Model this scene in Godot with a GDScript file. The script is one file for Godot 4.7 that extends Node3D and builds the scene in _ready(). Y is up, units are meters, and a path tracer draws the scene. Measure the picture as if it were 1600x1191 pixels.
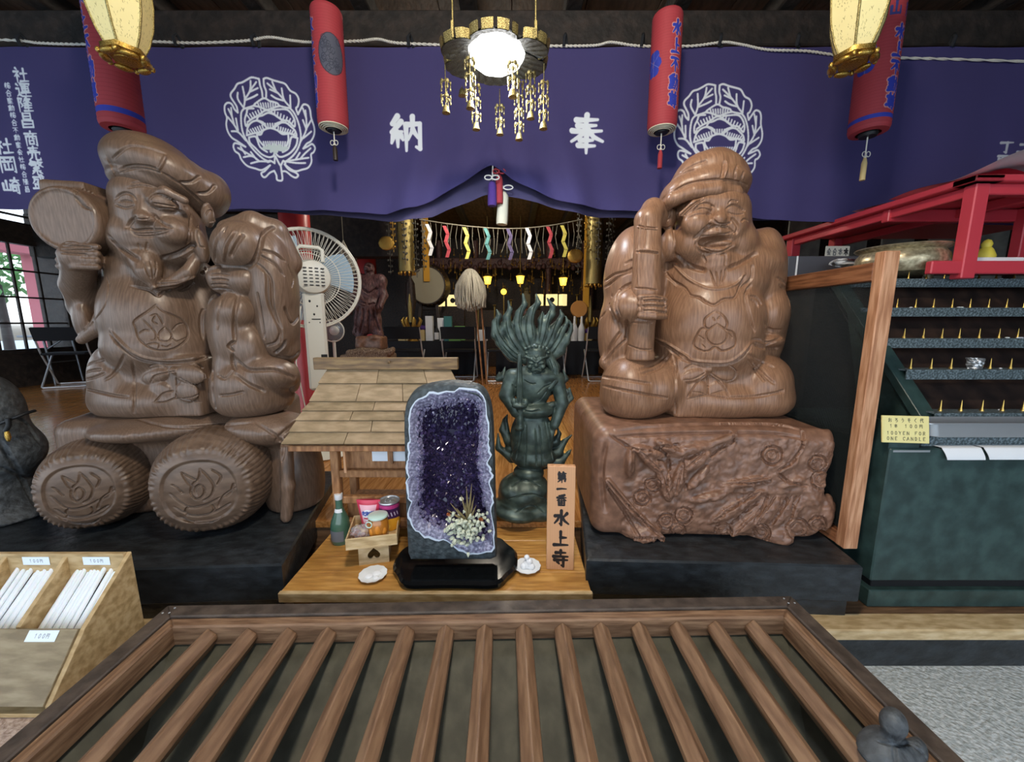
extends Node3D

# ---------------------------------------------------------------- camera numbers (photograph is 1600 x 1191)
const FOC := 600.0
const EYE := Vector3(0, 0.85, 0)
const PITCH := 8.67
var cam_basis := Basis(Vector3.RIGHT, deg_to_rad(-PITCH))
var rng := RandomNumberGenerator.new()
var FINE := 1.0                     # cell size factor of the carved figures

func _ready():
	rng.seed = 7
	set_camera_and_light()
	make_materials()
	build_shell()
	build_curtain()
	build_lanterns()
	build_chandelier()
	build_altar_hall()
	build_left_room()
	build_plinths()
	build_left_statue()
	build_right_statue()
	build_table_things()
	build_deity()
	build_candle_stand()
	build_red_rack()
	build_fan()
	build_candle_box()
	build_offering_box()

func set_camera_and_light():
	var cam := Camera3D.new()
	cam.name = "camera"
	cam.fov = rad_to_deg(2.0 * atan(595.5 / FOC))
	cam.near = 0.05
	cam.far = 200.0
	cam.transform = Transform3D(cam_basis, EYE)
	add_child(cam)
	cam.current = true
	var e := Environment.new()
	e.background_mode = Environment.BG_SKY
	var sky := Sky.new()
	var ps := ProceduralSkyMaterial.new()
	ps.sky_top_color = Color(0.78, 0.86, 0.95)
	ps.sky_horizon_color = Color(0.94, 0.96, 0.98)
	ps.ground_horizon_color = Color(0.62, 0.63, 0.62)
	ps.ground_bottom_color = Color(0.5, 0.5, 0.48)
	ps.sky_energy_multiplier = 1.45
	ps.ground_energy_multiplier = 1.0
	sky.sky_material = ps
	e.sky = sky
	e.tonemap_mode = Environment.TONE_MAPPER_LINEAR
	e.tonemap_exposure = 1.45
	e.sdfgi_enabled = true
	e.ssao_enabled = true
	e.ssil_enabled = true
	var we := WorldEnvironment.new()
	we.name = "world_environment"
	we.environment = e
	add_child(we)

# ---------------------------------------------------------------- pixels of the photograph to points of the room
func ray(px: float, py: float) -> Vector3:
	return cam_basis * Vector3((px - 800.0) / FOC, (595.5 - py) / FOC, -1.0)

func at(px: float, py: float, depth: float) -> Vector3:      # on the upright plane `depth` metres ahead
	var r := ray(px, py)
	return EYE + r * (depth / -r.z)

func on(px: float, py: float, height: float) -> Vector3:     # on the level plane at that height
	var r := ray(px, py)
	return EYE + r * ((height - EYE.y) / r.y)

func scale_at(p: Vector3) -> float:                            # metres per pixel at a point
	return -(cam_basis.inverse() * (p - EYE)).z / FOC

func seen_at(p: Vector3) -> Vector2:
	var q := cam_basis.inverse() * (p - EYE)
	return Vector2(800.0 + FOC * q.x / -q.z, 595.5 - FOC * q.y / -q.z)

func pl(s: String) -> PackedVector2Array:                      # "x y x y ..." to points
	var f := s.split_floats(" ", false)
	var o := PackedVector2Array()
	for i in range(0, f.size() - 1, 2):
		o.append(Vector2(f[i], f[i + 1]))
	return o

func curve2(p: PackedVector2Array, each := 4, closed := false) -> PackedVector2Array:
	var o := PackedVector2Array()
	var n := p.size()
	if n < 3:
		return p
	for i in (n if closed else n - 1):
		var a = p[(i - 1 + n) % n] if closed or i > 0 else p[0]
		var b = p[i]
		var c = p[(i + 1) % n]
		var d = p[(i + 2) % n] if closed or i + 2 < n else p[n - 1]
		for k in each:
			o.append(b.cubic_interpolate(c, a, d, float(k) / each))
	if not closed:
		o.append(p[n - 1])
	return o

# ---------------------------------------------------------------- naming
func tag(o: Node, label := "", category := "", group := "", kind := ""):
	if label: o.set_meta("label", label)
	if category: o.set_meta("category", category)
	if group: o.set_meta("group", group)
	if kind: o.set_meta("kind", kind)
	return o

var used := {}
func numbered(called: String, parent: Node) -> String:
	var key := str(parent.get_instance_id()) + called
	used[key] = used.get(key, -1) + 1
	return called if used[key] == 0 else "%s_%03d" % [called, used[key]]

func base(called: String, at_: Vector3, label := "", category := "", group := "", kind := "") -> Node3D:
	var o := Node3D.new()
	o.name = numbered(called, self)
	o.position = at_
	add_child(o)
	tag(o, label, category, group, kind)
	return o

func world_of(n: Node3D) -> Transform3D:
	var t := n.transform
	var p := n.get_parent()
	while p is Node3D and p != self:
		t = p.transform * t
		p = p.get_parent()
	return t

func part(parent: Node3D, called: String, m: MB, mat: Material, label := "") -> MeshInstance3D:
	var o := MeshInstance3D.new()
	o.name = numbered(called, parent)
	var inv := world_of(parent).affine_inverse() if parent != self else Transform3D()
	o.mesh = m.done(inv)
	o.material_override = null
	(o.mesh as ArrayMesh).surface_set_material(0, mat)
	parent.add_child(o)
	if label: o.set_meta("label", label)
	return o

func one(called: String, m: MB, mat: Material, label: String, category: String, group := "", kind := "") -> MeshInstance3D:
	var b := m.bounds()
	var p := Vector3(b.get_center().x, b.position.y, b.get_center().z)
	var o := MeshInstance3D.new()
	o.name = numbered(called, self)
	o.position = p
	o.mesh = m.done(Transform3D(Basis(), -p))
	(o.mesh as ArrayMesh).surface_set_material(0, mat)
	add_child(o)
	return tag(o, label, category, group, kind)

func struct(called: String, m: MB, mat: Material) -> MeshInstance3D:
	return one(called, m, mat, "", "", "", "structure")

func copy_of(o: Node3D, pos: Vector3, turn := 0.0, label := "", group := "") -> Node3D:
	var c: Node3D = o.duplicate()
	var stem: String = o.name
	c.name = numbered(stem.trim_suffix("_000"), self)
	add_child(c)
	c.position = pos
	c.rotation.y = turn
	if label: c.set_meta("label", label)
	if group: c.set_meta("group", group)
	return c

# ---------------------------------------------------------------- mesh builder
class MB:
	var v := PackedVector3Array()
	var n := PackedVector3Array()
	var uv := PackedVector2Array()
	var col := PackedColorArray()
	var ix := PackedInt32Array()
	var tint := Color.WHITE
	var tinted := false

	func bounds() -> AABB:
		var b := AABB(v[0], Vector3.ZERO)
		for p in v:
			b = b.expand(p)
		return b

	func add(p: Vector3, nn: Vector3, t := Vector2.ZERO) -> int:
		v.append(p); n.append(nn); uv.append(t)
		if tinted: col.append(tint)
		return v.size() - 1

	func tri(a: int, b: int, c: int):
		var g := (v[b] - v[a]).cross(v[c] - v[a])
		if g.dot(n[a] + n[b] + n[c]) > 0.0:      # clockwise from outside
			ix.append(a); ix.append(c); ix.append(b)
		else:
			ix.append(a); ix.append(b); ix.append(c)

	func poly(pts: PackedVector3Array, nn: Vector3, uvs := PackedVector2Array()):   # flat and convex
		var s := v.size()
		for i in pts.size():
			add(pts[i], nn, uvs[i] if uvs.size() > i else Vector2.ZERO)
		for i in range(1, pts.size() - 1):
			tri(s, s + i, s + i + 1)

	func flat(pts: PackedVector3Array, out: Vector3, uvs := PackedVector2Array()):
		var g := (pts[1] - pts[0]).cross(pts[2] - pts[0]).normalized()
		poly(pts, g if g.dot(out) > 0 else -g, uvs)

	func box(c: Vector3, s: Vector3, b := Basis(), bev := 0.003):
		var h := s * 0.5
		bev = min(bev, min(h.x, min(h.y, h.z)) * 0.6)
		var hi := h - Vector3.ONE * bev
		var ax := [Vector3.RIGHT, Vector3.UP, Vector3.BACK]
		for i in 3:
			var j := (i + 1) % 3
			var k := (i + 2) % 3
			for sg in [-1.0, 1.0]:
				var f: Vector3 = ax[i] * h[i] * sg
				var u: Vector3 = ax[j] * hi[j]
				var w: Vector3 = ax[k] * hi[k]
				poly([c + b * (f - u - w), c + b * (f + u - w), c + b * (f + u + w), c + b * (f - u + w)], (b * (ax[i] * sg)).normalized(), [Vector2(0, 0), Vector2(1, 0), Vector2(1, 1), Vector2(0, 1)])
				for sk in [-1.0, 1.0]:                       # edges between axis i and axis j, running along k
					var p1: Vector3 = ax[i] * h[i] * sg + ax[j] * hi[j] * sk
					var p2: Vector3 = ax[i] * hi[i] * sg + ax[j] * h[j] * sk
					poly([c + b * (p1 - w), c + b * (p1 + w), c + b * (p2 + w), c + b * (p2 - w)], (b * (ax[i] * sg + ax[j] * sk)).normalized())
		for q in 8:
			var sx := 1.0 if q & 1 else -1.0
			var sy := 1.0 if q & 2 else -1.0
			var sz := 1.0 if q & 4 else -1.0
			poly([c + b * Vector3(h.x * sx, hi.y * sy, hi.z * sz), c + b * Vector3(hi.x * sx, h.y * sy, hi.z * sz), c + b * Vector3(hi.x * sx, hi.y * sy, h.z * sz)], (b * Vector3(sx, sy, sz)).normalized())

	func slab(lo: Vector3, hi: Vector3, bev := 0.003):
		box((lo + hi) * 0.5, (hi - lo).abs(), Basis(), bev)

	func bar(a: Vector3, b: Vector3, w: float, h: float, up := Vector3.UP, bev := 0.002):
		var y := (b - a).normalized()
		var x := up.cross(y)
		if x.length() < 0.01: x = Vector3.RIGHT.cross(y)
		x = x.normalized()
		box((a + b) * 0.5, Vector3(w, (b - a).length(), h), Basis(x, y, x.cross(y)), bev)

	func tube(pts: PackedVector3Array, r, sides := 8, cap := true):
		var cnt := pts.size()
		var t0 := (pts[1] - pts[0]).normalized()
		var x := t0.cross(Vector3.UP)
		if x.length() < 0.1: x = t0.cross(Vector3.RIGHT)
		x = x.normalized()
		var s := v.size()
		var run := 0.0
		for i in cnt:
			var t := (pts[min(i + 1, cnt - 1)] - pts[max(i - 1, 0)]).normalized()
			x = (x - t * t.dot(x)).normalized()
			var y := t.cross(x)
			var rr: float = r if typeof(r) == TYPE_FLOAT else r[i]
			if i > 0: run += (pts[i] - pts[i - 1]).length()
			for k in sides + 1:
				var a := TAU * k / sides
				var d := x * cos(a) + y * sin(a)
				add(pts[i] + d * rr, d, Vector2(float(k) / sides, run))
		for i in cnt - 1:
			for k in sides:
				var p := s + i * (sides + 1) + k
				tri(p, p + 1, p + sides + 2)
				tri(p, p + sides + 2, p + sides + 1)
		if cap:
			for e in [0, cnt - 1]:
				var o: Vector3 = (pts[0] - pts[1]).normalized() if e == 0 else (pts[cnt - 1] - pts[cnt - 2]).normalized()
				var q := PackedVector3Array()
				for k in sides:
					q.append(v[s + e * (sides + 1) + k])
				poly(q, o)

	func rod(a: Vector3, b: Vector3, ra: float, rb := -1.0, sides := 10):
		tube([a, b], [ra, rb if rb >= 0.0 else ra], sides)

	func lathe(xf: Transform3D, prof: PackedVector2Array, sides := 24, a0 := 0.0, a1 := TAU, wob := 0.0, lobes := 0):
		var nb := xf.basis.inverse().transposed()
		var run := 0.0
		for i in prof.size() - 1:
			var p := prof[i]
			var q := prof[i + 1]
			if p.distance_to(q) < 1e-6: continue
			var nr := Vector2(q.y - p.y, p.x - q.x).normalized()
			var pn := nr
			var qn := nr
			if i > 0:
				var o := prof[i - 1]
				var m := Vector2(p.y - o.y, o.x - p.x).normalized()
				if m.dot(nr) > 0.75: pn = (m + nr).normalized()
			if i + 2 < prof.size():
				var o2 := prof[i + 2]
				var m2 := Vector2(o2.y - q.y, q.x - o2.x).normalized()
				if m2.dot(nr) > 0.75: qn = (m2 + nr).normalized()
			var s := v.size()
			for k in sides + 1:
				var a := a0 + (a1 - a0) * k / sides
				var c := cos(a)
				var sn := sin(a)
				var w := 1.0 + wob * cos(a * lobes)
				add(xf * Vector3(c * p.x * w, p.y, sn * p.x * w), (nb * Vector3(c * pn.x, pn.y, sn * pn.x)).normalized(), Vector2(float(k) / sides, run))
				add(xf * Vector3(c * q.x * w, q.y, sn * q.x * w), (nb * Vector3(c * qn.x, qn.y, sn * qn.x)).normalized(), Vector2(float(k) / sides, run + p.distance_to(q)))
			run += p.distance_to(q)
			for k in sides:
				var b := s + k * 2
				tri(b, b + 1, b + 3)
				tri(b, b + 3, b + 2)

	func ball(c: Vector3, r: Vector3, b := Basis(), sides := 14):
		var prof := PackedVector2Array()
		var rows := maxi(4, sides / 2)
		for i in rows + 1:
			var a := -PI / 2 + PI * i / rows
			prof.append(Vector2(max(cos(a), 0.0), sin(a)))
		var s := v.size()
		var nb := b
		for i in rows + 1:
			for k in sides + 1:
				var a := TAU * k / sides
				var d := Vector3(prof[i].x * cos(a), prof[i].y, prof[i].x * sin(a))
				add(c + b * (d * r), (b * (d / r)).normalized(), Vector2(float(k) / sides, float(i) / rows))
		for i in rows:
			for k in sides:
				var p := s + i * (sides + 1) + k
				if i > 0: tri(p, p + 1, p + sides + 2)
				if i < rows - 1: tri(p, p + sides + 2, p + sides + 1)

	func prism(p2: PackedVector2Array, xf: Transform3D, depth: float, bev := 0.0):   # outline in x,y; front at z = 0, back at z = -depth
		var p := p2
		if Geometry2D.is_polygon_clockwise(p):
			p.reverse()
		var inner := p
		if bev > 0.0:
			inner = PackedVector2Array()
			var m := p.size()
			for i in m:
				var e1 := (p[i] - p[(i - 1 + m) % m]).normalized()
				var e2 := (p[(i + 1) % m] - p[i]).normalized()
				var nn := (Vector2(-e1.y, e1.x) + Vector2(-e2.y, e2.x))
				nn = nn.normalized() / max(0.5, nn.normalized().dot(Vector2(-e1.y, e1.x)))
				inner.append(p[i] + nn * bev)
		var t := Geometry2D.triangulate_polygon(inner)
		var fb := xf.basis
		for side in [0, 1]:
			var s := v.size()
			var nn := (fb * Vector3(0, 0, 1 if side == 0 else -1)).normalized()
			for q in inner:
				add(xf * Vector3(q.x, q.y, 0.0 if side == 0 else -depth), nn, Vector2(q.x, q.y))
			for i in range(0, t.size(), 3):
				tri(s + t[i], s + t[i + 1], s + t[i + 2])
		var m2 := p.size()
		for i in m2:
			var a := p[i]
			var b := p[(i + 1) % m2]
			var ia := inner[i]
			var ib := inner[(i + 1) % m2]
			var o := Vector3(b.y - a.y, a.x - b.x, 0)
			poly([xf * Vector3(a.x, a.y, -bev), xf * Vector3(b.x, b.y, -bev), xf * Vector3(b.x, b.y, -depth + bev), xf * Vector3(a.x, a.y, -depth + bev)], (fb * o).normalized())
			if bev > 0.0:
				poly([xf * Vector3(a.x, a.y, -bev), xf * Vector3(b.x, b.y, -bev), xf * Vector3(ib.x, ib.y, 0), xf * Vector3(ia.x, ia.y, 0)], (fb * (o.normalized() + Vector3(0, 0, 1))).normalized())
				poly([xf * Vector3(a.x, a.y, -depth + bev), xf * Vector3(b.x, b.y, -depth + bev), xf * Vector3(ib.x, ib.y, -depth), xf * Vector3(ia.x, ia.y, -depth)], (fb * (o.normalized() - Vector3(0, 0, 1))).normalized())

	func sheet(nu: int, nv: int, f: Callable, thick := 0.0):
		var s := v.size()
		for j in nv + 1:
			for i in nu + 1:
				var u := float(i) / nu
				var w := float(j) / nv
				var p: Vector3 = f.call(u, w)
				var e := 0.002
				var du: Vector3 = f.call(min(u + e, 1.0), w) - f.call(max(u - e, 0.0), w)
				var dv: Vector3 = f.call(u, min(w + e, 1.0)) - f.call(u, max(w - e, 0.0))
				add(p, du.cross(dv).normalized(), Vector2(u, w))
		for j in nv:
			for i in nu:
				var p := s + j * (nu + 1) + i
				tri(p, p + 1, p + nu + 2)
				tri(p, p + nu + 2, p + nu + 1)
		if thick > 0.0:
			var s2 := v.size()
			for k in range(s, s2):
				add(v[k] - n[k] * thick, -n[k], uv[k])
			for j in nv:
				for i in nu:
					var p := s2 + j * (nu + 1) + i
					tri(p, p + 1, p + nu + 2)
					tri(p, p + nu + 2, p + nu + 1)

	func join(o: MB, xf := Transform3D()):
		var s := v.size()
		for i in o.v.size():
			add(xf * o.v[i], (xf.basis * o.n[i]).normalized(), o.uv[i])
		for i in o.ix:
			ix.append(i + s)

	func done(xf := Transform3D()) -> ArrayMesh:
		var a := []
		a.resize(Mesh.ARRAY_MAX)
		a[Mesh.ARRAY_VERTEX] = xf * v
		var nn := PackedVector3Array()
		if xf.basis.is_equal_approx(Basis()):
			nn = n
		else:
			var nb := xf.basis.inverse().transposed()
			for q in n:
				nn.append((nb * q).normalized())
		a[Mesh.ARRAY_NORMAL] = nn
		a[Mesh.ARRAY_TEX_UV] = uv
		if tinted: a[Mesh.ARRAY_COLOR] = col
		a[Mesh.ARRAY_INDEX] = ix
		var m := ArrayMesh.new()
		m.add_surface_from_arrays(Mesh.PRIMITIVE_TRIANGLES, a)
		return m

# ---------------------------------------------------------------- carving: smooth unions meshed as surface nets, then chisel strokes
class Carve:
	var T := PackedInt32Array()
	var X: Array[Transform3D] = []
	var R := PackedVector3Array()
	var K := PackedFloat32Array()
	var S := PackedByteArray()
	var C := PackedVector3Array()
	var cell := 0.006
	var lo := Vector3.ZERO
	var bn := Vector3i.ZERO
	var field: Array = []
	var bv: Array = []
	var bm: Array = []
	var bq: Array = []
	var off := PackedInt32Array()
	var v := PackedVector3Array()
	var n := PackedVector3Array()
	var ix := PackedInt32Array()

	func ell(c: Vector3, r: Vector3, b := Basis(), k := 0.02, cut := false):
		T.append(0); X.append(Transform3D(b, c).affine_inverse()); R.append(r); K.append(k); S.append(1 if cut else 0); C.append(c)

	func cap(a: Vector3, b: Vector3, ra: float, rb: float, k := 0.02, cut := false):
		var y := (b - a).normalized()
		var x := y.cross(Vector3(0.31, 0.2, 0.93)).normalized()
		T.append(1); X.append(Transform3D(Basis(x, y, x.cross(y)), a).affine_inverse()); R.append(Vector3(ra, (b - a).length(), rb)); K.append(k); S.append(1 if cut else 0); C.append((a + b) * 0.5)

	func box(c: Vector3, h: Vector3, b := Basis(), k := 0.02, cut := false):      # rounded by k
		T.append(2); X.append(Transform3D(b, c).affine_inverse()); R.append(h); K.append(k); S.append(1 if cut else 0); C.append(c)

	func cyl(c: Vector3, h: Vector3, b := Basis(), k := 0.01, cut := false):      # radius h.x, half length h.y along y
		T.append(3); X.append(Transform3D(b, c).affine_inverse()); R.append(h); K.append(k); S.append(1 if cut else 0); C.append(c)

	func chain(p: PackedVector3Array, r: Array, k := 0.02):
		for i in p.size() - 1:
			cap(p[i], p[i + 1], r[i], r[i + 1], k)

	func shape(i: int, p: Vector3) -> float:
		var q := X[i] * p
		var r := R[i]
		match T[i]:
			0:
				var a := q / r
				var k0 := a.length()
				var k1 := (a / r).length()
				return k0 * (k0 - 1.0) / k1 if k1 > 1e-6 else -minf(r.x, minf(r.y, r.z))
			1:
				var t := clampf(q.y / r.y, 0.0, 1.0)
				q.y -= t * r.y
				return q.length() - lerpf(r.x, r.z, t)
			2:
				var k := minf(K[i], minf(r.x, minf(r.y, r.z)) * 0.95)
				var d := q.abs() - r + Vector3(k, k, k)
				return d.max(Vector3.ZERO).length() + minf(maxf(d.x, maxf(d.y, d.z)), 0.0) - k
		var k2 := minf(K[i], minf(r.x, r.y) * 0.95)
		var e := Vector2(Vector2(q.x, q.z).length() - r.x + k2, absf(q.y) - r.y + k2)
		return e.max(Vector2.ZERO).length() + minf(maxf(e.x, e.y), 0.0) - k2

	func ev(p: Vector3, ids: PackedInt32Array) -> float:
		var d := 1e3
		for i in ids:
			var e := shape(i, p)
			var k := K[i]
			if S[i]:
				e = -e
				var h2 := clampf(0.5 - 0.5 * (d - e) / k, 0.0, 1.0)
				d = lerpf(d, e, h2) + k * h2 * (1.0 - h2)
			elif e < d + k:
				var h := clampf(0.5 + 0.5 * (d - e) / k, 0.0, 1.0)
				d = lerpf(d, e, h) - k * h * (1.0 - h)
		return d

	func block(b: int):
		var bx := b % bn.x
		var by := (b / bn.x) % bn.y
		var bz := b / (bn.x * bn.y)
		var o := lo + Vector3(bx, by, bz) * (8.0 * cell)
		var mid := o + Vector3.ONE * (4.0 * cell)
		var half := 7.0 * cell
		var ids := PackedInt32Array()
		for i in T.size():
			if shape(i, mid) < half * 1.6 + K[i] * 1.5: ids.append(i)
		if ids.is_empty(): return
		if absf(ev(mid, ids)) > half * 1.5 + 0.01: return
		var f := PackedFloat32Array()
		f.resize(729)
		var j := 0
		var neg := 0
		for z in 9:
			for y in 9:
				for x in 9:
					var d := ev(o + Vector3(x, y, z) * cell, ids)
					f[j] = d
					if d < 0.0: neg += 1
					j += 1
		if neg == 0 or neg == 729: return
		var vs := PackedVector3Array()
		var map := PackedInt32Array()
		map.resize(512)
		map.fill(-1)
		for z in 8:
			for y in 8:
				for x in 8:
					var q := (z * 9 + y) * 9 + x
					var c := [f[q], f[q + 1], f[q + 9], f[q + 10], f[q + 81], f[q + 82], f[q + 90], f[q + 91]]
					var m := 0
					for k in 8:
						if c[k] < 0.0: m |= 1 << k
					if m == 0 or m == 255: continue
					var s := Vector3.ZERO
					var cnt := 0
					for a in 8:
						for bit in [1, 2, 4]:
							var w: int = a ^ bit
							if w > a and ((m >> a) & 1) != ((m >> w) & 1):
								var t: float = c[a] / (c[a] - c[w])
								var pa := Vector3(a & 1, (a >> 1) & 1, (a >> 2) & 1)
								var pb := Vector3(w & 1, (w >> 1) & 1, (w >> 2) & 1)
								s += pa.lerp(pb, t)
								cnt += 1
					map[(z * 8 + y) * 8 + x] = vs.size()
					vs.append(o + (Vector3(x, y, z) + s / cnt) * cell)
		field[b] = f
		bv[b] = vs
		bm[b] = map

	func vid(x: int, y: int, z: int) -> int:
		if x < 0 or y < 0 or z < 0: return -1
		var b := ((z >> 3) * bn.y + (y >> 3)) * bn.x + (x >> 3)
		if b >= bm.size() or bm[b] == null: return -1
		var m: int = bm[b][((z & 7) * 8 + (y & 7)) * 8 + (x & 7)]
		return -1 if m < 0 else off[b] + m

	func faces(b: int):
		if field[b] == null: return
		var f: PackedFloat32Array = field[b]
		var gx := (b % bn.x) * 8
		var gy := ((b / bn.x) % bn.y) * 8
		var gz := (b / (bn.x * bn.y)) * 8
		var out := PackedInt32Array()
		for z in 8:
			for y in 8:
				for x in 8:
					var q := (z * 9 + y) * 9 + x
					var s := f[q] < 0.0
					for ax in 3:
						var q2: int = q + [1, 9, 81][ax]
						if (f[q2] < 0.0) == s: continue
						var X0 := gx + x
						var Y0 := gy + y
						var Z0 := gz + z
						var a: int
						var c: int
						var d: int
						var e := vid(X0, Y0, Z0)
						if ax == 0:
							a = vid(X0, Y0 - 1, Z0 - 1); c = vid(X0, Y0 - 1, Z0); d = vid(X0, Y0, Z0 - 1)
						elif ax == 1:
							a = vid(X0 - 1, Y0, Z0 - 1); c = vid(X0, Y0, Z0 - 1); d = vid(X0 - 1, Y0, Z0)
						else:
							a = vid(X0 - 1, Y0 - 1, Z0); c = vid(X0 - 1, Y0, Z0); d = vid(X0, Y0 - 1, Z0)
						if a < 0 or c < 0 or d < 0 or e < 0: continue
						if s:
							out.append_array([a, c, e, a, e, d])
						else:
							out.append_array([a, e, c, a, d, e])
		bq[b] = out

	func mesh_it(size: float):
		cell = size
		var big := AABB(C[0], Vector3.ZERO)
		for i in T.size():
			if S[i]: continue
			var r := R[i]
			var m := r.length() if T[i] != 1 else r.y * 0.5 + maxf(r.x, r.z)
			big = big.merge(AABB(C[i] - Vector3.ONE * m, Vector3.ONE * m * 2.0))
		big = big.grow(cell * 3.0)
		lo = big.position
		bn = Vector3i((big.size / (8.0 * cell)).ceil())
		var total := bn.x * bn.y * bn.z
		for a in [field, bv, bm, bq]: a.resize(total)
		var job := WorkerThreadPool.add_group_task(block, total)
		WorkerThreadPool.wait_for_group_task_completion(job)
		off.resize(total)
		for b in total:
			off[b] = v.size()
			if bv[b] != null: v.append_array(bv[b])
		job = WorkerThreadPool.add_group_task(faces, total)
		WorkerThreadPool.wait_for_group_task_completion(job)
		for b in total:
			if bq[b] != null: ix.append_array(bq[b])
		field.clear(); bv.clear(); bm.clear(); bq.clear()
		normals()

	func normals():
		n.resize(v.size())
		n.fill(Vector3.ZERO)
		for i in range(0, ix.size(), 3):
			var a := v[ix[i]]
			var g := (v[ix[i + 2]] - a).cross(v[ix[i + 1]] - a)
			n[ix[i]] += g
			n[ix[i + 1]] += g
			n[ix[i + 2]] += g
		for i in n.size():
			n[i] = n[i].normalized()

	func builder() -> MB:
		var m := MB.new()
		m.v = v
		m.n = n
		m.ix = ix
		m.uv.resize(v.size())
		return m

# Splits every edge whose two ends are marked, so that strokes find enough vertices to cut into.
func refine(c: Carve, marked: PackedByteArray):
	var mid := {}
	var out := PackedInt32Array()
	var base_n := c.v.size()
	for i in range(0, c.ix.size(), 3):
		var t := [c.ix[i], c.ix[i + 1], c.ix[i + 2]]
		var hit := 0
		for k in 3:
			if marked[t[k]]: hit += 1
		if hit < 2:
			out.append(t[0]); out.append(t[1]); out.append(t[2])
			continue
		var m := [-1, -1, -1]
		for k in 3:
			var a: int = t[k]
			var b: int = t[(k + 1) % 3]
			if marked[a] and marked[b]:
				var key := mini(a, b) * 16777216 + maxi(a, b)
				var got: int = mid.get(key, -1)
				if got < 0:
					got = c.v.size()
					mid[key] = got
					c.v.append((c.v[a] + c.v[b]) * 0.5)
					c.n.append((c.n[a] + c.n[b]).normalized())
				m[k] = got
		if hit == 3:
			out.append_array([t[0], m[0], m[2], m[0], t[1], m[1], m[2], m[1], t[2], m[0], m[1], m[2]])
		else:
			for k in 3:
				if m[k] >= 0:
					out.append_array([t[k], m[k], t[(k + 2) % 3], m[k], t[(k + 1) % 3], t[(k + 2) % 3]])
	c.ix = out

class Bins:      # vertices sorted into cubes of side g
	var g := 0.012
	var lo := Vector3.ZERO
	var dim := Vector3i.ONE
	var head := PackedInt32Array()
	var next := PackedInt32Array()
	func _init(v: PackedVector3Array):
		var bb := AABB(v[0], Vector3.ZERO)
		for p in v: bb = bb.expand(p)
		lo = bb.position
		dim = Vector3i((bb.size / g).floor()) + Vector3i.ONE
		head.resize(dim.x * dim.y * dim.z)
		head.fill(-1)
		next.resize(v.size())
		for i in v.size():
			var q := Vector3i((v[i] - lo) / g)
			var h := (q.z * dim.y + q.y) * dim.x + q.x
			next[i] = head[h]
			head[h] = i

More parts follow.
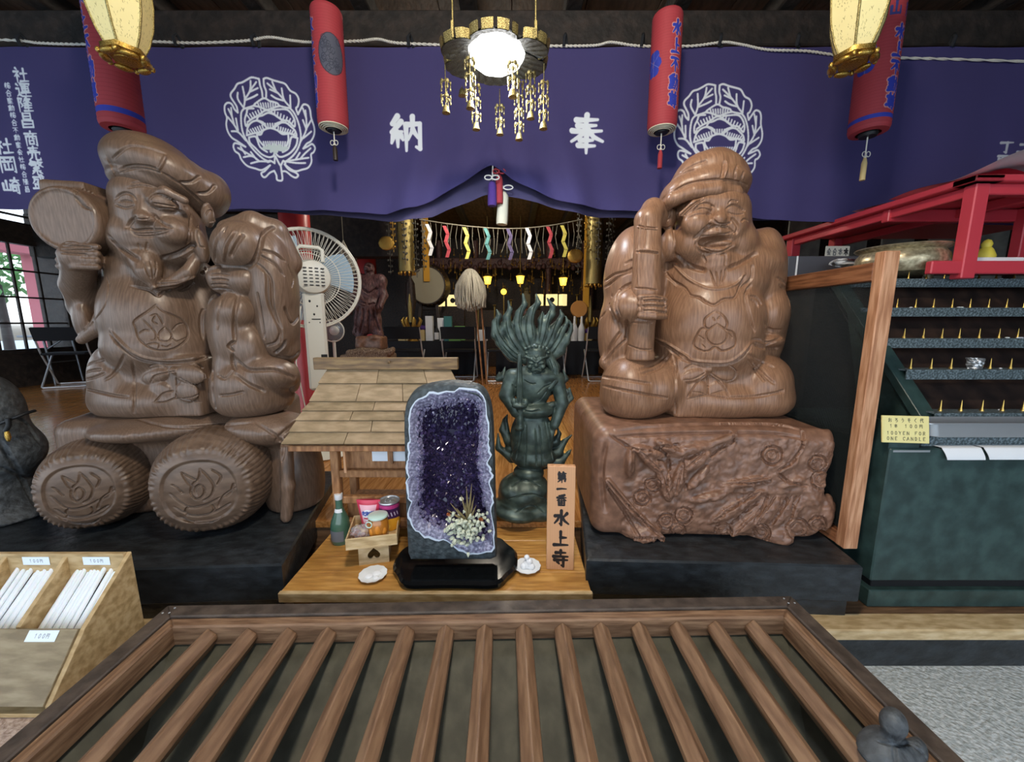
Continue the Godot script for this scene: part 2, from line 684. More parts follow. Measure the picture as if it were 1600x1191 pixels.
# Strokes are lines as they run over the carving in the photograph; each is laid on the surface it falls on, and the wood within its width is
# sunk (depth > 0) or raised (depth < 0) along its normal. Widths and depths in millimetres.
const BITE := 1.45
func chisel(c: Carve, strokes: Array, twice := true):
	var seen := {}
	for i in c.v.size():
		var to := EYE - c.v[i]
		if c.n[i].dot(to) < 0.05 * to.length(): continue
		var s := seen_at(c.v[i])
		var key := Vector2i(s / 3.0)
		var best: int = seen.get(key, -1)
		if best < 0 or to.length_squared() < (EYE - c.v[best]).length_squared(): seen[key] = i
	# lay every stroke on the surface first
	var sp := PackedVector3Array()
	var sn := PackedVector3Array()
	var sw := PackedFloat32Array()
	var sd := PackedFloat32Array()
	for st in strokes:
		var line := curve2(st[2] if st[2] is PackedVector2Array else pl(st[2]), 6)
		var total := 0.0
		for i in line.size() - 1: total += line[i].distance_to(line[i + 1])
		var run := 0.0
		for i in line.size() - 1:
			var steps := maxi(1, int(line[i].distance_to(line[i + 1]) / 1.2))
			for k in steps:
				var p := line[i].lerp(line[i + 1], float(k) / steps)
				var along := (run + line[i].distance_to(p)) / maxf(total, 0.1)
				var taper := clampf(minf(along, 1.0 - along) * 7.0 + 0.25, 0.0, 1.0) if st.size() < 4 else 1.0
				var best := -1
				var bd := 1e9
				var key := Vector2i(p / 3.0)
				for dx in [-1, 0, 1]:
					for dy in [-1, 0, 1]:
						var i2: int = seen.get(key + Vector2i(dx, dy), -1)
						if i2 < 0: continue
						var sc := seen_at(c.v[i2]).distance_to(p) + 60.0 * (EYE - c.v[i2]).length()
						if sc < bd:
							bd = sc
							best = i2
				if best < 0: continue
				var r := ray(p.x, p.y).normalized()
				var face := r.dot(c.n[best])
				var far := (c.v[best] - EYE).dot(r)
				if face < -0.15: far = clampf((c.v[best] - EYE).dot(c.n[best]) / face, far - 0.02, far + 0.02)
				sp.append(EYE + r * far)
				sn.append(c.n[best])
				sw.append(st[0] * 0.001)
				sd.append(st[1] * 0.001 * taper * BITE)
			run += line[i].distance_to(line[i + 1])
	for pass_ in (3 if twice else 2):
		var last := pass_ == (2 if twice else 1)
		var bins := Bins.new(c.v)
		var g := bins.g
		var marked := PackedByteArray()
		var sink := PackedFloat32Array()
		var rise := PackedFloat32Array()
		if last:
			sink.resize(c.v.size())
			rise.resize(c.v.size())
		else:
			marked.resize(c.v.size())
		for j in sp.size():
			var o := sp[j]
			var w := sw[j] if last else sw[j] + (c.cell * 1.8 if pass_ == 0 else c.cell * 0.9)
			var depth := sd[j]
			var nb := sn[j]
			var q0 := Vector3i((o - Vector3.ONE * w - bins.lo) / g).clamp(Vector3i.ZERO, bins.dim - Vector3i.ONE)
			var q1 := Vector3i((o + Vector3.ONE * w - bins.lo) / g).clamp(Vector3i.ZERO, bins.dim - Vector3i.ONE)
			for z in range(q0.z, q1.z + 1):
				for y in range(q0.y, q1.y + 1):
					for x in range(q0.x, q1.x + 1):
						var i := bins.head[(z * bins.dim.y + y) * bins.dim.x + x]
						while i >= 0:
							var dd_ := c.v[i].distance_to(o) / w
							if dd_ < 1.0:
								if not last:
									marked[i] = 1
								elif c.n[i].dot(nb) > 0.0:
									var f := 1.0 - dd_ * dd_
									f = f * f * depth
									if f > 0.0: sink[i] = maxf(sink[i], f)
									else: rise[i] = minf(rise[i], f)
							i = bins.next[i]
		if last:
			for i in c.v.size():
				c.v[i] -= c.n[i] * (sink[i] + rise[i])
			c.normals()
		else:
			refine(c, marked)
			c.normals()

# ---------------------------------------------------------------- materials
var mats := {}

func noise_tex(seed_: int, freq: float, ramp: Array, type := FastNoiseLite.TYPE_SIMPLEX_SMOOTH, octaves := 4, size := 256, normal := false) -> NoiseTexture2D:
	var f := FastNoiseLite.new()
	f.seed = seed_
	f.noise_type = type
	f.frequency = freq
	f.fractal_octaves = octaves
	var t := NoiseTexture2D.new()
	t.width = size
	t.height = size
	t.seamless = true
	t.noise = f
	t.as_normal_map = normal
	if not ramp.is_empty():
		var g := Gradient.new()
		g.offsets = PackedFloat32Array()
		g.colors = PackedColorArray()
		for r in ramp: g.add_point(r[0], r[1])
		t.color_ramp = g
	return t

func hexc(s: String) -> Color: return Color.html(s)

func flat_mat(called: String, c: String, rough := 0.6, metal := 0.0, spec := 0.5) -> StandardMaterial3D:
	var m := StandardMaterial3D.new()
	m.resource_name = called
	m.albedo_color = hexc(c)
	m.roughness = rough
	m.metallic = metal
	m.metallic_specular = spec
	mats[called] = m
	return m

# a surface mottled between two colours; stretch gives the grain its direction
func grain_mat(called: String, dark: String, mid: String, light: String, stretch: Vector3, rough := 0.5, freq := 0.02, seed_ := 1, bump := 0.0, size := 256) -> StandardMaterial3D:
	var m := flat_mat(called, "ffffff", rough)
	m.albedo_texture = noise_tex(seed_, freq, [[0.2, hexc(dark)], [0.5, hexc(mid)], [0.8, hexc(light)]], FastNoiseLite.TYPE_SIMPLEX_SMOOTH, 5, size)
	m.uv1_triplanar = true
	m.uv1_scale = stretch
	m.uv1_triplanar_sharpness = 6.0
	if bump > 0.0:
		m.normal_enabled = true
		m.normal_texture = noise_tex(seed_ + 50, freq * 1.5, [], FastNoiseLite.TYPE_SIMPLEX_SMOOTH, 4, size, true)
		m.normal_scale = bump
	return m

func M(called: String) -> Material: return mats[called]

func make_materials():
	grain_mat("carved_left", "5f4b3c", "6b5545", "776050", Vector3(14, 1.4, 14), 0.36, 0.018, 3, 0.08, 512)
	grain_mat("carved_right", "775640", "87634a", "977258", Vector3(14, 1.4, 14), 0.36, 0.018, 4, 0.08, 512)
	grain_mat("bale_wood", "584638", "655142", "725d4c", Vector3(2, 6, 6), 0.4, 0.02, 5)
	grain_mat("block_wood", "6c4d3c", "7b5946", "8b6752", Vector3(3, 3, 3), 0.38, 0.025, 6)
	grain_mat("box_rail", "664a34", "7f6047", "927357", Vector3(12, 12, 1.2), 0.55, 0.02, 7, 0.2)
	grain_mat("box_rail_across", "664a34", "7f6047", "927357", Vector3(1.2, 12, 12), 0.55, 0.02, 8, 0.2)
	grain_mat("box_dark", "3c332c", "4b4038", "584c42", Vector3(3, 10, 3), 0.5, 0.02, 9, 0.15)
	grain_mat("chute", "3f3d30", "4a483a", "545243", Vector3(3, 3, 3), 0.7, 0.015, 10, 0.1)
	grain_mat("floor_wood", "a06a36", "b67c44", "c68c52", Vector3(10, 10, 0.8), 0.16, 0.02, 11, 0.05)
	grain_mat("table_wood", "a8763a", "bd8945", "cc9a54", Vector3(1.0, 9, 9), 0.33, 0.02, 12, 0.05)
	grain_mat("deck_wood", "5c4330", "70543c", "846449", Vector3(1.0, 9, 9), 0.5, 0.02, 13, 0.1)
	grain_mat("black_lacquer", "1c1f22", "25292c", "2d3236", Vector3(2, 4, 4), 0.38, 0.02, 14, 0.15)
	grain_mat("dark_beam", "1e1916", "28211d", "342a25", Vector3(2, 2, 2), 0.7, 0.02, 15, 0.2)
	grain_mat("ceiling_board", "3a2d24", "4a3a2e", "574537", Vector3(3, 3, 1), 0.75, 0.02, 16, 0.1)
	grain_mat("concrete", "a9b0b0", "c2c8c8", "d8dcdc", Vector3(3, 3, 3), 0.9, 0.06, 17, 0.4)
	grain_mat("plywood", "a08559", "b79a6c", "c6ab80", Vector3(2, 7, 7), 0.6, 0.02, 18, 0.1)
	grain_mat("plywood_dark", "77664a", "8a7a5c", "9a8a6c", Vector3(1.5, 8, 4), 0.6, 0.02, 19, 0.1)
	grain_mat("screen_wood", "a06c4a", "b98560", "cc9a76", Vector3(12, 1, 12), 0.5, 0.02, 20, 0.1)
	grain_mat("screen_wood_bar", "6e4328", "875536", "9a6644", Vector3(12, 12, 1), 0.5, 0.02, 21, 0.1)
	grain_mat("shingle_a", "847155", "957f62", "a58f72", Vector3(2, 8, 8), 0.6, 0.02, 22, 0.1)
	grain_mat("shingle_b", "7a684d", "8b775a", "9a8669", Vector3(2, 8, 8), 0.6, 0.02, 23, 0.1)
	grain_mat("ridge_wood", "5f4a30", "765c3c", "8a7048", Vector3(1.5, 8, 8), 0.5, 0.02, 24, 0.1)
	grain_mat("hut_wood", "7c5332", "966841", "ab7c52", Vector3(8, 1.5, 8), 0.5, 0.02, 25, 0.1)
	grain_mat("sanbo_wood", "b5986c", "c9ad80", "d8bf95", Vector3(2, 7, 7), 0.55, 0.02, 26)
	grain_mat("sign_wood", "bd8358", "d09a6e", "dcab82", Vector3(8, 1, 8), 0.5, 0.02, 27)
	grain_mat("bronze", "303b36", "404e48", "546259", Vector3(2, 2, 2), 0.42, 0.03, 28)
	(M("bronze") as StandardMaterial3D).metallic = 0.35
	grain_mat("grey_stone", "35383a", "43474a", "53585b", Vector3(4, 4, 4), 0.6, 0.03, 29, 0.3)
	grain_mat("geode_shell", "2a3033", "394144", "4a5356", Vector3(4, 4, 4), 0.55, 0.03, 30, 0.3)
	grain_mat("agate", "5c5a70", "7d7a92", "a5a4b8", Vector3(10, 10, 10), 0.35, 0.03, 31)
	grain_mat("green_metal", "243634", "2c403e", "354b48", Vector3(2, 2, 2), 0.42, 0.02, 32, 0.06)
	grain_mat("sooty_metal", "333e41", "536166", "7c8a90", Vector3(7, 7, 7), 0.45, 0.05, 33, 0.2)
	grain_mat("altar_dark", "160f0c", "271914", "3c281e", Vector3(3, 3, 3), 0.55, 0.03, 34, 0.2)
	grain_mat("guardian_wood", "3a2422", "54383a", "6c4c4a", Vector3(5, 2, 5), 0.55, 0.03, 35, 0.2)
	grain_mat("gold", "8a6a2a", "c79d45", "f0d080", Vector3(16, 16, 16), 0.3, 0.05, 36, 0.5)
	(M("gold") as StandardMaterial3D).metallic = 0.9
	grain_mat("old_gold", "6d5f3a", "a08f58", "d8c98c", Vector3(16, 16, 16), 0.38, 0.05, 37, 0.5)
	(M("old_gold") as StandardMaterial3D).metallic = 0.75
	grain_mat("silver_gold", "2e2f31", "4a4a48", "8a8678", Vector3(22, 22, 22), 0.4, 0.06, 38, 0.6)
	(M("silver_gold") as StandardMaterial3D).metallic = 0.35
	grain_mat("brass_bowl", "8a7d62", "a99d80", "c4b898", Vector3(5, 5, 5), 0.3, 0.03, 39, 0.1)
	(M("brass_bowl") as StandardMaterial3D).metallic = 0.6
	grain_mat("foliage", "3f7a3a", "63a356", "93c77f", Vector3(6, 6, 6), 0.7, 0.06, 40)
	grain_mat("plaster", "8e918c", "9b9e98", "a8aba4", Vector3(1, 1, 1), 0.9, 0.02, 41)
	grain_mat("fibre_rope", "8f8a7a", "c6c1b0", "e6e2d4", Vector3(30, 8, 30), 0.9, 0.05, 42, 0.5)
	flat_mat("chrome_grey", "7d838a", 0.4, 0.6)
	flat_mat("wire", "2a2d2c", 0.6, 0.4)
	flat_mat("grey_card", "4b4c54", 0.6)
	flat_mat("paper_grey", "b9bbb4", 0.8)
	grain_mat("soot_brown", "1a1210", "281c18", "382820", Vector3(2, 2, 2), 0.55, 0.02, 42)
	grain_mat("stone_pink", "a08a7c", "b8a294", "cab6a8", Vector3(5, 5, 5), 0.8, 0.05, 43, 0.3)
	grain_mat("dry_wood", "5a4636", "7a6350", "96806a", Vector3(4, 4, 4), 0.8, 0.04, 44, 0.3)
	flat_mat("red_paint", "c8404c", 0.35)
	flat_mat("straw", "716d60", 0.9)
	flat_mat("gold_cloth", "d9a02e", 0.5)
	flat_mat("red_pillar", "c23a3a", 0.35)
	flat_mat("black", "15171a", 0.5)
	flat_mat("black_cloth", "1d2026", 0.95)
	flat_mat("black_gloss", "101214", 0.12)
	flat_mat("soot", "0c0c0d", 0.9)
	flat_mat("white_plastic", "dcd9cb", 0.4)
	flat_mat("white_wire", "e6e3d6", 0.4)
	flat_mat("paper", "e4e6e8", 0.8)
	flat_mat("label_paper", "e2eaf2", 0.7)
	flat_mat("ink", "1a1718", 0.7)
	flat_mat("grey_ink", "6a6d72", 0.7)
	flat_mat("candle_wax", "eef1f4", 0.45)
	(M("candle_wax") as StandardMaterial3D).subsurf_scatter_enabled = true
	(M("candle_wax") as StandardMaterial3D).subsurf_scatter_strength = 0.15
	flat_mat("porcelain", "eef0f0", 0.15)
	flat_mat("salt", "f2f3f4", 0.85)
	flat_mat("steel", "c4c7ca", 0.3, 0.7)
	flat_mat("chrome", "d2d6da", 0.3, 0.45)
	flat_mat("brass", "c9a95c", 0.3, 0.9)
	flat_mat("sign_yellow", "e3d68e", 0.4)
	flat_mat("crystal_dark", "2a223c", 0.14)
	flat_mat("crystal_mid", "43385e", 0.12)
	flat_mat("crystal_pale", "cfc8de", 0.12)
	flat_mat("crystal_grey", "77708c", 0.15)
	flat_mat("vein", "c9d3e0", 0.3)
	flat_mat("purple_cloth", "4a2f78", 0.9)
	flat_mat("red_cloth", "a8383f", 0.9)
	flat_mat("cream_cloth", "d8d3bb", 0.9)
	flat_mat("rope_white", "d9d6cc", 0.9)
	flat_mat("dry_leaf", "8a7a52", 0.8)
	flat_mat("dry_pale", "cdd0b8", 0.8)
	flat_mat("amber", "8e4a1c", 0.3)
	flat_mat("orange_skin", "c58a45", 0.6)
	flat_mat("drum_skin", "a39d86", 0.7)
	flat_mat("drum_body", "2c211b", 0.5)
	flat_mat("shide_white", "eceff2", 0.8)
	flat_mat("shide_red", "b0444f", 0.8)
	flat_mat("shide_yellow", "e0d66a", 0.8)
	flat_mat("shide_green", "4d8486", 0.8)
	flat_mat("shide_purple", "4c4468", 0.8)
	flat_mat("green_card", "7fb868", 0.7)
	flat_mat("teal_card", "3d7878", 0.7)
	flat_mat("carton", "c9b27c", 0.7)
	flat_mat("pink_wall", "c86f78", 0.8)
	flat_mat("shoji", "d9dde4", 0.8)
	flat_mat("fruit", "d6872a", 0.5)
	flat_mat("can_purple", "4e2a5c", 0.35)
	flat_mat("pack_red", "c8374a", 0.4)
	flat_mat("pack_pink", "ecaebb", 0.4)
	flat_mat("pack_blue", "3a57a0", 0.4)
	flat_mat("yellow", "d9c84a", 0.5)
	var g := flat_mat("bottle_glass", "3d6350", 0.08)
	g.clearcoat_enabled = true
	g = flat_mat("honey", "b5701e", 0.08)
	g.clearcoat_enabled = true
	g = flat_mat("lid_glass", "c8e2d6", 0.1)
	g = flat_mat("clear_bag", "e8ecf0", 0.1)
	g.albedo_color.a = 0.22
	g.transparency = BaseMaterial3D.TRANSPARENCY_ALPHA
	g = flat_mat("window_pane", "eef4f6", 0.05)
	g.albedo_color.a = 0.08
	g.transparency = BaseMaterial3D.TRANSPARENCY_ALPHA
	g = flat_mat("fan_blade", "b9d3e4", 0.2)
	g.albedo_color.a = 0.6
	g.transparency = BaseMaterial3D.TRANSPARENCY_ALPHA
	g = flat_mat("fan_clear", "b5bcc2", 0.2)
	g.albedo_color.a = 0.35
	g.transparency = BaseMaterial3D.TRANSPARENCY_ALPHA
	glow_mat("lamp_glow", "ffffff", 3.0)
	glow_mat("altar_glow", "ffd34a", 1.6)
	glow_mat("panel_glow", "f0dc9a", 0.75)

func glow_mat(called: String, c: String, power: float):
	var m := flat_mat(called, c, 0.6)
	m.emission_enabled = true
	m.emission = hexc(c)
	m.emission_energy_multiplier = power

func lamp(called: String, p: Vector3, c: String, energy: float, size: float):
	var l := OmniLight3D.new()
	l.name = numbered(called, self)
	l.position = p
	l.light_color = hexc(c)
	l.light_energy = energy
	l.light_size = size
	l.omni_range = 30.0
	l.omni_attenuation = 2.0
	l.shadow_enabled = true
	add_child(l)

# ---------------------------------------------------------------- the two big carvings
func turn_to_eye(p: Vector3) -> Basis:
	return Basis(Vector3.UP, atan2(EYE.x - p.x, EYE.z - p.z))

var mid_depth := 0.0
var squash := 1.0
func dd(d: float) -> float:      # depth along the line of sight to depth ahead
	return mid_depth + (d - mid_depth) * squash

# rows of x y depth, half width, half height, half depth (as seen, in pixels), tilt in degrees, blend in metres
func ells(c: Carve, rows: Array):
	for r in rows:
		var p := at(r[0], r[1], dd(r[2]))
		var s := scale_at(p)
		var b := turn_to_eye(p)
		var side := absf(b.z.normalized().dot(Vector3.BACK))
		if r.size() > 6 and r[6] != 0.0: b = b * Basis(Vector3.BACK, deg_to_rad(r[6]))
		c.ell(p, Vector3(r[3] * s * side, r[4] * s, r[5] * s), b, r[7] if r.size() > 7 else 0.018)

func flats(c: Carve, rows: Array, out_z := 0.0):      # the same, but square to the hall and at the true depth: low relief on a front
	for r in rows:
		var p := at(r[0], r[1], r[2])
		var s := scale_at(p)
		c.ell(p, Vector3(r[3] * s, r[4] * s, r[5] * s), Basis(Vector3.BACK, deg_to_rad(r[6])) if r.size() > 6 else Basis(), r[7] if r.size() > 7 else 0.004)

func caps(c: Carve, rows: Array, k := 0.012):      # x y depth radius: one chain
	var p := PackedVector3Array()
	var q := []
	for r in rows:
		var w := at(r[0], r[1], dd(r[2]))
		p.append(w)
		q.append(r[3] * scale_at(w))
	c.chain(p, q, k)

func crop(ox: float, oy: float, k: float, rows: Array) -> Array:      # strokes traced on an enlarged crop
	var o := []
	for r in rows:
		var p := pl(r[2])
		for i in p.size(): p[i] = Vector2(ox, oy) + p[i] / k
		o.append([r[0], r[1], p])
	return o

func carved(c: Carve, size: float, strokes: Array, parent: Node3D, called: String, mat: String, label := "") -> MeshInstance3D:
	c.mesh_it(size * FINE)
	if strokes.size(): chisel(c, strokes)
	return part(parent, called, c.builder(), M(mat), label)

func floor_cut(c: Carve, mid: Vector3, y: float):
	c.box(Vector3(mid.x, y - 0.2, mid.z), Vector3(1.2, 0.2, 1.2), Basis(), 0.004, true)

const SEAT := 0.473      # height of the carved seats' tops

func build_left_statue():
	build_bales()
	mid_depth = 1.66
	squash = 0.76
	var t := base("carved_statue", Vector3(-1.45, SEAT, -1.66), "carved wooden statue of a smiling man in flat cap raising a mallet", "statue")
	var c := Carve.new()
	ells(c, [[248, 500, 1.66, 92, 88, 74], [262, 540, 1.66, 100, 50, 72], [252, 432, 1.69, 84, 60, 62], [300, 520, 1.78, 120, 110, 66], [245, 412, 1.66, 58, 34, 55],
		[250, 345, 1.64, 74, 74, 70], [230, 377, 1.60, 63, 41, 58], [278, 376, 1.63, 50, 44, 56], [228, 402, 1.555, 42, 21, 38], [242, 312, 1.62, 70, 36, 64],
		[193, 360, 1.475, 21, 17, 18], [270, 362, 1.475, 28, 20, 18], [196, 314, 1.475, 18, 9, 9, 0, 0.006], [254, 316, 1.467, 27, 11, 10, -12, 0.006],
		[222, 366, 1.475, 27, 10, 14, 0, 0.01], [230, 380, 1.482, 26, 7, 10, 0, 0.01]])
	caps(c, [[221, 314, 1.45, 7], [221, 338, 1.435, 9]], 0.012)
	ells(c, [[221, 340, 1.425, 12, 9, 12, 0, 0.012], [208, 343, 1.445, 8, 6, 8, 0, 0.008], [235, 343, 1.44, 8, 6, 8, 0, 0.008]])
	caps(c, [[178, 302, 1.49, 6], [195, 297, 1.465, 7], [210, 304, 1.452, 6]], 0.012)
	caps(c, [[234, 304, 1.452, 6], [258, 299, 1.455, 7], [288, 313, 1.49, 6]], 0.012)
	caps(c, [[228, 410, 1.49, 21], [232, 426, 1.465, 16], [238, 446, 1.46, 5]], 0.012)
	ells(c, [[325, 337, 1.58, 11, 18, 15, 0, 0.006], [314, 384, 1.565, 13, 27, 15, 8, 0.008]])
	caps(c, [[238, 450, 1.50, 7], [268, 442, 1.505, 9], [294, 426, 1.53, 10], [308, 404, 1.57, 8]], 0.005)
	caps(c, [[232, 449, 1.50, 7], [206, 438, 1.515, 8], [184, 428, 1.54, 7]], 0.005)
	# legs, hems, apron, bow
	ells(c, [[182, 596, 1.60, 46, 58, 64], [395, 598, 1.60, 66, 48, 62], [192, 624, 1.60, 56, 32, 56, 0, 0.03], [398, 622, 1.60, 66, 32, 58, 0, 0.03], [280, 618, 1.68, 110, 40, 70, 0, 0.03]])
	c.box(at(272, 606, 1.575), Vector3(0.148, 0.135, 0.06), Basis(), 0.025)
	flats(c, [[243, 588, 1.512, 22, 11, 6, 18], [298, 586, 1.512, 24, 15, 7, -8], [250, 612, 1.512, 18, 16, 6, 12], [293, 612, 1.512, 18, 16, 6, -12], [272, 579, 1.508, 7, 6, 7]])
	# arm that holds the sack, with its hanging sleeve
	ells(c, [[346, 436, 1.505, 24, 22, 22, 0, 0.008], [385, 440, 1.55, 34, 26, 34], [372, 488, 1.525, 40, 30, 36], [366, 525, 1.535, 38, 60, 36], [392, 545, 1.55, 36, 44, 38], [345, 520, 1.55, 22, 60, 30], [425, 582, 1.55, 46, 26, 38, -20], [360, 570, 1.52, 28, 22, 26]])
	# raised arm
	ells(c, [[126, 402, 1.45, 37, 25, 26, 0, 0.008], [130, 496, 1.575, 19, 38, 30], [122, 440, 1.55, 25, 18, 26, 14, 0.006], [104, 450, 1.55, 12, 6, 18, 30, 0.004]])
	caps(c, [[124, 418, 1.47, 20], [122, 446, 1.53, 20], [140, 478, 1.62, 24], [195, 450, 1.72, 40]])
	for k in 4: caps(c, [[93, 386 + k * 10, 1.44, 5], [118, 385 + k * 10.5, 1.40, 6], [152, 386 + k * 10.5, 1.42, 5]], 0.004)
	caps(c, [[170, 405, 1.60, 8], [172, 440, 1.575, 9], [168, 476, 1.555, 10], [152, 514, 1.535, 10], [128, 531, 1.535, 7]], 0.005)
	floor_cut(c, t.position, SEAT)
	var st := crop(150, 210, 4.964, [
		[7, 4, "150 500 190 465 240 455 290 480 315 530"], [6, 3, "150 545 230 570 300 550"], [5, 3.5, "180 522 230 512 285 525"],
		[7, 4, "415 520 440 475 510 470 600 510 705 575"], [6, 3, "430 560 500 575 600 580 690 605"], [5, 3.5, "445 535 520 545 620 562"],
		[6, 3, "270 382 350 367 440 387"], [6, 3, "250 412 340 397 460 412"], [10, 6, "305 640 262 690 240 722"], [10, 6, "442 622 515 690 582 722"],
		[5, 2.5, "290 646 345 660 400 655 440 622"], [6, 5, "250 712 300 742 420 736 580 740"], [8, 3, "258 722 310 782 420 792 540 768 585 742"], [5, 2, "255 752 320 770 430 768 570 745"],
		[6, 2, "330 850 345 900"], [6, 2, "398 840 390 900"], [14, 10, "95 790 200 892 330 975"], [14, 10, "520 960 640 925 770 850"],
		[5, 3, "370 985 395 1060 425 1120"], [5, 3, "420 985 440 1050 445 1120"], [5, 3, "465 985 470 1050 455 1110"], [8, 4, "735 630 728 740 705 860"],
		[5, -4, "825 570 860 540 915 560 950 620 930 670 880 690"], [5, 4, "850 625 870 592 905 595 912 640"], [5, 4, "795 700 778 780 800 860 850 880"],
		[9, 6, "1060 1010 900 1040 760 1110"], [8, -4, "870 1000 800 1090 640 1140 480 1150"]])
	st.append_array(crop(300, 320, 3.72, [
		[5, 3.5, "95 372 160 362 222 368"], [5, 4, "112 405 170 402 222 408"], [5, 4, "112 435 170 432 215 440"], [5, 4, "112 465 170 462 215 468"], [6, 4, "90 492 170 488 240 500"],
		[10, 5, "60 780 55 640 130 522"], [9, 4, "150 720 155 610 185 518"], [11, 6, "250 800 248 650 270 522"], [9, 8, "240 850 213 822 250 790"], [10, 8, "235 870 235 920 250 960"],
		[12, 8, "250 890 330 960 480 960 600 1010"], [12, 7, "250 985 330 1045 420 1085"], [9, 5, "160 1110 230 1105 300 1088"], [12, 9, "120 960 118 1080 135 1185"], [9, 5, "150 990 190 1010 240 960"]]))
	st.append_array(crop(100, 430, 5.178, [
		[8, 5, "540 90 640 110 700 130 760 168 800 142 880 118 960 122 1030 82 1060 30"], [9, -5, "700 120 760 90 900 70 1020 20"],
		[9, 6, "370 470 480 600 620 685 780 712 920 712 1080 690 1160 660"], [9, -4, "372 440 490 575 620 655 780 688 920 688 1080 665 1150 640"],
		[5, 4.5, "745 240 680 290 570 370 580 430 610 520 700 590 800 610 900 590 990 520 1000 430 940 350 800 290 745 240"],
		[4, 3, "640 360 700 420 742 470 735 520 690 522"], [4, 3, "820 420 770 470 775 525 850 530 870 475 820 420"], [4, 3, "870 500 920 532 1000 500"], [4, 3, "700 330 755 320 805 400"],
		[4, 3, "610 470 650 445 690 450"], [4, 3, "880 440 920 400 975 390"], [4, 3, "650 570 720 550 770 560 760 600"], [4, 3, "740 330 720 370 760 400"], [4, 3, "870 560 830 580 790 570"],
		[5, 4, "700 872 740 812 895 782"], [5, 4, "690 740 760 720 860 760"], [5, 5, "1075 712 1130 760 1140 850 1060 885 930 830"], [5, 5, "905 800 908 900 905 1000"], [5, 4, "735 1025 800 960 890 935"], [5, 4, "960 1000 1030 990 1100 965"], [4, 4, "722 1030 820 1025 905 995 1000 1015 1115 1030"],
		[9, 5, "140 752 240 702 340 682"], [9, 5, "150 800 230 770 300 762"], [9, 5, "120 862 230 832 330 792"], [9, 4, "330 850 420 780 490 640"], [8, 6, "110 905 250 942 400 972 520 985"], [9, 5, "555 700 570 850 565 1120"],
		[6, 4, "350 20 358 120 330 240 250 360 160 450"]]))
	st.append_array(crop(40, 210, 6.268, [[6, 4, "350 1062 480 1060 620 1072"], [6, 4, "350 1095 480 1095 640 1105"], [6, 4, "350 1130 480 1135 640 1140"], [6, 4, "350 1160 480 1170 600 1178"]]))
	carved(c, 0.0062, st, t, "figure", "carved_left")
	c = Carve.new()
	ells(c, [[262, 282, 1.665, 100, 40, 88, -22], [238, 256, 1.665, 72, 33, 78, -12], [322, 306, 1.72, 38, 36, 50, -35], [196, 268, 1.64, 32, 34, 60, 10]])
	ells(c, [[248, 303, 1.655, 79, 21, 78, -20, 0.005]])
	carved(c, 0.006, crop(150, 210, 4.964, [[7, 4, "170 275 280 243 400 248 480 272"], [6, 3, "180 300 280 265 400 270 500 300"], [8, 4, "130 190 250 95 400 105 545 155"], [8, -4, "480 275 505 240 540 165"], [9, 6, "650 372 740 370 812 320"], [9, 6, "790 458 870 450 928 390"],
		[7, 4, "520 300 660 390 800 510 835 560"], [7, -3, "80 170 110 230 150 330"]]), t, "flat_cap", "carved_left")
	c = Carve.new()
	var ma := at(101, 343, 1.47)
	var mr := 50.0 * scale_at(ma)
	var mbs := Basis(Vector3.UP, 0.12) * Basis(Vector3.RIGHT, PI / 2 + 0.05)
	var ay := mbs.y
	c.cyl(ma - ay * 0.12, Vector3(mr, 0.13, 0), mbs, 0.02)
	c.cyl(ma + ay * 0.012, Vector3(mr * 0.84, 0.009, 0), mbs, 0.004, true)
	c.cyl(ma - ay * 0.125, Vector3(mr * 1.04, 0.03, 0), mbs, 0.01)
	var kn := at(126, 305, 1.60)
	c.box(kn, Vector3(0.085, 0.035, 0.07), Basis(Vector3.BACK, -0.06), 0.014)
	caps(c, [[130, 310, 1.60, 14], [128, 395, 1.57, 13]])
	carved(c, 0.006, crop(40, 210, 6.268, [[6, 3, "305 505 420 515 500 550 480 590"], [7, 4, "500 520 620 560 700 600"], [7, 4, "490 620 560 700 640 740"]]), t, "mallet", "carved_left")
	c = Carve.new()
	ells(c, [[380, 386, 1.52, 50, 38, 42], [350, 395, 1.52, 22, 28, 30], [425, 450, 1.70, 44, 100, 80], [432, 512, 1.69, 38, 58, 70], [448, 545, 1.67, 22, 22, 36], [455, 590, 1.66, 15, 24, 30]])
	caps(c, [[360, 362, 1.55, 18], [395, 352, 1.57, 20], [428, 364, 1.62, 20], [450, 410, 1.66, 20]])
	carved(c, 0.006, crop(300, 320, 3.72, [[10, 6, "130 335 138 220 200 122"], [10, 6, "225 305 258 232 300 172"], [10, -6, "180 330 200 230 250 150"], [12, 10, "95 345 250 365 345 350 392 262 420 165 475 132"], [9, 7, "390 262 480 282 545 332"], [9, 7, "390 295 480 342 535 412"],
		[9, 7, "360 335 430 400 440 560 510 720 520 800"], [9, 7, "375 345 455 430 470 600 520 720"], [11, 9, "380 520 400 640 420 780"], [10, 8, "540 600 585 690 632 640"], [10, 8, "480 865 530 825 545 790"], [10, 6, "430 820 490 800 520 740"], [8, 6, "580 480 590 430 560 350"], [10, 8, "500 880 580 890 630 850"]]), t, "sack", "carved_left")

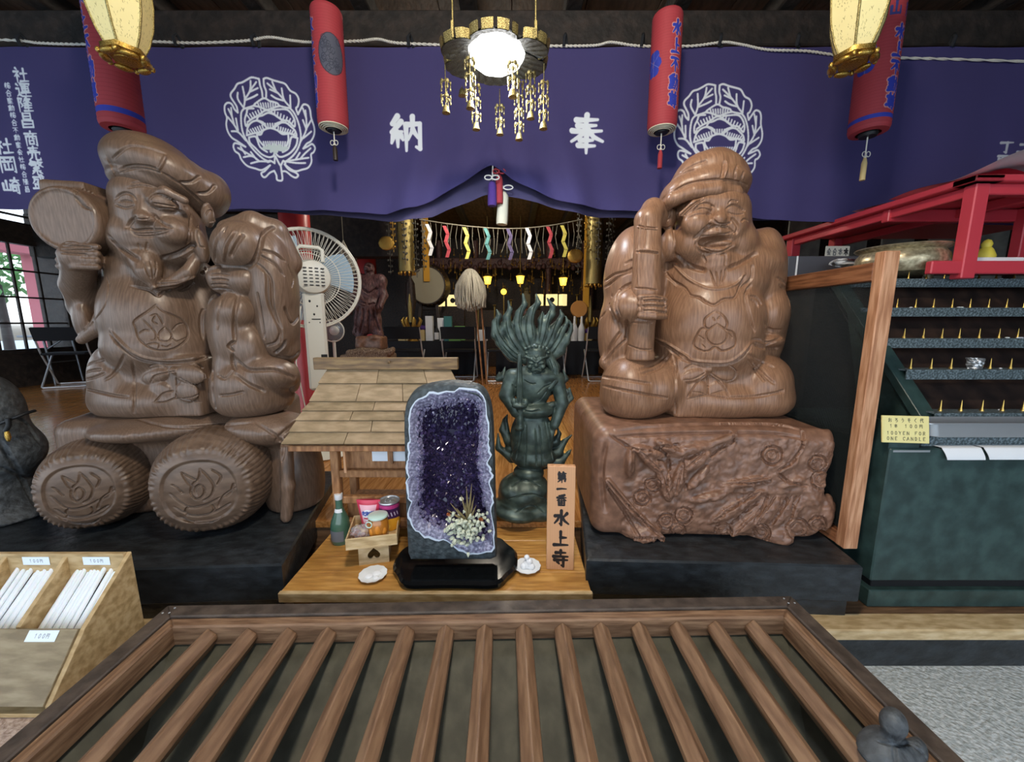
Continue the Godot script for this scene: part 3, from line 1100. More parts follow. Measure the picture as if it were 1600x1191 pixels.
func build_right_statue():
	squash = 1.0
	build_block()
	mid_depth = 1.64
	squash = 0.9
	var t := base("carved_statue", Vector3(0.78, SEAT, -1.64), "carved wooden statue of a laughing bearded man in pointed cap holding bamboo", "statue")
	var c := Carve.new()
	ells(c, [[1112, 358, 1.62, 60, 64, 62], [1110, 330, 1.60, 60, 30, 58], [1080, 385, 1.60, 36, 34, 48], [1150, 384, 1.60, 36, 34, 48], [1116, 408, 1.56, 34, 22, 36],
		[1086, 350, 1.485, 22, 20, 18], [1152, 350, 1.495, 15, 20, 18], [1090, 329, 1.478, 21, 9, 9, 8, 0.006], [1146, 331, 1.482, 15, 9, 9, -6, 0.006]])
	caps(c, [[1124, 320, 1.475, 7], [1123, 342, 1.452, 10]], 0.012)
	ells(c, [[1123, 344, 1.450, 12, 10, 12, 0, 0.008], [1111, 348, 1.462, 8, 6, 8, 0, 0.006], [1135, 346, 1.464, 8, 6, 8, 0, 0.006]])
	caps(c, [[1064, 335, 1.495, 4], [1085, 320, 1.472, 7], [1108, 311, 1.466, 6]], 0.008)
	caps(c, [[1134, 318, 1.468, 5], [1146, 314, 1.474, 5], [1164, 322, 1.50, 4]], 0.008)
	caps(c, [[1100, 368, 1.478, 6], [1121, 362, 1.462, 8], [1144, 367, 1.478, 6]], 0.01)
	caps(c, [[1092, 372, 1.495, 5], [1104, 386, 1.478, 6], [1124, 391, 1.472, 6], [1144, 384, 1.482, 5], [1150, 372, 1.497, 5]], 0.008)
	var mo := at(1121, 377, dd(1.452))
	c.ell(mo, Vector3(0.066, 0.021, 0.05), turn_to_eye(mo), 0.008, true)
	ells(c, [[1122, 381, 1.487, 21, 5, 8, 0, 0.004]])
	caps(c, [[1116, 422, 1.52, 20], [1118, 447, 1.505, 6]], 0.012)
	ells(c, [[1045, 342, 1.60, 12, 18, 16, 0, 0.008], [1046, 384, 1.595, 17, 24, 18, 0, 0.01]])
	ells(c, [[1102, 505, 1.64, 90, 84, 74], [1102, 546, 1.64, 88, 44, 70], [1105, 440, 1.66, 92, 55, 62], [1100, 418, 1.70, 116, 40, 56], [1110, 520, 1.78, 110, 100, 60],
		[990, 440, 1.71, 48, 82, 70], [968, 520, 1.69, 34, 74, 58], [1192, 434, 1.68, 37, 74, 56], [1172, 405, 1.71, 46, 44, 52, 30, 0.03], [1020, 602, 1.60, 50, 42, 58, 0, 0.03], [1203, 492, 1.64, 32, 42, 48], [1192, 532, 1.62, 34, 13, 38, 0, 0.008],
		[985, 605, 1.59, 48, 54, 62], [1192, 600, 1.60, 48, 46, 62], [990, 624, 1.59, 52, 30, 56, 0, 0.03], [1190, 622, 1.59, 52, 30, 56, 0, 0.03], [1090, 618, 1.67, 110, 38, 68, 0, 0.03]])
	caps(c, [[948, 566, 1.60, 12], [968, 540, 1.565, 12], [985, 505, 1.54, 12], [975, 470, 1.545, 12], [990, 450, 1.55, 10]], 0.01)
	ells(c, [[1012, 480, 1.455, 25, 23, 22, 0, 0.008], [985, 480, 1.53, 31, 30, 36]])
	for k in 4: caps(c, [[1000, 465 + k * 9.5, 1.405, 5], [1022, 466 + k * 9.5, 1.395, 5.5], [1038, 468 + k * 9, 1.43, 5]], 0.003)
	c.box(at(1104, 606, 1.56), Vector3(0.15, 0.135, 0.06), Basis(), 0.025)
	flats(c, [[1086, 586, 1.498, 22, 11, 6, 14], [1131, 585, 1.498, 22, 12, 6, -10], [1090, 609, 1.498, 16, 14, 5, 16], [1123, 609, 1.498, 16, 14, 5, -16], [1106, 577, 1.494, 7, 6, 7]])
	floor_cut(c, t.position, SEAT)
	var st := crop(1010, 230, 5.179, [
		[6, 5, "265 575 340 490 470 405"], [5, 3, "300 555 380 480 480 420"], [6, 3.5, "370 535 430 465 500 458 550 490"], [6, 4, "330 575 420 540 530 545"], [5, 3, "390 515 460 495 530 520"],
		[6, 4, "645 500 690 470 740 480 800 520"], [5, 3, "660 530 720 545 790 540"], [5, 3, "665 460 690 430 740 440"], [10, 6, "520 620 440 690 385 740"], [9, 5, "690 570 740 640 725 700"],
		[6, 4, "545 590 570 615 620 625 680 610 690 580"], [6, 4, "455 690 540 640 590 640"], [6, 4, "600 640 660 650 715 700"], [5, 3, "440 720 560 715 690 690"], [6, 3, "420 790 500 840 600 850 700 800"], [8, 3, "400 770 410 820 460 860"],
		[5, 3, "560 640 580 680"], [14, 10, "235 870 350 960 470 1000"], [14, 10, "670 980 780 930 890 860"], [5, 4, "510 1000 535 1060 560 1125"], [5, 4, "560 1010 575 1060 580 1130"], [5, 4, "610 1000 605 1060 590 1120"], [5, 4, "640 990 635 1040 615 1090"],
		[7, 4, "215 640 230 760 225 890"], [5, 4, "150 500 190 480 205 540 175 590"], [5, 4, "110 540 130 560 120 590"], [6, 3, "120 650 160 660 200 640"], [6, 4, "460 880 480 930"], [6, 3, "600 870 640 870 640 960"], [6, 3, "770 600 800 580 830 600"],
		[9, 6, "120 960 200 1070 300 1130"], [8, -4, "200 930 330 1060 480 1140 600 1150 720 1110 800 1020"], [9, 6, "760 1140 850 1060 860 950"]])
	st.append_array(crop(1040, 430, 5.176, [
		[8, 6, "40 0 80 70 150 100 200 160 270 180 330 220 395 240 470 195 560 180 600 100 640 0"], [9, 6, "0 570 80 640 190 700 320 722 500 722 620 660 700 560"], [9, -4, "0 545 80 618 190 680 320 700 500 700 610 640 690 545"],
		[5, 5, "405 285 320 350 320 420 345 435 280 440 225 560 290 610 350 610 400 580 450 610 510 600 565 560 550 470 490 440 500 390 470 330 405 285"], [5, 4, "415 395 340 450 330 510 380 560 440 560 490 520 490 450 415 395"], [4, 3, "380 340 400 370"], [4, 3, "440 330 420 360"], [4, 3, "270 490 310 520"], [4, 3, "510 470 540 510"], [4, 3, "290 560 320 590"],
		[5, 4, "145 850 230 840 320 790"], [5, 4, "150 760 220 722 300 740"], [5, 4, "360 790 450 850 540 850 570 780 500 720"], [5, 5, "335 800 342 880 342 970"], [5, 4, "170 1000 240 890 320 810"], [5, 4, "350 810 450 880 520 990"], [5, 4, "170 1005 260 985 340 970 430 985 525 995"], [4, 3, "210 945 270 950 320 965"], [4, 3, "360 965 420 945 470 935"],
		[9, 6, "75 650 85 850 80 1120"], [8, 5, "700 985 830 970 960 930"], [9, 5, "670 640 760 690 880 750"], [9, 5, "660 680 720 760 800 860"], [9, 5, "700 700 780 790 880 880"], [12, 8, "720 560 820 590 910 590"], [8, 6, "700 520 760 520 830 545 940 500"], [8, 5, "720 540 800 570 900 530"], [9, 7, "690 80 650 180 720 460"], [8, 6, "690 170 740 180 780 240"], [8, 4, "690 200 730 220 750 260"],
		[12, 5, "800 380 840 440 930 450"], [9, 4, "900 20 960 60 1020 180"], [9, 4, "920 80 980 140 1010 260"]]))
	st.append_array(crop(920, 310, 4.106, [
		[6, 4, "345 640 410 632 480 640"], [6, 4, "350 660 420 655 485 662"], [6, 4, "345 692 410 690 485 695"], [6, 4, "345 722 420 722 500 735"], [6, 5, "485 640 490 690 500 740"], [6, 3, "345 635 340 680 350 730"],
		[11, 8, "285 545 200 590 160 680 185 760 210 850"], [8, 5, "290 565 215 605 180 680 200 760"], [11, 8, "210 850 150 930 90 1030"], [9, 6, "245 905 180 960 100 1050"], [12, 9, "240 780 250 860 240 900"], [10, 7, "420 905 520 960 650 1050"], [8, -5, "410 890 520 940 650 1030"],
		[9, 5, "90 540 160 490 240 470 300 440"], [9, 5, "60 590 120 560 200 500 290 465"], [8, 4, "230 420 270 400 310 400"], [9, 5, "60 780 110 720 140 650"], [9, 5, "150 620 135 700 180 800"], [9, 4, "320 1100 430 1060 510 990"], [9, 4, "330 1130 450 1090 525 1000"], [9, 5, "60 1140 200 1160 400 1190"], [9, 4, "540 1000 560 1100 560 1190"]]))
	st.append_array(crop(880, 600, 3.333, [[8, 6, "205 10 350 40 545 75"], [9, 5, "860 70 1000 65 1150 40"]]))
	carved(c, 0.0062, st, t, "figure", "carved_right")
	c = Carve.new()
	ells(c, [[1100, 299, 1.625, 71, 28, 66, 7], [1110, 275, 1.63, 55, 33, 56, -4], [1118, 258, 1.64, 30, 20, 40, 0], [1064, 305, 1.625, 36, 22, 50, 28], [1085, 280, 1.635, 40, 26, 50, 30], [1148, 290, 1.63, 24, 30, 44, -10]])
	caps(c, [[1034, 327, 1.58, 9], [1052, 312, 1.52, 10], [1085, 300, 1.475, 10], [1120, 296, 1.465, 10], [1150, 302, 1.49, 9], [1166, 310, 1.56, 5]], 0.01)
	carved(c, 0.006, crop(1010, 230, 5.179, [[6, 4, "110 435 200 370 330 300 470 270 620 262 760 285 830 320"], [7, -4, "645 110 650 180 620 262"], [8, 5, "625 120 620 190 605 255"], [8, 4, "740 140 720 200 715 260"], [8, 4, "790 200 770 260 765 290"], [8, 4, "270 210 370 150 480 110"], [8, 4, "180 290 290 215 400 180"]]), t, "pointed_cap", "carved_right")
	c = Carve.new()
	caps(c, [[1034, 342, 1.60, 14], [1020, 328, 1.555, 17], [1012, 345, 1.51, 20], [1011, 400, 1.487, 21], [1009, 458, 1.475, 22]], 0.008)
	caps(c, [[1004, 500, 1.485, 19], [1000, 548, 1.51, 20]], 0.008)
	caps(c, [[1007, 458, 1.475, 20], [1004, 500, 1.485, 19]], 0.008)
	var rb := at(1000, 556, dd(1.513))
	c.cyl(rb, Vector3(0.055, 0.016, 0), Basis(), 0.006)
	carved(c, 0.005, crop(920, 310, 4.106, [[4, 4, "310 175 380 185 445 190"], [4, -3, "310 185 380 195 445 200"], [5, 4, "305 345 380 345 450 355"], [5, -3, "305 332 380 332 450 342"], [5, 4, "290 575 370 578 445 590"], [5, 4, "262 795 340 800 410 800"], [5, 4, "245 940 330 968 410 970"], [6, -3, "330 120 330 200 320 330 318 560"], [6, 3, "365 120 360 240 350 330"]]), t, "bamboo_rod", "carved_right")
	squash = 1.0

# ---------------------------------------------------------------- brush lettering: strokes on a 100 x 100 square
const GLYPH := {
	"水": "50 5 50 88 40 80/12 35 38 32 28 58 10 78/84 20 60 44/54 40 70 64 94 82",
	"上": "48 8 48 85/48 42 82 42/8 86 92 86",
	"不": "10 14 90 14/52 16 40 40 10 64/50 34 50 94/60 42 86 64",
	"動": "45 6 10 14/4 24 54 24/12 34 12 58 48 58 48 34 12 34/12 46 48 46/30 10 30 88/8 72 50 72/4 88 56 86/60 30 92 30 90 70 84 92 74 86/74 8 74 40 68 66 54 92",
	"尊": "30 4 38 14/70 4 62 14/10 20 90 20/20 30 20 62 80 62 80 30 20 30/42 22 40 40 28 50/58 22 58 42 72 46/20 54 80 54/6 74 94 74/66 64 66 96 54 92/30 80 40 90",
	"寺": "22 16 78 16/50 4 50 38/8 38 92 38/14 58 90 58/66 46 66 94 54 88/32 68 42 80",
	"第": "24 4 12 22/20 14 44 14/30 14 36 24/62 4 52 22/60 14 88 14/70 14 76 24/20 32 80 32 80 46 20 46 18 62 84 62 80 84 72 80/50 32 50 96/46 64 14 90",
	"一": "6 52 50 48 94 50", "二": "20 24 80 24/6 84 94 84", "十": "8 44 92 44/50 6 50 94",
	"番": "76 4 24 12/10 28 90 28/30 14 36 24/68 10 62 24/50 10 50 50/48 30 10 52/52 30 90 52/24 56 24 94 76 94 76 56 24 56/24 75 76 75/50 56 50 94",
	"納": "28 4 12 24 30 28/38 18 10 46 40 44/26 46 26 84/14 56 8 74/36 54 42 66/52 26 52 96/52 26 94 26 94 94 82 88/72 6 72 40 58 66/72 40 88 64",
	"奉": "20 16 80 16/24 30 76 30/8 44 92 44/50 4 48 30 36 52 6 72/54 40 70 58 96 70/32 66 68 66/26 80 74 80/50 54 50 98",
	"社": "22 4 30 14/8 26 38 26 10 56/25 44 25 96/32 50 40 60/70 10 70 88/50 40 92 40/44 88 96 88",
	"運": "36 8 36 22/36 12 92 12 90 22/44 28 84 28/44 28 44 58 84 58 84 28/44 42 84 42/36 68 94 68/64 16 64 80/10 12 20 22/6 40 22 40 22 74 8 88/22 78 40 90 96 90",
	"隆": "10 8 10 96/10 10 32 10 22 34 34 54 24 64/62 4 42 30/54 14 84 14 62 34 40 42/54 20 92 42/48 54 92 54/46 70 90 70/40 90 96 90/68 44 68 90/54 46 44 62",
	"昌": "26 6 26 44 74 44 74 6 26 6/26 25 74 25/16 54 16 96 84 96 84 54 16 54/16 75 84 75",
	"商": "50 2 50 14/10 16 90 16/34 20 40 30/66 20 60 30/16 34 16 96/16 34 84 34 84 94 76 90/42 36 36 52/58 36 58 48 72 50/36 62 36 84 64 84 64 62 36 62",
	"売": "20 14 80 14/50 4 50 30/28 30 72 30/12 42 12 56/12 42 88 42 86 56/38 54 34 76 12 94/60 54 60 88 70 94 90 92 90 80",
	"繁": "20 4 8 18/18 10 50 10/16 18 16 34 48 34 48 18 16 18/6 26 54 26/32 12 32 32/66 4 58 20/62 14 94 14/84 16 76 32 56 46/62 22 74 34 94 46/50 44 30 54 56 58/64 52 24 72 76 70/50 72 50 96/30 78 16 92/68 78 84 90",
	"盛": "14 18 86 18/20 18 18 46 6 60/22 34 44 34 42 54 34 52/56 4 64 36 80 56 90 46/78 30 62 54/70 4 80 12/20 66 20 92/20 66 80 66 80 92/40 66 40 92/60 66 60 92/4 94 96 94",
	"岡": "12 8 12 96/12 8 88 8 88 94 78 90/32 16 38 26/68 16 62 26/24 32 76 32/50 32 50 78/30 50 30 78 70 78 70 50",
	"崎": "22 20 22 74/6 36 6 74 38 74 38 36/46 18 94 18/70 4 66 24 48 38/74 24 90 36/42 46 96 46/84 46 84 94 72 90/50 58 50 78 70 78 70 58 50 58",
	"会": "50 4 30 26 6 44/50 4 70 26 94 44/32 42 68 42/16 58 84 58/48 58 28 88 76 84/66 72 82 94",
	"合": "50 4 30 26 6 44/50 4 70 26 94 44/30 46 70 46/24 60 24 94 76 94 76 60 24 60",
	"総": "28 4 12 24 30 28/38 18 10 46 40 44/26 46 26 90/14 56 8 74/62 6 46 30/76 6 94 30/66 24 54 48 86 44/50 60 46 80/62 56 62 84 84 86 86 74/72 56 76 66/90 58 96 70",
	"産": "50 2 50 14/12 16 88 16/34 20 40 30/66 20 60 30/16 34 92 34/16 34 12 92/34 44 28 60/30 58 80 58/54 44 54 92/32 74 78 74/24 92 90 92",
	"丁": "10 16 90 16/52 16 52 92 38 84",
	"酉": "8 10 92 10/14 30 14 94 86 94 86 30 14 30/38 12 38 40 26 58/62 12 62 54 80 56/14 74 86 74",
	"円": "14 10 14 94/14 10 86 10 86 92 76 88/50 12 50 48/14 48 86 48",
	"本": "8 26 92 26/50 6 50 96/48 28 10 72/52 28 90 72/32 74 68 74",
	"木": "8 30 92 30/50 6 50 96/48 32 10 78/52 32 90 78",
	"代": "30 6 10 46/22 32 22 94/40 38 92 30/56 8 66 56 84 90 92 74/76 10 86 20",
	"山": "50 8 50 84/14 40 14 84 86 84 86 40", "川": "20 12 20 60 12 90/50 12 50 84/82 8 82 94",
	"お": "10 30 56 28/32 8 32 82 18 84 14 68 60 48 82 64 74 86 58 86/70 22 88 38", "ろ": "24 14 72 14 24 54 60 40 82 62 66 86 36 88",
	"う": "40 8 62 18/28 40 60 32 74 50 60 78 36 94", "そ": "28 14 70 12 22 46 82 42 46 58 46 82 72 90", "く": "66 8 30 48 70 92",
	"1": "36 22 50 8 50 92", "0": "50 8 28 24 26 72 50 92 74 72 72 24 50 8",
	"Y": "20 8 50 48 80 8/50 48 50 92", "E": "76 10 26 10 26 90 78 90/26 48 66 48", "N": "22 92 22 8 78 92 78 8", "F": "76 10 26 10 26 92/26 48 66 48",
	"O": "50 8 26 24 24 72 50 92 76 72 74 24 50 8", "R": "26 92 26 8 66 10 74 30 62 48 26 50/50 50 78 92", "C": "78 22 56 8 28 24 26 70 50 92 78 80",
	"A": "14 92 50 8 86 92/30 62 70 62", "D": "26 8 26 92 60 86 76 50 60 14 26 8", "L": "26 8 26 92 78 92",
	"北": "36 10 36 92/10 40 36 40/10 80 36 66/62 8 62 86 72 92 92 90 92 74/88 28 62 46", "海": "10 10 20 20/6 36 16 46/8 92 26 60/44 4 34 26/42 16 94 16/40 30 38 76 86 76 90 30 40 30/30 54 96 54/62 34 66 46/62 60 66 70",
	"道": "36 12 94 12/48 2 54 12/80 2 72 12/46 24 46 74 84 74 84 24 46 24/46 40 84 40/46 56 84 56/10 12 20 22/6 40 22 40 22 74 8 88/22 78 40 90 96 90",
}

class Pic:
	var w := 0
	var h := 0
	var d := PackedByteArray()
	func _init(ww: int, hh: int, c: Color):
		w = ww; h = hh
		var im := Image.create_empty(w, h, false, Image.FORMAT_RGB8)
		im.fill(c)
		d = im.get_data()
	func dab(a: Vector2, b: Vector2, ra: float, rb: float, c: Color):
		var m := maxf(ra, rb) + 1.0
		var ab := b - a
		var l2 := maxf(ab.length_squared(), 1e-6)
		var r8 := c.r8
		var g8 := c.g8
		var b8 := c.b8
		for y in range(maxi(0, int(minf(a.y, b.y) - m)), mini(h - 1, int(maxf(a.y, b.y) + m)) + 1):
			for x in range(maxi(0, int(minf(a.x, b.x) - m)), mini(w - 1, int(maxf(a.x, b.x) + m)) + 1):
				var p := Vector2(x + 0.5, y + 0.5)
				var t := clampf((p - a).dot(ab) / l2, 0.0, 1.0)
				var k := lerpf(ra, rb, t) - p.distance_to(a + ab * t) + 0.5
				if k <= 0.0: continue
				k = minf(k, 1.0)
				var i := (y * w + x) * 3
				d[i] = int(lerpf(d[i], r8, k)); d[i + 1] = int(lerpf(d[i + 1], g8, k)); d[i + 2] = int(lerpf(d[i + 2], b8, k))
	func line(p: PackedVector2Array, r: float, c: Color, brush := false):
		for i in p.size() - 1:
			var ra := r
			var rb := r
			if brush:
				ra = r * (1.2 if i == 0 else 0.92)
				rb = r * (0.6 if i == p.size() - 2 else 0.92)
			dab(p[i], p[i + 1], ra, rb, c)
	func area(p: PackedVector2Array, c: Color):
		var y0 := h
		var y1 := 0
		for q in p:
			y0 = mini(y0, int(q.y)); y1 = maxi(y1, int(q.y))
		for y in range(maxi(0, y0), mini(h - 1, y1) + 1):
			for x in w:
				if Geometry2D.is_point_in_polygon(Vector2(x + 0.5, y + 0.5), p):
					var i := (y * w + x) * 3
					d[i] = c.r8; d[i + 1] = c.g8; d[i + 2] = c.b8
	func tex() -> ImageTexture:
		return ImageTexture.create_from_image(Image.create_from_data(w, h, false, Image.FORMAT_RGB8, d))

func glyph(p: Pic, ch: String, mid: Vector2, size: Vector2, r: float, c: Color, brush := true):
	if not GLYPH.has(ch): return
	for s in (GLYPH[ch] as String).split("/"):
		var q := pl(s)
		for i in q.size(): q[i] = mid + (q[i] - Vector2(50, 50)) * size / 100.0
		p.line(q, r, c, brush)

func print_mat(called: String, p: Pic, rough := 0.8) -> StandardMaterial3D:
	var m := flat_mat(called, "ffffff", rough)
	m.albedo_texture = p.tex()
	m.texture_repeat = false
	return m

# a flat printed plate: front face of an upright (or leaning) board, textured whole
func plate(m: MB, c: Vector3, size: Vector2, b := Basis()):
	var u := b.x * size.x * 0.5
	var w := b.y * size.y * 0.5
	m.flat([c - u + w, c + u + w, c + u - w, c - u - w], b.z, [Vector2(0, 0), Vector2(1, 0), Vector2(1, 1), Vector2(0, 1)])

# ---------------------------------------------------------------- the shell of the hall
func build_shell():
	var m := MB.new()
	m.slab(Vector3(-6.6, -0.3, -9.0), Vector3(6.6, -0.03, -1.56))
	var fl := struct("floor", m, M("deck_wood"))
	for i in 60:
		m = MB.new()
		var x := -6.6 + i * 0.22
		m.slab(Vector3(x + 0.0008, -0.03, -8.9), Vector3(x + 0.2192, 0.0, -1.55), 0.0015)
		part(fl, "plank", m, M("floor_wood"))
	# lower deck along the front, its edge board, riser and the concrete
	m = MB.new()
	m.slab(Vector3(-6.6, -0.2, -1.56), Vector3(6.6, -0.153, -1.2))
	struct("floor_deck", m, M("deck_wood"))
	m = MB.new()
	m.slab(Vector3(-6.6, -0.19, -1.2), Vector3(6.6, -0.15, -1.124), 0.004)
	struct("trim_1", m, M("sanbo_wood"))
	m = MB.new()
	m.slab(Vector3(-6.6, -0.8, -1.3), Vector3(6.6, -0.19, -1.14))
	struct("trim_2", m, M("black_lacquer"))
	m = MB.new()
	m.slab(Vector3(-30, -0.9, -1.2), Vector3(30, -0.3, 40))
	struct("ground", m, M("concrete"))
	m = MB.new()
	m.slab(Vector3(-40, -0.95, -40), Vector3(-6.9, -0.6, -1.2))
	struct("ground_yard", m, M("concrete"))
	# ceiling boards and rafters
	m = MB.new()
	m.slab(Vector3(-6.9, 2.75, -9.2), Vector3(6.9, 2.9, 2.2))
	var ce := struct("ceiling", m, M("dark_beam"))
	for i in 30:
		m = MB.new()
		var x := -6.6 + i * 0.44
		m.slab(Vector3(x + 0.002, 2.72, -9), Vector3(x + 0.438, 2.75, 2.2), 0.003)
		part(ce, "board", m, M("ceiling_board"))
	for i in 22:
		m = MB.new()
		var x := -6.25 + i * 0.6
		m.slab(Vector3(x - 0.045, 2.6, -9), Vector3(x + 0.045, 2.719, 2.2), 0.006)
		part(ce, "rafter", m, M("dark_beam"))
	m = MB.new()
	m.slab(Vector3(-6.6, 2.42, -2.62), Vector3(6.6, 2.6, -2.46), 0.008)
	struct("trim_3", m, M("dark_beam"))
	m = MB.new()
	m.slab(Vector3(-6.6, 1.74, -5.65), Vector3(-1.42, 2.3, -5.45), 0.01)
	struct("trim_5", m, M("dark_beam"))
	m = MB.new()
	m.slab(Vector3(-6.9, -0.3, -9.2), Vector3(6.9, 2.75, -9.0))
	struct("wall_back", m, M("altar_dark"))
	m = MB.new()
	m.slab(Vector3(6.6, -0.3, -9.0), Vector3(6.9, 2.75, 2.2))
	struct("wall_right", m, M("dark_beam"))
	m = MB.new()
	m.slab(Vector3(3.4, -0.3, 2.0), Vector3(6.9, 2.75, 2.1))
	struct("wall_front", m, M("dark_beam"))
	m = MB.new()
	m.slab(Vector3(-6.9, 2.35, 2.1), Vector3(6.9, 2.72, 2.2))
	struct("trim_4", m, M("dark_beam"))
	# left wall with its latticed window and the bright transom above it
	m = MB.new()
	m.slab(Vector3(-6.9, -0.3, -9), Vector3(-6.5, 2.75, -5.72), 0.0)
	m.slab(Vector3(-6.9, -0.3, -5.72), Vector3(-6.5, 0.44, -0.4), 0.0)
	m.slab(Vector3(-6.9, 1.92, -5.72), Vector3(-6.5, 2.14, -0.4), 0.0)
	m.slab(Vector3(-6.9, 2.46, -5.72), Vector3(-6.5, 2.75, -0.4), 0.0)
	m.slab(Vector3(-6.9, 0.44, -1.6), Vector3(-6.5, 2.46, -0.4), 0.0)
	struct("wall_left", m, M("dark_beam"))
	var wi := base("window_1", Vector3(-6.6, 0.44, -4.0), "", "", "", "structure")
	m = MB.new()
	for z in [-5.72, -4.62, -3.52, -2.42, -1.62]:
		m.slab(Vector3(-6.56, 0.44, z - 0.035), Vector3(-6.48, 1.92, z + 0.035), 0.004)
	m.slab(Vector3(-6.56, 0.44, -5.72), Vector3(-6.48, 0.5, -1.6), 0.004)
	m.slab(Vector3(-6.56, 1.87, -5.72), Vector3(-6.48, 1.93, -1.6), 0.004)
	part(wi, "window_frame", m, M("dark_beam"))
	for k in 12:
		m = MB.new()
		var z := -5.72 + 0.275 * (k + 1)
		if (k + 1) % 4 == 0: continue
		m.slab(Vector3(-6.535, 0.5, z - 0.011), Vector3(-6.505, 1.87, z + 0.011), 0.002)
		part(wi, "muntin", m, M("dark_beam"))
	for y in [0.84, 1.18, 1.53]:
		m = MB.new()
		m.slab(Vector3(-6.535, y - 0.011, -5.72), Vector3(-6.505, y + 0.011, -1.6), 0.002)
		part(wi, "muntin", m, M("dark_beam"))
	for k in 4:
		m = MB.new()
		m.slab(Vector3(-6.523, 0.5, -5.7 + k * 1.1), Vector3(-6.517, 1.87, -4.63 + k * 1.1), 0.0)
		part(wi, "pane", m, M("window_pane"))
	var w2 := base("window_2", Vector3(-6.6, 2.14, -4.0), "", "", "", "structure")
	m = MB.new()
	for y in [2.14, 2.235, 2.45]:
		m.slab(Vector3(-6.56, y, -5.72), Vector3(-6.48, y + 0.014, -1.6), 0.002)
	part(w2, "window_frame", m, M("dark_beam"))
	for k in 3:
		m = MB.new()
		m.slab(Vector3(-6.526, 2.15, -5.7 + k * 1.37), Vector3(-6.516, 2.45, -4.36 + k * 1.37), 0.0)
		part(w2, "pane", m, M("window_pane"))
	# outside the window: a pink painted gate wall and leaves
	m = MB.new()
	for z in [-9.6, -8.75, -7.9]:
		m.slab(Vector3(-9.6, -0.6, z - 0.13), Vector3(-9.3, 2.6, z + 0.13), 0.01)
	m.slab(Vector3(-9.6, 2.15, -11.5), Vector3(-9.3, 2.6, -4.0), 0.01)
	m.slab(Vector3(-9.55, -0.6, -9.6), Vector3(-9.4, 0.3, -7.9), 0.01)
	one("painted_gate", m, M("pink_wall"), "pinkish red painted wooden gate posts seen outside the latticed window", "gate")
	for s in [[-10.9, 2.1, -8.35, 0.85], [-10.8, 2.0, -6.45, 0.8]]:
		var tr := base("garden_tree", Vector3(s[0], -0.6, s[2]), "bright green leafy tree outside the latticed window, %s" % ["right of the two" if s[2] < -8 else "left of the two"], "tree")
		m = MB.new()
		m.rod(tr.position, Vector3(s[0], s[1], s[2]), 0.1, 0.05)
		part(tr, "trunk", m, M("dark_beam"))
		m = MB.new()
		for i in 500:
			var dir = Vector3(rng.randfn(), rng.randfn(), rng.randfn()).normalized() * s[3] * rng.randf_range(0.5, 1.0)
			var c = Vector3(s[0], s[1], s[2]) + dir
			var b := Basis(Vector3(rng.randfn(), rng.randfn(), rng.randfn()).normalized(), rng.randf() * TAU)
			m.flat([c - b.x * 0.1, c + b.y * 0.05, c + b.x * 0.1, c - b.y * 0.05], b.z)
		part(tr, "foliage", m, M("foliage")).set_meta("kind", "stuff")
	# inner partition at the right, plaster between dark posts
	m = MB.new()
	m.slab(Vector3(2.2, -0.0, -4.55), Vector3(6.6, 2.6, -4.45), 0.0)
	var wr := struct("wall_rear", m, M("altar_dark"))
	for k in 7:
		m = MB.new()
		var x := 3.05 + k * 0.52
		m.slab(Vector3(x, 0.9, -4.449), Vector3(x + 0.36, 1.98, -4.43), 0.003)
		part(wr, "plaster_panel", m, M("plaster"))
	# red round posts of the inner hall
	for s in [[460, 345, 3.4, 0.118, "red lacquered round pillar behind the white fan"], [1117, 345, 3.4, 0.118, "red lacquered round pillar behind the pointed cap statue"], [574, 430, 6.2, 0.14, "distant red round pillar behind the dark guardian figure"]]:
		var p := at(s[0], s[1], s[2])
		m = MB.new()
		m.lathe(Transform3D(Basis(), Vector3(p.x, 0, p.z)), PackedVector2Array([Vector2(0, 0), Vector2(s[3] * 1.15, 0), Vector2(s[3] * 1.15, 0.06), Vector2(s[3], 0.1), Vector2(s[3], 2.6), Vector2(0, 2.6)]), 28)
		one("pillar", m, M("red_pillar"), s[4], "pillar")

# ---------------------------------------------------------------- purple curtain, its rope and tassels
const PLANE := 2.4
const CW := 6.1
const CTOP := 2.44
const CH := 1.06
func cpx(px: float, py: float) -> Vector2:       # a point of the cloth to its place on the cloth's print
	var p := at(px, py, PLANE)
	return Vector2((p.x + CW / 2) / CW * 2048.0, (CTOP - p.y) / CH * 356.0)

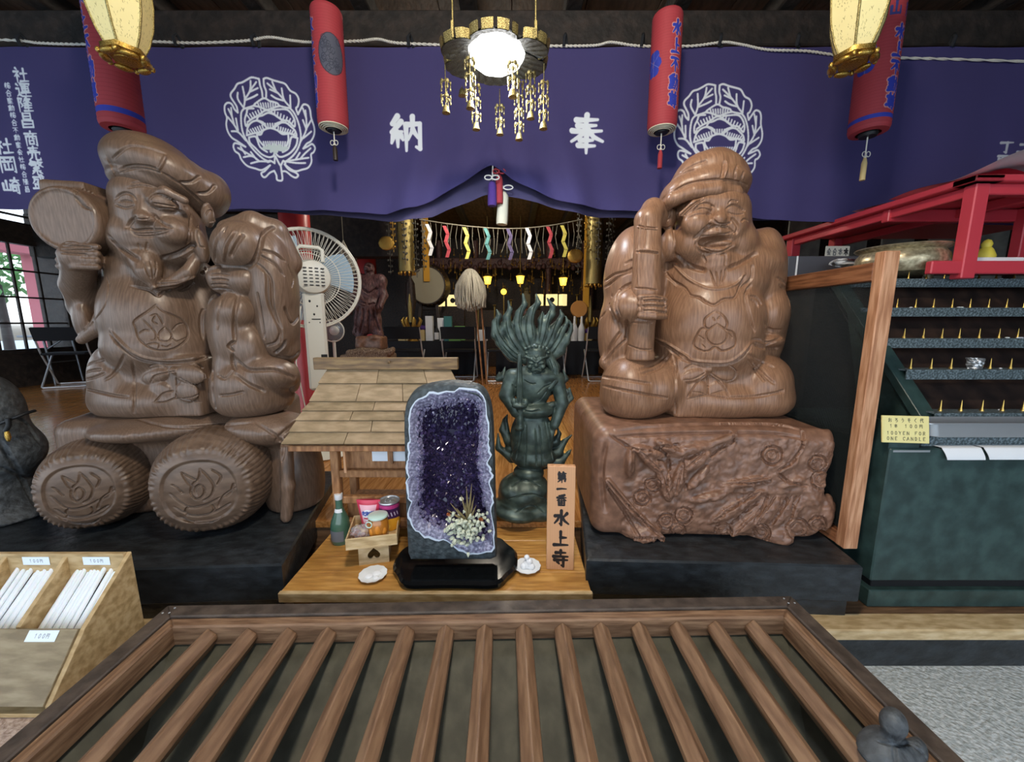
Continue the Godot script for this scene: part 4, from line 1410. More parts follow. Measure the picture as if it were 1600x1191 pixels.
func emblem(pic: Pic, mid: Vector2, k: float):
	var white := hexc("dfe4ea")
	var rows := ["500 140 430 128 380 150 330 175 280 190 245 235 205 275 200 310 222 350 250 400 255 455", "500 140 505 200 518 250 520 310", "255 455 225 425 200 375 160 362 125 390 120 450 135 500 120 560 128 630 165 690 220 725 300 780", "300 780 240 755 190 745 172 775 185 820 225 850 245 905 300 965 380 990 450 1005 540 960",
		"540 960 480 1015 440 1035 450 1068 480 1075 530 1035 580 1015", "545 140 580 130 640 150 700 165 760 185 805 245 860 275 885 330 870 390 850 410 865 465", "545 140 545 200 560 250 555 310", "865 465 895 420 930 375 975 385 995 430 1000 500 1025 590 1020 660 980 720 930 745 890 790", "890 790 940 770 990 750 1020 790 1000 830 970 850 970 920 930 975 860 995 780 1010 690 950",
		"690 950 730 1000 790 1025 815 1050 790 1075 750 1060 700 1020 660 1020", "580 1015 600 1060 605 1105 655 1105 655 1020 650 960", "590 940 600 870 625 920 650 960 680 915 700 940", "520 930 545 915 590 940",
		"320 420 290 460 280 560 290 650 330 740 400 830 480 900 540 925", "790 410 830 460 865 560 875 680 840 780 780 860 700 925", "320 420 420 390 440 370 530 318 590 345 620 350 665 365 690 390 790 410", "420 390 480 400 555 425 640 400 690 390",
		"420 415 360 420 345 460 320 520 325 580 345 560", "345 545 400 510 460 480 550 430 640 480 700 520 760 530 790 560 820 580 825 520 790 450 740 420 640 425 600 430", "440 525 460 490 500 480 560 455 620 470 650 490 700 530 640 555 610 590",
		"440 525 500 545 530 590", "325 670 340 600 380 550 440 530 500 560 540 600", "325 670 400 650 460 640 490 620", "610 600 680 550 740 550 790 590 820 620 830 670 780 650 700 640 670 630", "430 660 470 660 500 620 570 600 640 620 690 655 750 650",
		"430 660 435 700 480 760 520 800", "750 650 745 720 720 770 690 800", "345 690 350 740 400 790 460 850 530 880 580 870 600 830", "345 690 390 680 420 690 450 780 520 830", "840 690 820 760 760 830 690 870 640 875 600 830", "840 690 790 680 770 700 740 790 680 830",
		"320 410 270 330 275 270", "320 410 340 330 330 215", "340 330 400 250 415 160", "400 250 470 170", "400 260 480 225", "340 340 420 310 470 285", "795 400 735 330 720 225", "795 400 800 290", "735 330 660 250 580 180", "660 250 630 165", "670 265 600 235", "735 340 660 320 610 290",
		"310 720 240 640 170 630", "240 640 205 570 145 495", "205 570 190 490 160 420", "190 490 190 410", "240 620 230 510", "870 720 940 600 945 430", "945 500 920 410", "940 600 1000 520", "900 690 990 630", "940 610 910 520",
		"530 925 430 920 340 940", "430 920 360 870 270 880", "360 870 290 830 220 790", "290 850 250 780", "400 900 350 830", "700 920 800 930 900 930", "720 915 850 890 940 880", "850 890 900 840 970 790", "800 900 850 830"]
	for s in rows:
		var q := curve2(pl(s), 4)
		for i in q.size(): q[i] = mid + (q[i] - Vector2(575, 610)) * k
		pic.line(q, 1.8, white)
	for g in [[480, 405, 640, 400, 8, -40], [375, 520, 500, 460, 6, -40], [600, 460, 790, 560, 8, -38], [530, 600, 620, 600, 5, -44], [370, 660, 500, 610, 7, -38], [650, 620, 800, 665, 8, -36], [500, 790, 720, 790, 12, -60]]:
		for i in g[4]:
			var t = float(i) / (g[4] - 1)
			var a := Vector2(lerpf(g[0], g[2], t), lerpf(g[1], g[3], t))
			pic.line([mid + (a - Vector2(575, 610)) * k, mid + (a + Vector2((a.x - 590) * 0.12, g[5]) - Vector2(575, 610)) * k], 1.5, white)
	var fan := pl("490 790 540 765 600 755 660 765 720 790 690 810 620 825 600 835 560 825 510 812")
	for i in fan.size(): fan[i] = mid + (fan[i] - Vector2(575, 610)) * k
	for i in fan.size() - 1: pic.line([fan[i], mid + (Vector2(600, 800) - Vector2(575, 610)) * k], 3.0, hexc("c9d4d4"))

func build_curtain():
	var pic := Pic.new(2048, 356, hexc("3b3568"))
	var white := hexc("dfe6ee")
	var k := 2048.0 / CW * 0.0094 / 2.1 * 0.87 / 6.618 * 1.0
	k = cpx(492, 201).x - cpx(352, 201).x
	k /= 925.0
	emblem(pic, cpx(423, 202), k)
	emblem(pic, cpx(1123, 212), k)
	glyph(pic, "納", cpx(633, 208), Vector2(66, 68), 4.7, white)
	glyph(pic, "奉", cpx(917, 208), Vector2(68, 72), 4.7, white)
	var col := [["社", 33, 118], ["運", 37, 141], ["隆", 40, 164], ["昌", 43, 188], ["商", 49, 217], ["売", 53, 240], ["繁", 57, 262], ["盛", 61, 284]]
	for c in col: glyph(pic, c[0], cpx(c[1], c[2]), Vector2(30, 27), 1.9, white)
	for c in [["社", 2, 227], ["岡", 8, 256], ["崎", 13, 289]]: glyph(pic, c[0], cpx(c[1], c[2]), Vector2(38, 31), 2.2, white)
	var small := "総合産動総合不動産会社総合隆昌"
	for i in small.length():
		glyph(pic, small[i], cpx(11 + 29.0 * i / 14, 134 + 161.0 * i / 14), Vector2(13, 11), 0.9, white)
	glyph(pic, "丁", cpx(1573, 230), Vector2(28, 24), 2.2, hexc("b9bcc4"))
	glyph(pic, "酉", cpx(1569, 252), Vector2(28, 24), 2.2, hexc("b9bcc4"))
	glyph(pic, "二", cpx(1600, 231), Vector2(26, 22), 2.2, hexc("b9bcc4"))
	glyph(pic, "十", cpx(1596, 252), Vector2(26, 24), 2.2, hexc("b9bcc4"))
	var cm := print_mat("curtain_cloth", pic, 0.85)
	cm.rim_enabled = true
	cm.rim = 0.12
	var front := pl("-400 325 0 326 160 326 380 326 520 331 600 333 650 323 700 300 735 280 769 262 800 284 850 306 900 320 960 327 1000 329 1100 335 1240 345 1600 352 2000 356")
	var back := pl("-400 320 0 318 380 324 560 337 620 341 670 333 720 315 760 302 810 306 860 318 920 332 1000 335 1240 340 2000 345")
	var hem := func(edge: PackedVector2Array, x: float) -> float:
		for i in edge.size() - 1:
			var a := at(edge[i].x, edge[i].y, PLANE)
			var b := at(edge[i + 1].x, edge[i + 1].y, PLANE)
			if x <= b.x or i == edge.size() - 2:
				var t := clampf((x - a.x) / (b.x - a.x), 0.0, 1.0)
				return lerpf(a.y, b.y, t)
		return 1.4
	var cur := base("temple_curtain", Vector3(0, 1.45, -PLANE), "long purple temple curtain with white peony crests and lettering, gathered up at its middle", "curtain")
	var nu := 420
	var nv := 40
	var edge_y := PackedFloat32Array()
	var edge_b := PackedFloat32Array()
	for i in nu + 1:
		var x := lerpf(-4.3, 4.3, float(i) / nu)
		edge_y.append(hem.call(front, x))
		edge_b.append(hem.call(back, x))
	var sheet_of := func(ey: PackedFloat32Array, depth: float, amp: float) -> MB:
		var m := MB.new()
		for j in nv + 1:
			for i in nu + 1:
				var x := lerpf(-4.3, 4.3, float(i) / nu)
				var w := float(j) / nv
				var y := lerpf(2.37, ey[i], w)
				var g := x + 0.115
				var sag := exp(-g * g / 1.1)
				var fall := pow(w, 1.6)
				var ph := absf(g) * 15.0 + (1.0 - w) * 5.0 * sag
				var z := amp * fall * (sin(ph) * 0.6 + 0.5 * sin(ph * 1.7 + 1.0)) * (0.35 + sag) + 0.012 * fall * sin(x * 5.3 + 1.3) + 0.004 * sin(x * 11.0)
				z += amp * 1.2 * pow(w, 4.0) * exp(-g * g / 0.02) + 0.012 * sag * fall * sin(6.0 * w + absf(g) * 7.0)
				m.add(Vector3(x, y, -depth + z), Vector3.BACK, Vector2((x + CW / 2) / CW, (CTOP - y) / CH))
		for j in nv:
			for i in nu:
				var p := j * (nu + 1) + i
				m.ix.append_array([p, p + 1, p + nu + 2, p, p + nu + 2, p + nu + 1])
		var acc := PackedVector3Array()
		acc.resize(m.v.size())
		for i in range(0, m.ix.size(), 3):
			var gg := (m.v[m.ix[i + 2]] - m.v[m.ix[i]]).cross(m.v[m.ix[i + 1]] - m.v[m.ix[i]])
			for q in 3: acc[m.ix[i + q]] += gg
		for i in acc.size(): m.n[i] = acc[i].normalized()
		return m
	var cloth := part(cur, "front_cloth", sheet_of.call(edge_y, PLANE, 0.022), cm)
	flat_mat("curtain_back", "4c4668", 0.9)
	part(cur, "lining", sheet_of.call(edge_b, PLANE + 0.07, 0.02), M("curtain_back"))
	for i in 19:
		var x := -4.0 + i * 0.43
		var m := MB.new()
		m.tube([Vector3(x - 0.012, 2.365, -2.385), Vector3(x - 0.012, 2.40, -2.37), Vector3(x - 0.005, 2.425, -2.385), Vector3(x + 0.005, 2.40, -2.41), Vector3(x + 0.01, 2.365, -2.40)], 0.009, 6)
		part(cloth, "loop", m, M("black_cloth"))
	# twisted rope
	var path := curve2(pl("-300 56 0 64 60 69 130 71 230 67 300 69 380 66 420 60 455 65 490 68 560 66 590 63 620 69 690 72 780 74 870 74 930 73 955 68 1000 74 1080 74 1130 68 1160 72 1200 80 1260 82 1330 90 1500 95 1800 104"), 5)
	var rp := PackedVector3Array()
	for q in path: rp.append(at(q.x, q.y - 2, PLANE - 0.01))
	var m := MB.new()
	for h in 2:
		var pp := PackedVector3Array()
		var total := 700
		for i in total:
			var f := float(i) / (total - 1) * (rp.size() - 1)
			var p := rp[int(f)].lerp(rp[mini(int(f) + 1, rp.size() - 1)], f - int(f))
			var a := i * 1.1 + h * PI
			pp.append(p + Vector3(0, cos(a), sin(a)) * 0.0035)
		m.tube(pp, 0.0042, 5)
	one("twisted_rope", m, M("rope_white"), "thin twisted white rope that holds up the purple curtain", "rope")
	# tassels at the gather
	tassel("curtain_tassel", at(769, 283, 2.36), at(769, 322, 2.36), 0.026, "purple_cloth", "fat purple tassel with a white looped cord at the curtain's gather", "curtain tassels", at(770, 259, 2.36))
	tassel("curtain_tassel", at(780, 273, 2.38), at(780, 318, 2.38), 0.022, "red_cloth", "red tassel hanging behind the purple one at the curtain's gather", "curtain tassels", at(774, 262, 2.38))
	tassel("curtain_tassel", at(787, 299, 2.42), at(784, 351, 2.42), 0.034, "cream_cloth", "long cream double tassel, lowest of three at the curtain's gather", "curtain tassels", at(775, 264, 2.40))

func tassel(called: String, top: Vector3, bottom: Vector3, r: float, mat: String, label: String, group := "", hang := Vector3.ZERO):
	var t := base(called, bottom, label, "tassel", group)
	var m := MB.new()
	var ax := (top - bottom)
	var h := ax.length()
	m.lathe(Transform3D(Basis(Quaternion(Vector3.UP, ax.normalized())), bottom), PackedVector2Array([Vector2(0, 0), Vector2(r * 0.95, 0.0), Vector2(r, h * 0.15), Vector2(r * 0.9, h * 0.8), Vector2(r * 0.75, h * 0.9), Vector2(r * 0.3, h), Vector2(0, h)]), 28, 0, TAU, 0.06, 9)
	part(t, "skirt", m, M(mat))
	m = MB.new()
	if hang != Vector3.ZERO: m.rod(top - Vector3(0, 0.005, 0), hang, 0.004)
	for s in [-1, 1]:
		m.tube(loop_at(top + Vector3(0, 0.01, r), s * r * 1.6), 0.004, 6)
	part(t, "cord", m, M("rope_white" if mat != "red_cloth" else "red_cloth"))

func loop_at(p: Vector3, reach: float) -> PackedVector3Array:
	var o := PackedVector3Array()
	for i in 13:
		var a := TAU * i / 12
		o.append(p + Vector3(reach * (1.0 - cos(a)) * 0.5, sin(a) * 0.012, 0))
	return o

# ---------------------------------------------------------------- lanterns
func lantern_print(called: String, words: String, at_u: float, emblem_u: float, style: String) -> StandardMaterial3D:
	var pic := Pic.new(512, 512, hexc("a83840"))
	for i in 40:                                               # bamboo hoops under the paper
		var y := 512.0 * (i + 0.5) / 40
		pic.line([Vector2(0, y), Vector2(511, y)], 0.8, hexc("983038"))
	var blue := hexc("2b3aa6")
	var pale := hexc("c98a86")
	if style == "band":
		pic.line([Vector2(0, 480), Vector2(511, 480)], 9, blue)
	if style == "oval":
		var o := PackedVector2Array()
		for i in 24: o.append(Vector2(emblem_u * 512 + cos(TAU * i / 24) * 66, 220 + sin(TAU * i / 24) * 92))
		pic.area(o, hexc("4d5060"))
		for i in 26:
			var c := Vector2(emblem_u * 512 + rng.randf_range(-45, 45), 220 + rng.randf_range(-70, 70))
			var q := PackedVector2Array()
			for j in 9: q.append(c + Vector2(cos(j * 0.7) * 12, sin(j * 0.7) * 15))
			pic.line(q, 1.3, hexc("2d3142"))
		o.append(o[0])
		pic.line(o, 2.0, hexc("3a2a3a"))
	elif style == "flower" or style == "band":
		for i in 6:
			var c := Vector2(emblem_u * 512 + cos(i * TAU / 6) * 26, 230 + sin(i * TAU / 6) * 40)
			pic.dab(c, c + Vector2(0, 4), 22, 24, blue)
		for i in 6:
			pic.line([Vector2(emblem_u * 512, 230), Vector2(emblem_u * 512 + cos(i * TAU / 6 + 0.5) * 40, 230 + sin(i * TAU / 6 + 0.5) * 60)], 1.5, hexc("6a74b8"))
	var n := words.length()
	var y0 := 50.0 if style != "band" else 120.0
	var step := (455.0 - y0) / n if style != "band" else 68.0
	for pass_ in 2:
		for i in n:
			glyph(pic, words[i], Vector2(at_u * 512, y0 + step * (i + 0.5)), Vector2(62, step * 0.92), 10.0 if pass_ == 0 else 6.0, pale if pass_ == 0 else blue)
	if style == "band":
		for i in 2:
			glyph(pic, "山川"[i], Vector2(at_u * 512 - 38 + 76 * i, 62), Vector2(52, 62), 5.0, hexc("34387a"))
	var m := print_mat(called, pic, 0.7)
	m.texture_repeat = true
	return m

func red_lantern(bottom: Vector3, top_y: float, r: float, mat: StandardMaterial3D, label: String, open_bottom: bool, tassel_len: float, tassel_mat: String):
	var t := base("paper_lantern", bottom, label, "lantern", "red paper lanterns before the curtain")
	var h := top_y - bottom.y
	var prof := PackedVector2Array()
	prof.append(Vector2(r * 0.62, h + 0.012))
	prof.append(Vector2(r * 0.93, h + 0.008))
	var nrib := 36
	for i in nrib * 2 + 1:
		var y := h - h * i / (nrib * 2.0)
		prof.append(Vector2(r * (1.0 if i % 2 else 0.982), y))
	prof.append(Vector2(r * 0.93, -0.012))
	prof.append(Vector2(r * 0.6, -0.016))
	var m := MB.new()
	m.lathe(Transform3D(Basis(), bottom), prof, 40)
	for i in m.uv.size(): m.uv[i].y = 1.0 - (m.v[i].y - bottom.y) / h
	mat.uv1_scale = Vector3(-1, 1, 1)
	part(t, "shade", m, mat)
	for e in [0, 1]:
		m = MB.new()
		var y := -0.03 if e == 0 else h + 0.005
		m.lathe(Transform3D(Basis(), bottom + Vector3(0, y, 0)), PackedVector2Array([Vector2(0, 0), Vector2(r * 0.42, 0), Vector2(r * 0.48, 0.012), Vector2(r * 0.42, 0.026), Vector2(0, 0.026)]), 24)
		part(t, "ring", m, M("black"))
	if open_bottom:
		m = MB.new()
		for k in 4:
			var ring := PackedVector3Array()
			var rr := r * (0.9 - 0.11 * k)
			for i in 25: ring.append(bottom + Vector3(cos(TAU * i / 24) * rr, -0.014 - 0.003 * k, sin(TAU * i / 24) * rr))
			m.tube(ring, 0.0035, 5)
		part(t, "hoop", m, M("cream_cloth"))
	m = MB.new()
	m.rod(bottom + Vector3(0, h, 0), bottom + Vector3(0, maxf(h + 0.05, 2.72 - bottom.y), 0), 0.003)
	part(t, "cord", m, M("black"))
	if tassel_len > 0.0:
		m = MB.new()
		m.rod(bottom + Vector3(0, -0.03, 0), bottom + Vector3(0, -0.03 - tassel_len * 0.45, 0), 0.003)
		m.ball(bottom + Vector3(0, -0.03 - tassel_len * 0.45, 0), Vector3(0.007, 0.009, 0.007))
		for s in [-1, 1]: m.tube(loop_at(bottom + Vector3(0, -0.03 - tassel_len * 0.4, 0.005), s * 0.02), 0.002, 5)
		part(t, "tassel_cord", m, M("rope_white"))
		m = MB.new()
		m.lathe(Transform3D(Basis(), bottom + Vector3(0, -0.03 - tassel_len, 0)), PackedVector2Array([Vector2(0, 0), Vector2(0.012, 0), Vector2(0.012, tassel_len * 0.4), Vector2(0.006, tassel_len * 0.52), Vector2(0, tassel_len * 0.55)]), 12)
		part(t, "tassel", m, M(tassel_mat))

func build_lanterns():
	red_lantern(at(192, 199, 2.05), at(160, -70, 2.05).y, 0.087, lantern_print("lantern_print_a", "水上不動尊", 0.66, 0.3, "band"), "red paper lantern with a blue hem band, hanging above the flat cap statue", false, 0.0, "black")
	red_lantern(at(521, 196, 2.18), at(515, 20, 2.18).y, 0.076, lantern_print("lantern_print_b", "水上不動尊", 0.60, 0.84, "oval"), "red paper lantern with a dark oval mark, left of the lamp canopy", true, 0.14, "drum_body")
	red_lantern(at(1034, 199, 2.18), at(1037, 28, 2.18).y, 0.074, lantern_print("lantern_print_c", "水上不動尊", 0.81, 0.56, "flower"), "red paper lantern with blue flower and lettering, right of the lamp canopy", true, 0.17, "red_cloth")
	red_lantern(at(1357, 204, 2.05), at(1390, 8, 2.05).y, 0.082, lantern_print("lantern_print_d", "水上不動尊", 0.80, 0.55, "band"), "red paper lantern with blue hem band and long tan tassel, above the candle stand", false, 0.2, "carton")
	for s in [[196, 82, 2.05 * 0.8, "cream glowing hexagonal hanging lantern on gilt base at upper left"], [1334, 87, 2.05 * 0.8, "cream glowing hexagonal hanging lantern on gilt base at upper right"]]:
		hexa_lantern(at(s[0], s[1], s[2]), s[3])

func hexa_lantern(p: Vector3, label: String):
	var t := base("hanging_lantern", p, label, "lantern", "cream hexagonal lanterns")
	var prof := [[0.0, 0.050], [0.05, 0.073], [0.12, 0.092], [0.20, 0.10], [0.30, 0.096], [0.38, 0.08]]
	var pic := Pic.new(128, 256, hexc("efe2a8"))
	for i in 150:
		var a := Vector2(rng.randf() * 128, rng.randf() * 256)
		var d := Vector2.from_angle(rng.randf_range(0.3, 2.6)) * rng.randf_range(2, 6)
		pic.line([a, a + d], rng.randf_range(0.4, 0.9), hexc("7a6a34").lerp(hexc("efe2a8"), rng.randf() * 0.5))
	if not mats.has("lantern_paper"):
		var lm := print_mat("lantern_paper", pic, 0.7)
		lm.emission_enabled = true
		lm.emission = hexc("e8d68c")
		lm.emission_texture = lm.albedo_texture
		lm.emission_operator = BaseMaterial3D.EMISSION_OP_MULTIPLY
		lm.emission_energy_multiplier = 0.1
	for k in 6:
		var m := MB.new()
		var a := TAU * (k + 0.15) / 6
		var b := TAU * (k + 1.15) / 6
		m.sheet(4, 14, func(u: float, w: float) -> Vector3:
			var f := w * (prof.size() - 1)
			var i := mini(int(f), prof.size() - 2)
			var r: float = lerpf(prof[i][1], prof[i + 1][1], f - i)
			var y: float = lerpf(prof[i][0], prof[i + 1][0], f - i)
			return p + Vector3(cos(a), 0, sin(a)).lerp(Vector3(cos(b), 0, sin(b)), u) * r + Vector3(0, y, 0))
		part(t, "panel", m, M("lantern_paper"))
		m = MB.new()
		var q := PackedVector3Array()
		for s in prof: q.append(p + Vector3(cos(a) * s[1], s[0], sin(a) * s[1]))
		m.tube(q, 0.004, 6)
		part(t, "rib", m, M("old_gold"))
	var m2 := MB.new()
	m2.lathe(Transform3D(Basis(Vector3.UP, -0.15), p), PackedVector2Array([Vector2(0.0, -0.028), Vector2(0.05, -0.028), Vector2(0.055, -0.02), Vector2(0.07, -0.012), Vector2(0.07, 0.004), Vector2(0.058, 0.006), Vector2(0, 0.006)]), 6)
	m2.lathe(Transform3D(Basis(), p), PackedVector2Array([Vector2(0, -0.034), Vector2(0.02, -0.034), Vector2(0.034, -0.03), Vector2(0.04, -0.02)]), 16)
	part(t, "gilt_base", m2, M("gold"))
	for k in 6:
		var m := MB.new()
		var a := TAU * (k + 0.65) / 6
		m.ball(p + Vector3(cos(a) * 0.062, -0.03, sin(a) * 0.062), Vector3(0.03, 0.011, 0.016), Basis(Vector3.UP, -a + PI / 2), 10)
		m.ball(p + Vector3(cos(a + 0.52) * 0.075, -0.026, sin(a + 0.52) * 0.075), Vector3(0.009, 0.011, 0.009), Basis(), 8)
		part(t, "gilt_petal", m, M("gold"))
	m2 = MB.new()
	m2.lathe(Transform3D(Basis(), p + Vector3(0, 0.38, 0)), PackedVector2Array([Vector2(0.1, 0), Vector2(0.11, 0.02), Vector2(0.06, 0.06), Vector2(0.0, 0.08)]), 6)
	m2.rod(p + Vector3(0, 0.45, 0), Vector3(p.x, 2.72, p.z), 0.006)
	part(t, "cap", m2, M("old_gold"))
	lamp("hanging_lantern_light", p + Vector3(0, 0.15, 0.0), "ffe9a8", 0.012, 0.05)

# ---------------------------------------------------------------- flower shaped lamp canopy with hanging ornaments
func build_chandelier():
	var c := at(774, 92, 1.72)
	var t := base("lamp_canopy", c, "flower shaped metal lamp canopy with a bright round lamp and dangling ornaments", "chandelier")
	var outline := func(a: float) -> float: return 0.225 * (0.78 + 0.22 * pow(absf(cos(a * 3.0 + PI / 2)), 0.5))
	var rz := 0.76
	var m := MB.new()
	var n := 96
	m.sheet(n, 14, func(u: float, w: float) -> Vector3:
		var a := u * TAU
		var r: float = lerpf(0.03, outline.call(a), w)
		return c + Vector3(cos(a) * r, 0.045 * (1.0 - w * w) + 0.0035 * sin(a * 30.0) * sin(w * 22.0), sin(a) * r * rz), 0.006)
	part(t, "canopy", m, M("silver_gold"))
	m = MB.new()
	for k in n:
		var a := TAU * k / n
		var b := TAU * (k + 1) / n
		var ra: float = outline.call(a)
		var rb: float = outline.call(b)
		if k % 4 == 3: continue
		for q in [[1.0, 1.03, 1.0], [0.97, 1.0, -1.0]]:
			m.flat([c + Vector3(cos(a) * ra * q[0], -0.004, sin(a) * ra * rz * q[0]), c + Vector3(cos(b) * rb * q[0], -0.004, sin(b) * rb * rz * q[0]), c + Vector3(cos(b) * rb * q[1], 0.028, sin(b) * rb * rz * q[1]), c + Vector3(cos(a) * ra * q[1], 0.028, sin(a) * ra * rz * q[1])], Vector3(cos(a), 0, sin(a)) * q[2])
	part(t, "rim", m, M("old_gold"))
	m = MB.new()
	var lc := c + Vector3(0.004, 0.0, 0.0)
	m.lathe(Transform3D(Basis(), lc), PackedVector2Array([Vector2(0, -0.03), Vector2(0.05, -0.027), Vector2(0.085, -0.018), Vector2(0.108, 0.0), Vector2(0.112, 0.02), Vector2(0.1, 0.034), Vector2(0, 0.036)]), 32, 0, TAU, 0.03, 9)
	part(t, "lamp_globe", m, M("lamp_glow"))
	for s in [0.31, -0.31]:
		m = MB.new()
		m.rod(c + Vector3(s * 0.5, 0.02, 0.10), Vector3(c.x + s * 0.5, 2.72, c.z + 0.10), 0.0035)
		m.bar(c + Vector3(s * 0.5, 0.0, 0.11), c + Vector3(s * 0.5, 0.06, 0.11), 0.012, 0.012)
		part(t, "hanging_rod", m, M("old_gold"))
	for s in [[697, 1.75, 177, 2], [735, 1.68, 170, 4], [744, 1.84, 203, 3], [781, 1.92, 211, 2], [801, 1.68, 152, 3], [811, 1.84, 219, 4], [829, 1.79, 186, 3], [849, 1.75, 202, 3], [722, 1.9, 150, 2]]:
		m = MB.new()
		var b := at(s[0], s[2], s[1])
		var top := Vector3(b.x, c.y, b.z)
		m.rod(b, top, 0.0022, -1, 5)
		m.lathe(Transform3D(Basis(), b), PackedVector2Array([Vector2(0, -0.004), Vector2(0.017, 0), Vector2(0.014, 0.012), Vector2(0.011, 0.024), Vector2(0.005, 0.031), Vector2(0, 0.032)]), 10)
		for k in s[3]:
			var y = b.y + 0.06 + k * 0.055
			if y > top.y - 0.01: continue
			for i in 5:
				var a = TAU * i / 5 + k
				var q := Vector3(b.x, y, b.z) + Vector3(cos(a), 0, sin(a)) * 0.02
				m.ball(q, Vector3(0.009, 0.009, 0.004), Basis(Vector3.UP, -a + PI / 2), 6)
				m.rod(Vector3(b.x, y + 0.012, b.z), q, 0.0018, -1, 4)
				m.rod(q, q - Vector3(0, 0.022, 0), 0.0014, -1, 4)
				m.ball(q - Vector3(0, 0.024, 0), Vector3(0.0038, 0.007, 0.0038), Basis(), 6)
		part(t, "ornament_strand", m, M("old_gold"))
	var sl := SpotLight3D.new()
	sl.name = "lamp_canopy_light"
	sl.position = lc + Vector3(0, -0.045, 0)
	sl.rotation_degrees.x = -90.0
	sl.spot_angle = 84.0
	sl.spot_angle_attenuation = 0.3
	sl.spot_range = 30.0
	sl.light_color = hexc("e6f0ff")
	sl.light_energy = 0.8
	sl.light_size = 0.1
	sl.shadow_enabled = true
	add_child(sl)
	ceiling_lamp(Vector3(0.0, 2.585, -0.35), 2.0, "round white ceiling lamp above the offering box, out of the picture")
	ceiling_lamp(Vector3(-0.3, 2.585, -4.3), 1.5, "round white ceiling lamp inside the hall behind the purple curtain")

func ceiling_lamp(p: Vector3, power: float, label: String):
	var t := base("ceiling_lamp", p, label, "lamp")
	var m := MB.new()
	m.lathe(Transform3D(Basis(), p), PackedVector2Array([Vector2(0, -0.03), Vector2(0.12, -0.02), Vector2(0.15, 0.0), Vector2(0.15, 0.012), Vector2(0, 0.012)]), 28)
	part(t, "glowing_diffuser", m, M("lamp_glow"))
	lamp("ceiling_lamp_light", p + Vector3(0, -0.12, 0), "fff2de", power, 0.12)

# ---------------------------------------------------------------- plinths, bale pedestal, carved block
func plinth(corners: Array, label: String):
	var p2 := PackedVector2Array()
	for c in corners: p2.append(c)
	var t := base("black_plinth", Vector3((p2[0].x + p2[2].x) / 2, -0.15, -(p2[0].y + p2[2].y) / 2), label, "plinth", "black plinths under the carved statues")
	var xf := Transform3D(Basis(Vector3.RIGHT, Vector3(0, 0, -1), Vector3.UP), Vector3(0, 0.05, 0))
	var m := MB.new()
	m.prism(p2, xf, 0.135, 0.006)
	part(t, "top_slab", m, M("black_lacquer"))
	var mid := (p2[0] + p2[1] + p2[2] + p2[3]) / 4.0
	var q := PackedVector2Array()
	for c in p2: q.append(mid + (c - mid) * 0.955)
	m = MB.new()
	m.prism(q, Transform3D(xf.basis, Vector3(0, -0.085, 0)), 0.065, 0.003)
	part(t, "foot", m, M("black_lacquer"))

func build_plinths():
	plinth([Vector2(0.254, 1.205), Vector2(1.165, 1.167), Vector2(1.262, 1.99), Vector2(0.36, 2.03)], "black lacquered plinth under the carved bamboo leaf block")
	plinth([Vector2(-2.35, 1.10), Vector2(-0.771, 1.177), Vector2(-0.945, 2.0), Vector2(-2.5, 1.95)], "long black lacquered plinth under the rice bale pedestal and grey figure")
	var t := base("grey_figure", Vector3(-1.95, 0.05, -1.52), "dark grey rounded stone figure bound with black cord at the left picture edge", "statue")
	var c := Carve.new()
	ells(c, [[-10, 645, 1.52, 58, 60, 56, 0, 0.05], [0, 705, 1.52, 84, 46, 60, 0, 0.05], [-20, 780, 1.50, 96, 80, 62, 0, 0.05], [20, 830, 1.50, 110, 50, 60, 0, 0.05], [-60, 720, 1.56, 90, 110, 60, 0, 0.05]])
	floor_cut(c, t.position, 0.05)
	carved(c, 0.012, [[12, 7, "0 690 30 740 55 790"], [10, 6, "60 690 40 660 20 655"], [10, 6, "0 730 40 745 62 742"]], t, "body", "grey_stone")
	var m := MB.new()
	var q := PackedVector3Array()
	for s in [[-20, 666, 1.40], [0, 662, 1.405], [20, 654, 1.415], [40, 646, 1.44], [54, 642, 1.48]]: q.append(at(s[0], s[1], s[2]))
	m.tube(q, 0.006, 8)
	m.tube([at(12, 654, 1.40), at(14, 664, 1.40), at(9, 674, 1.40)], 0.008, 6)
	part(t, "cord", m, M("black"))
	m = MB.new()
	m.ball(at(12, 681, 1.40), Vector3(0.008, 0.024, 0.008))
	part(t, "gilt_charm", m, M("gold"))

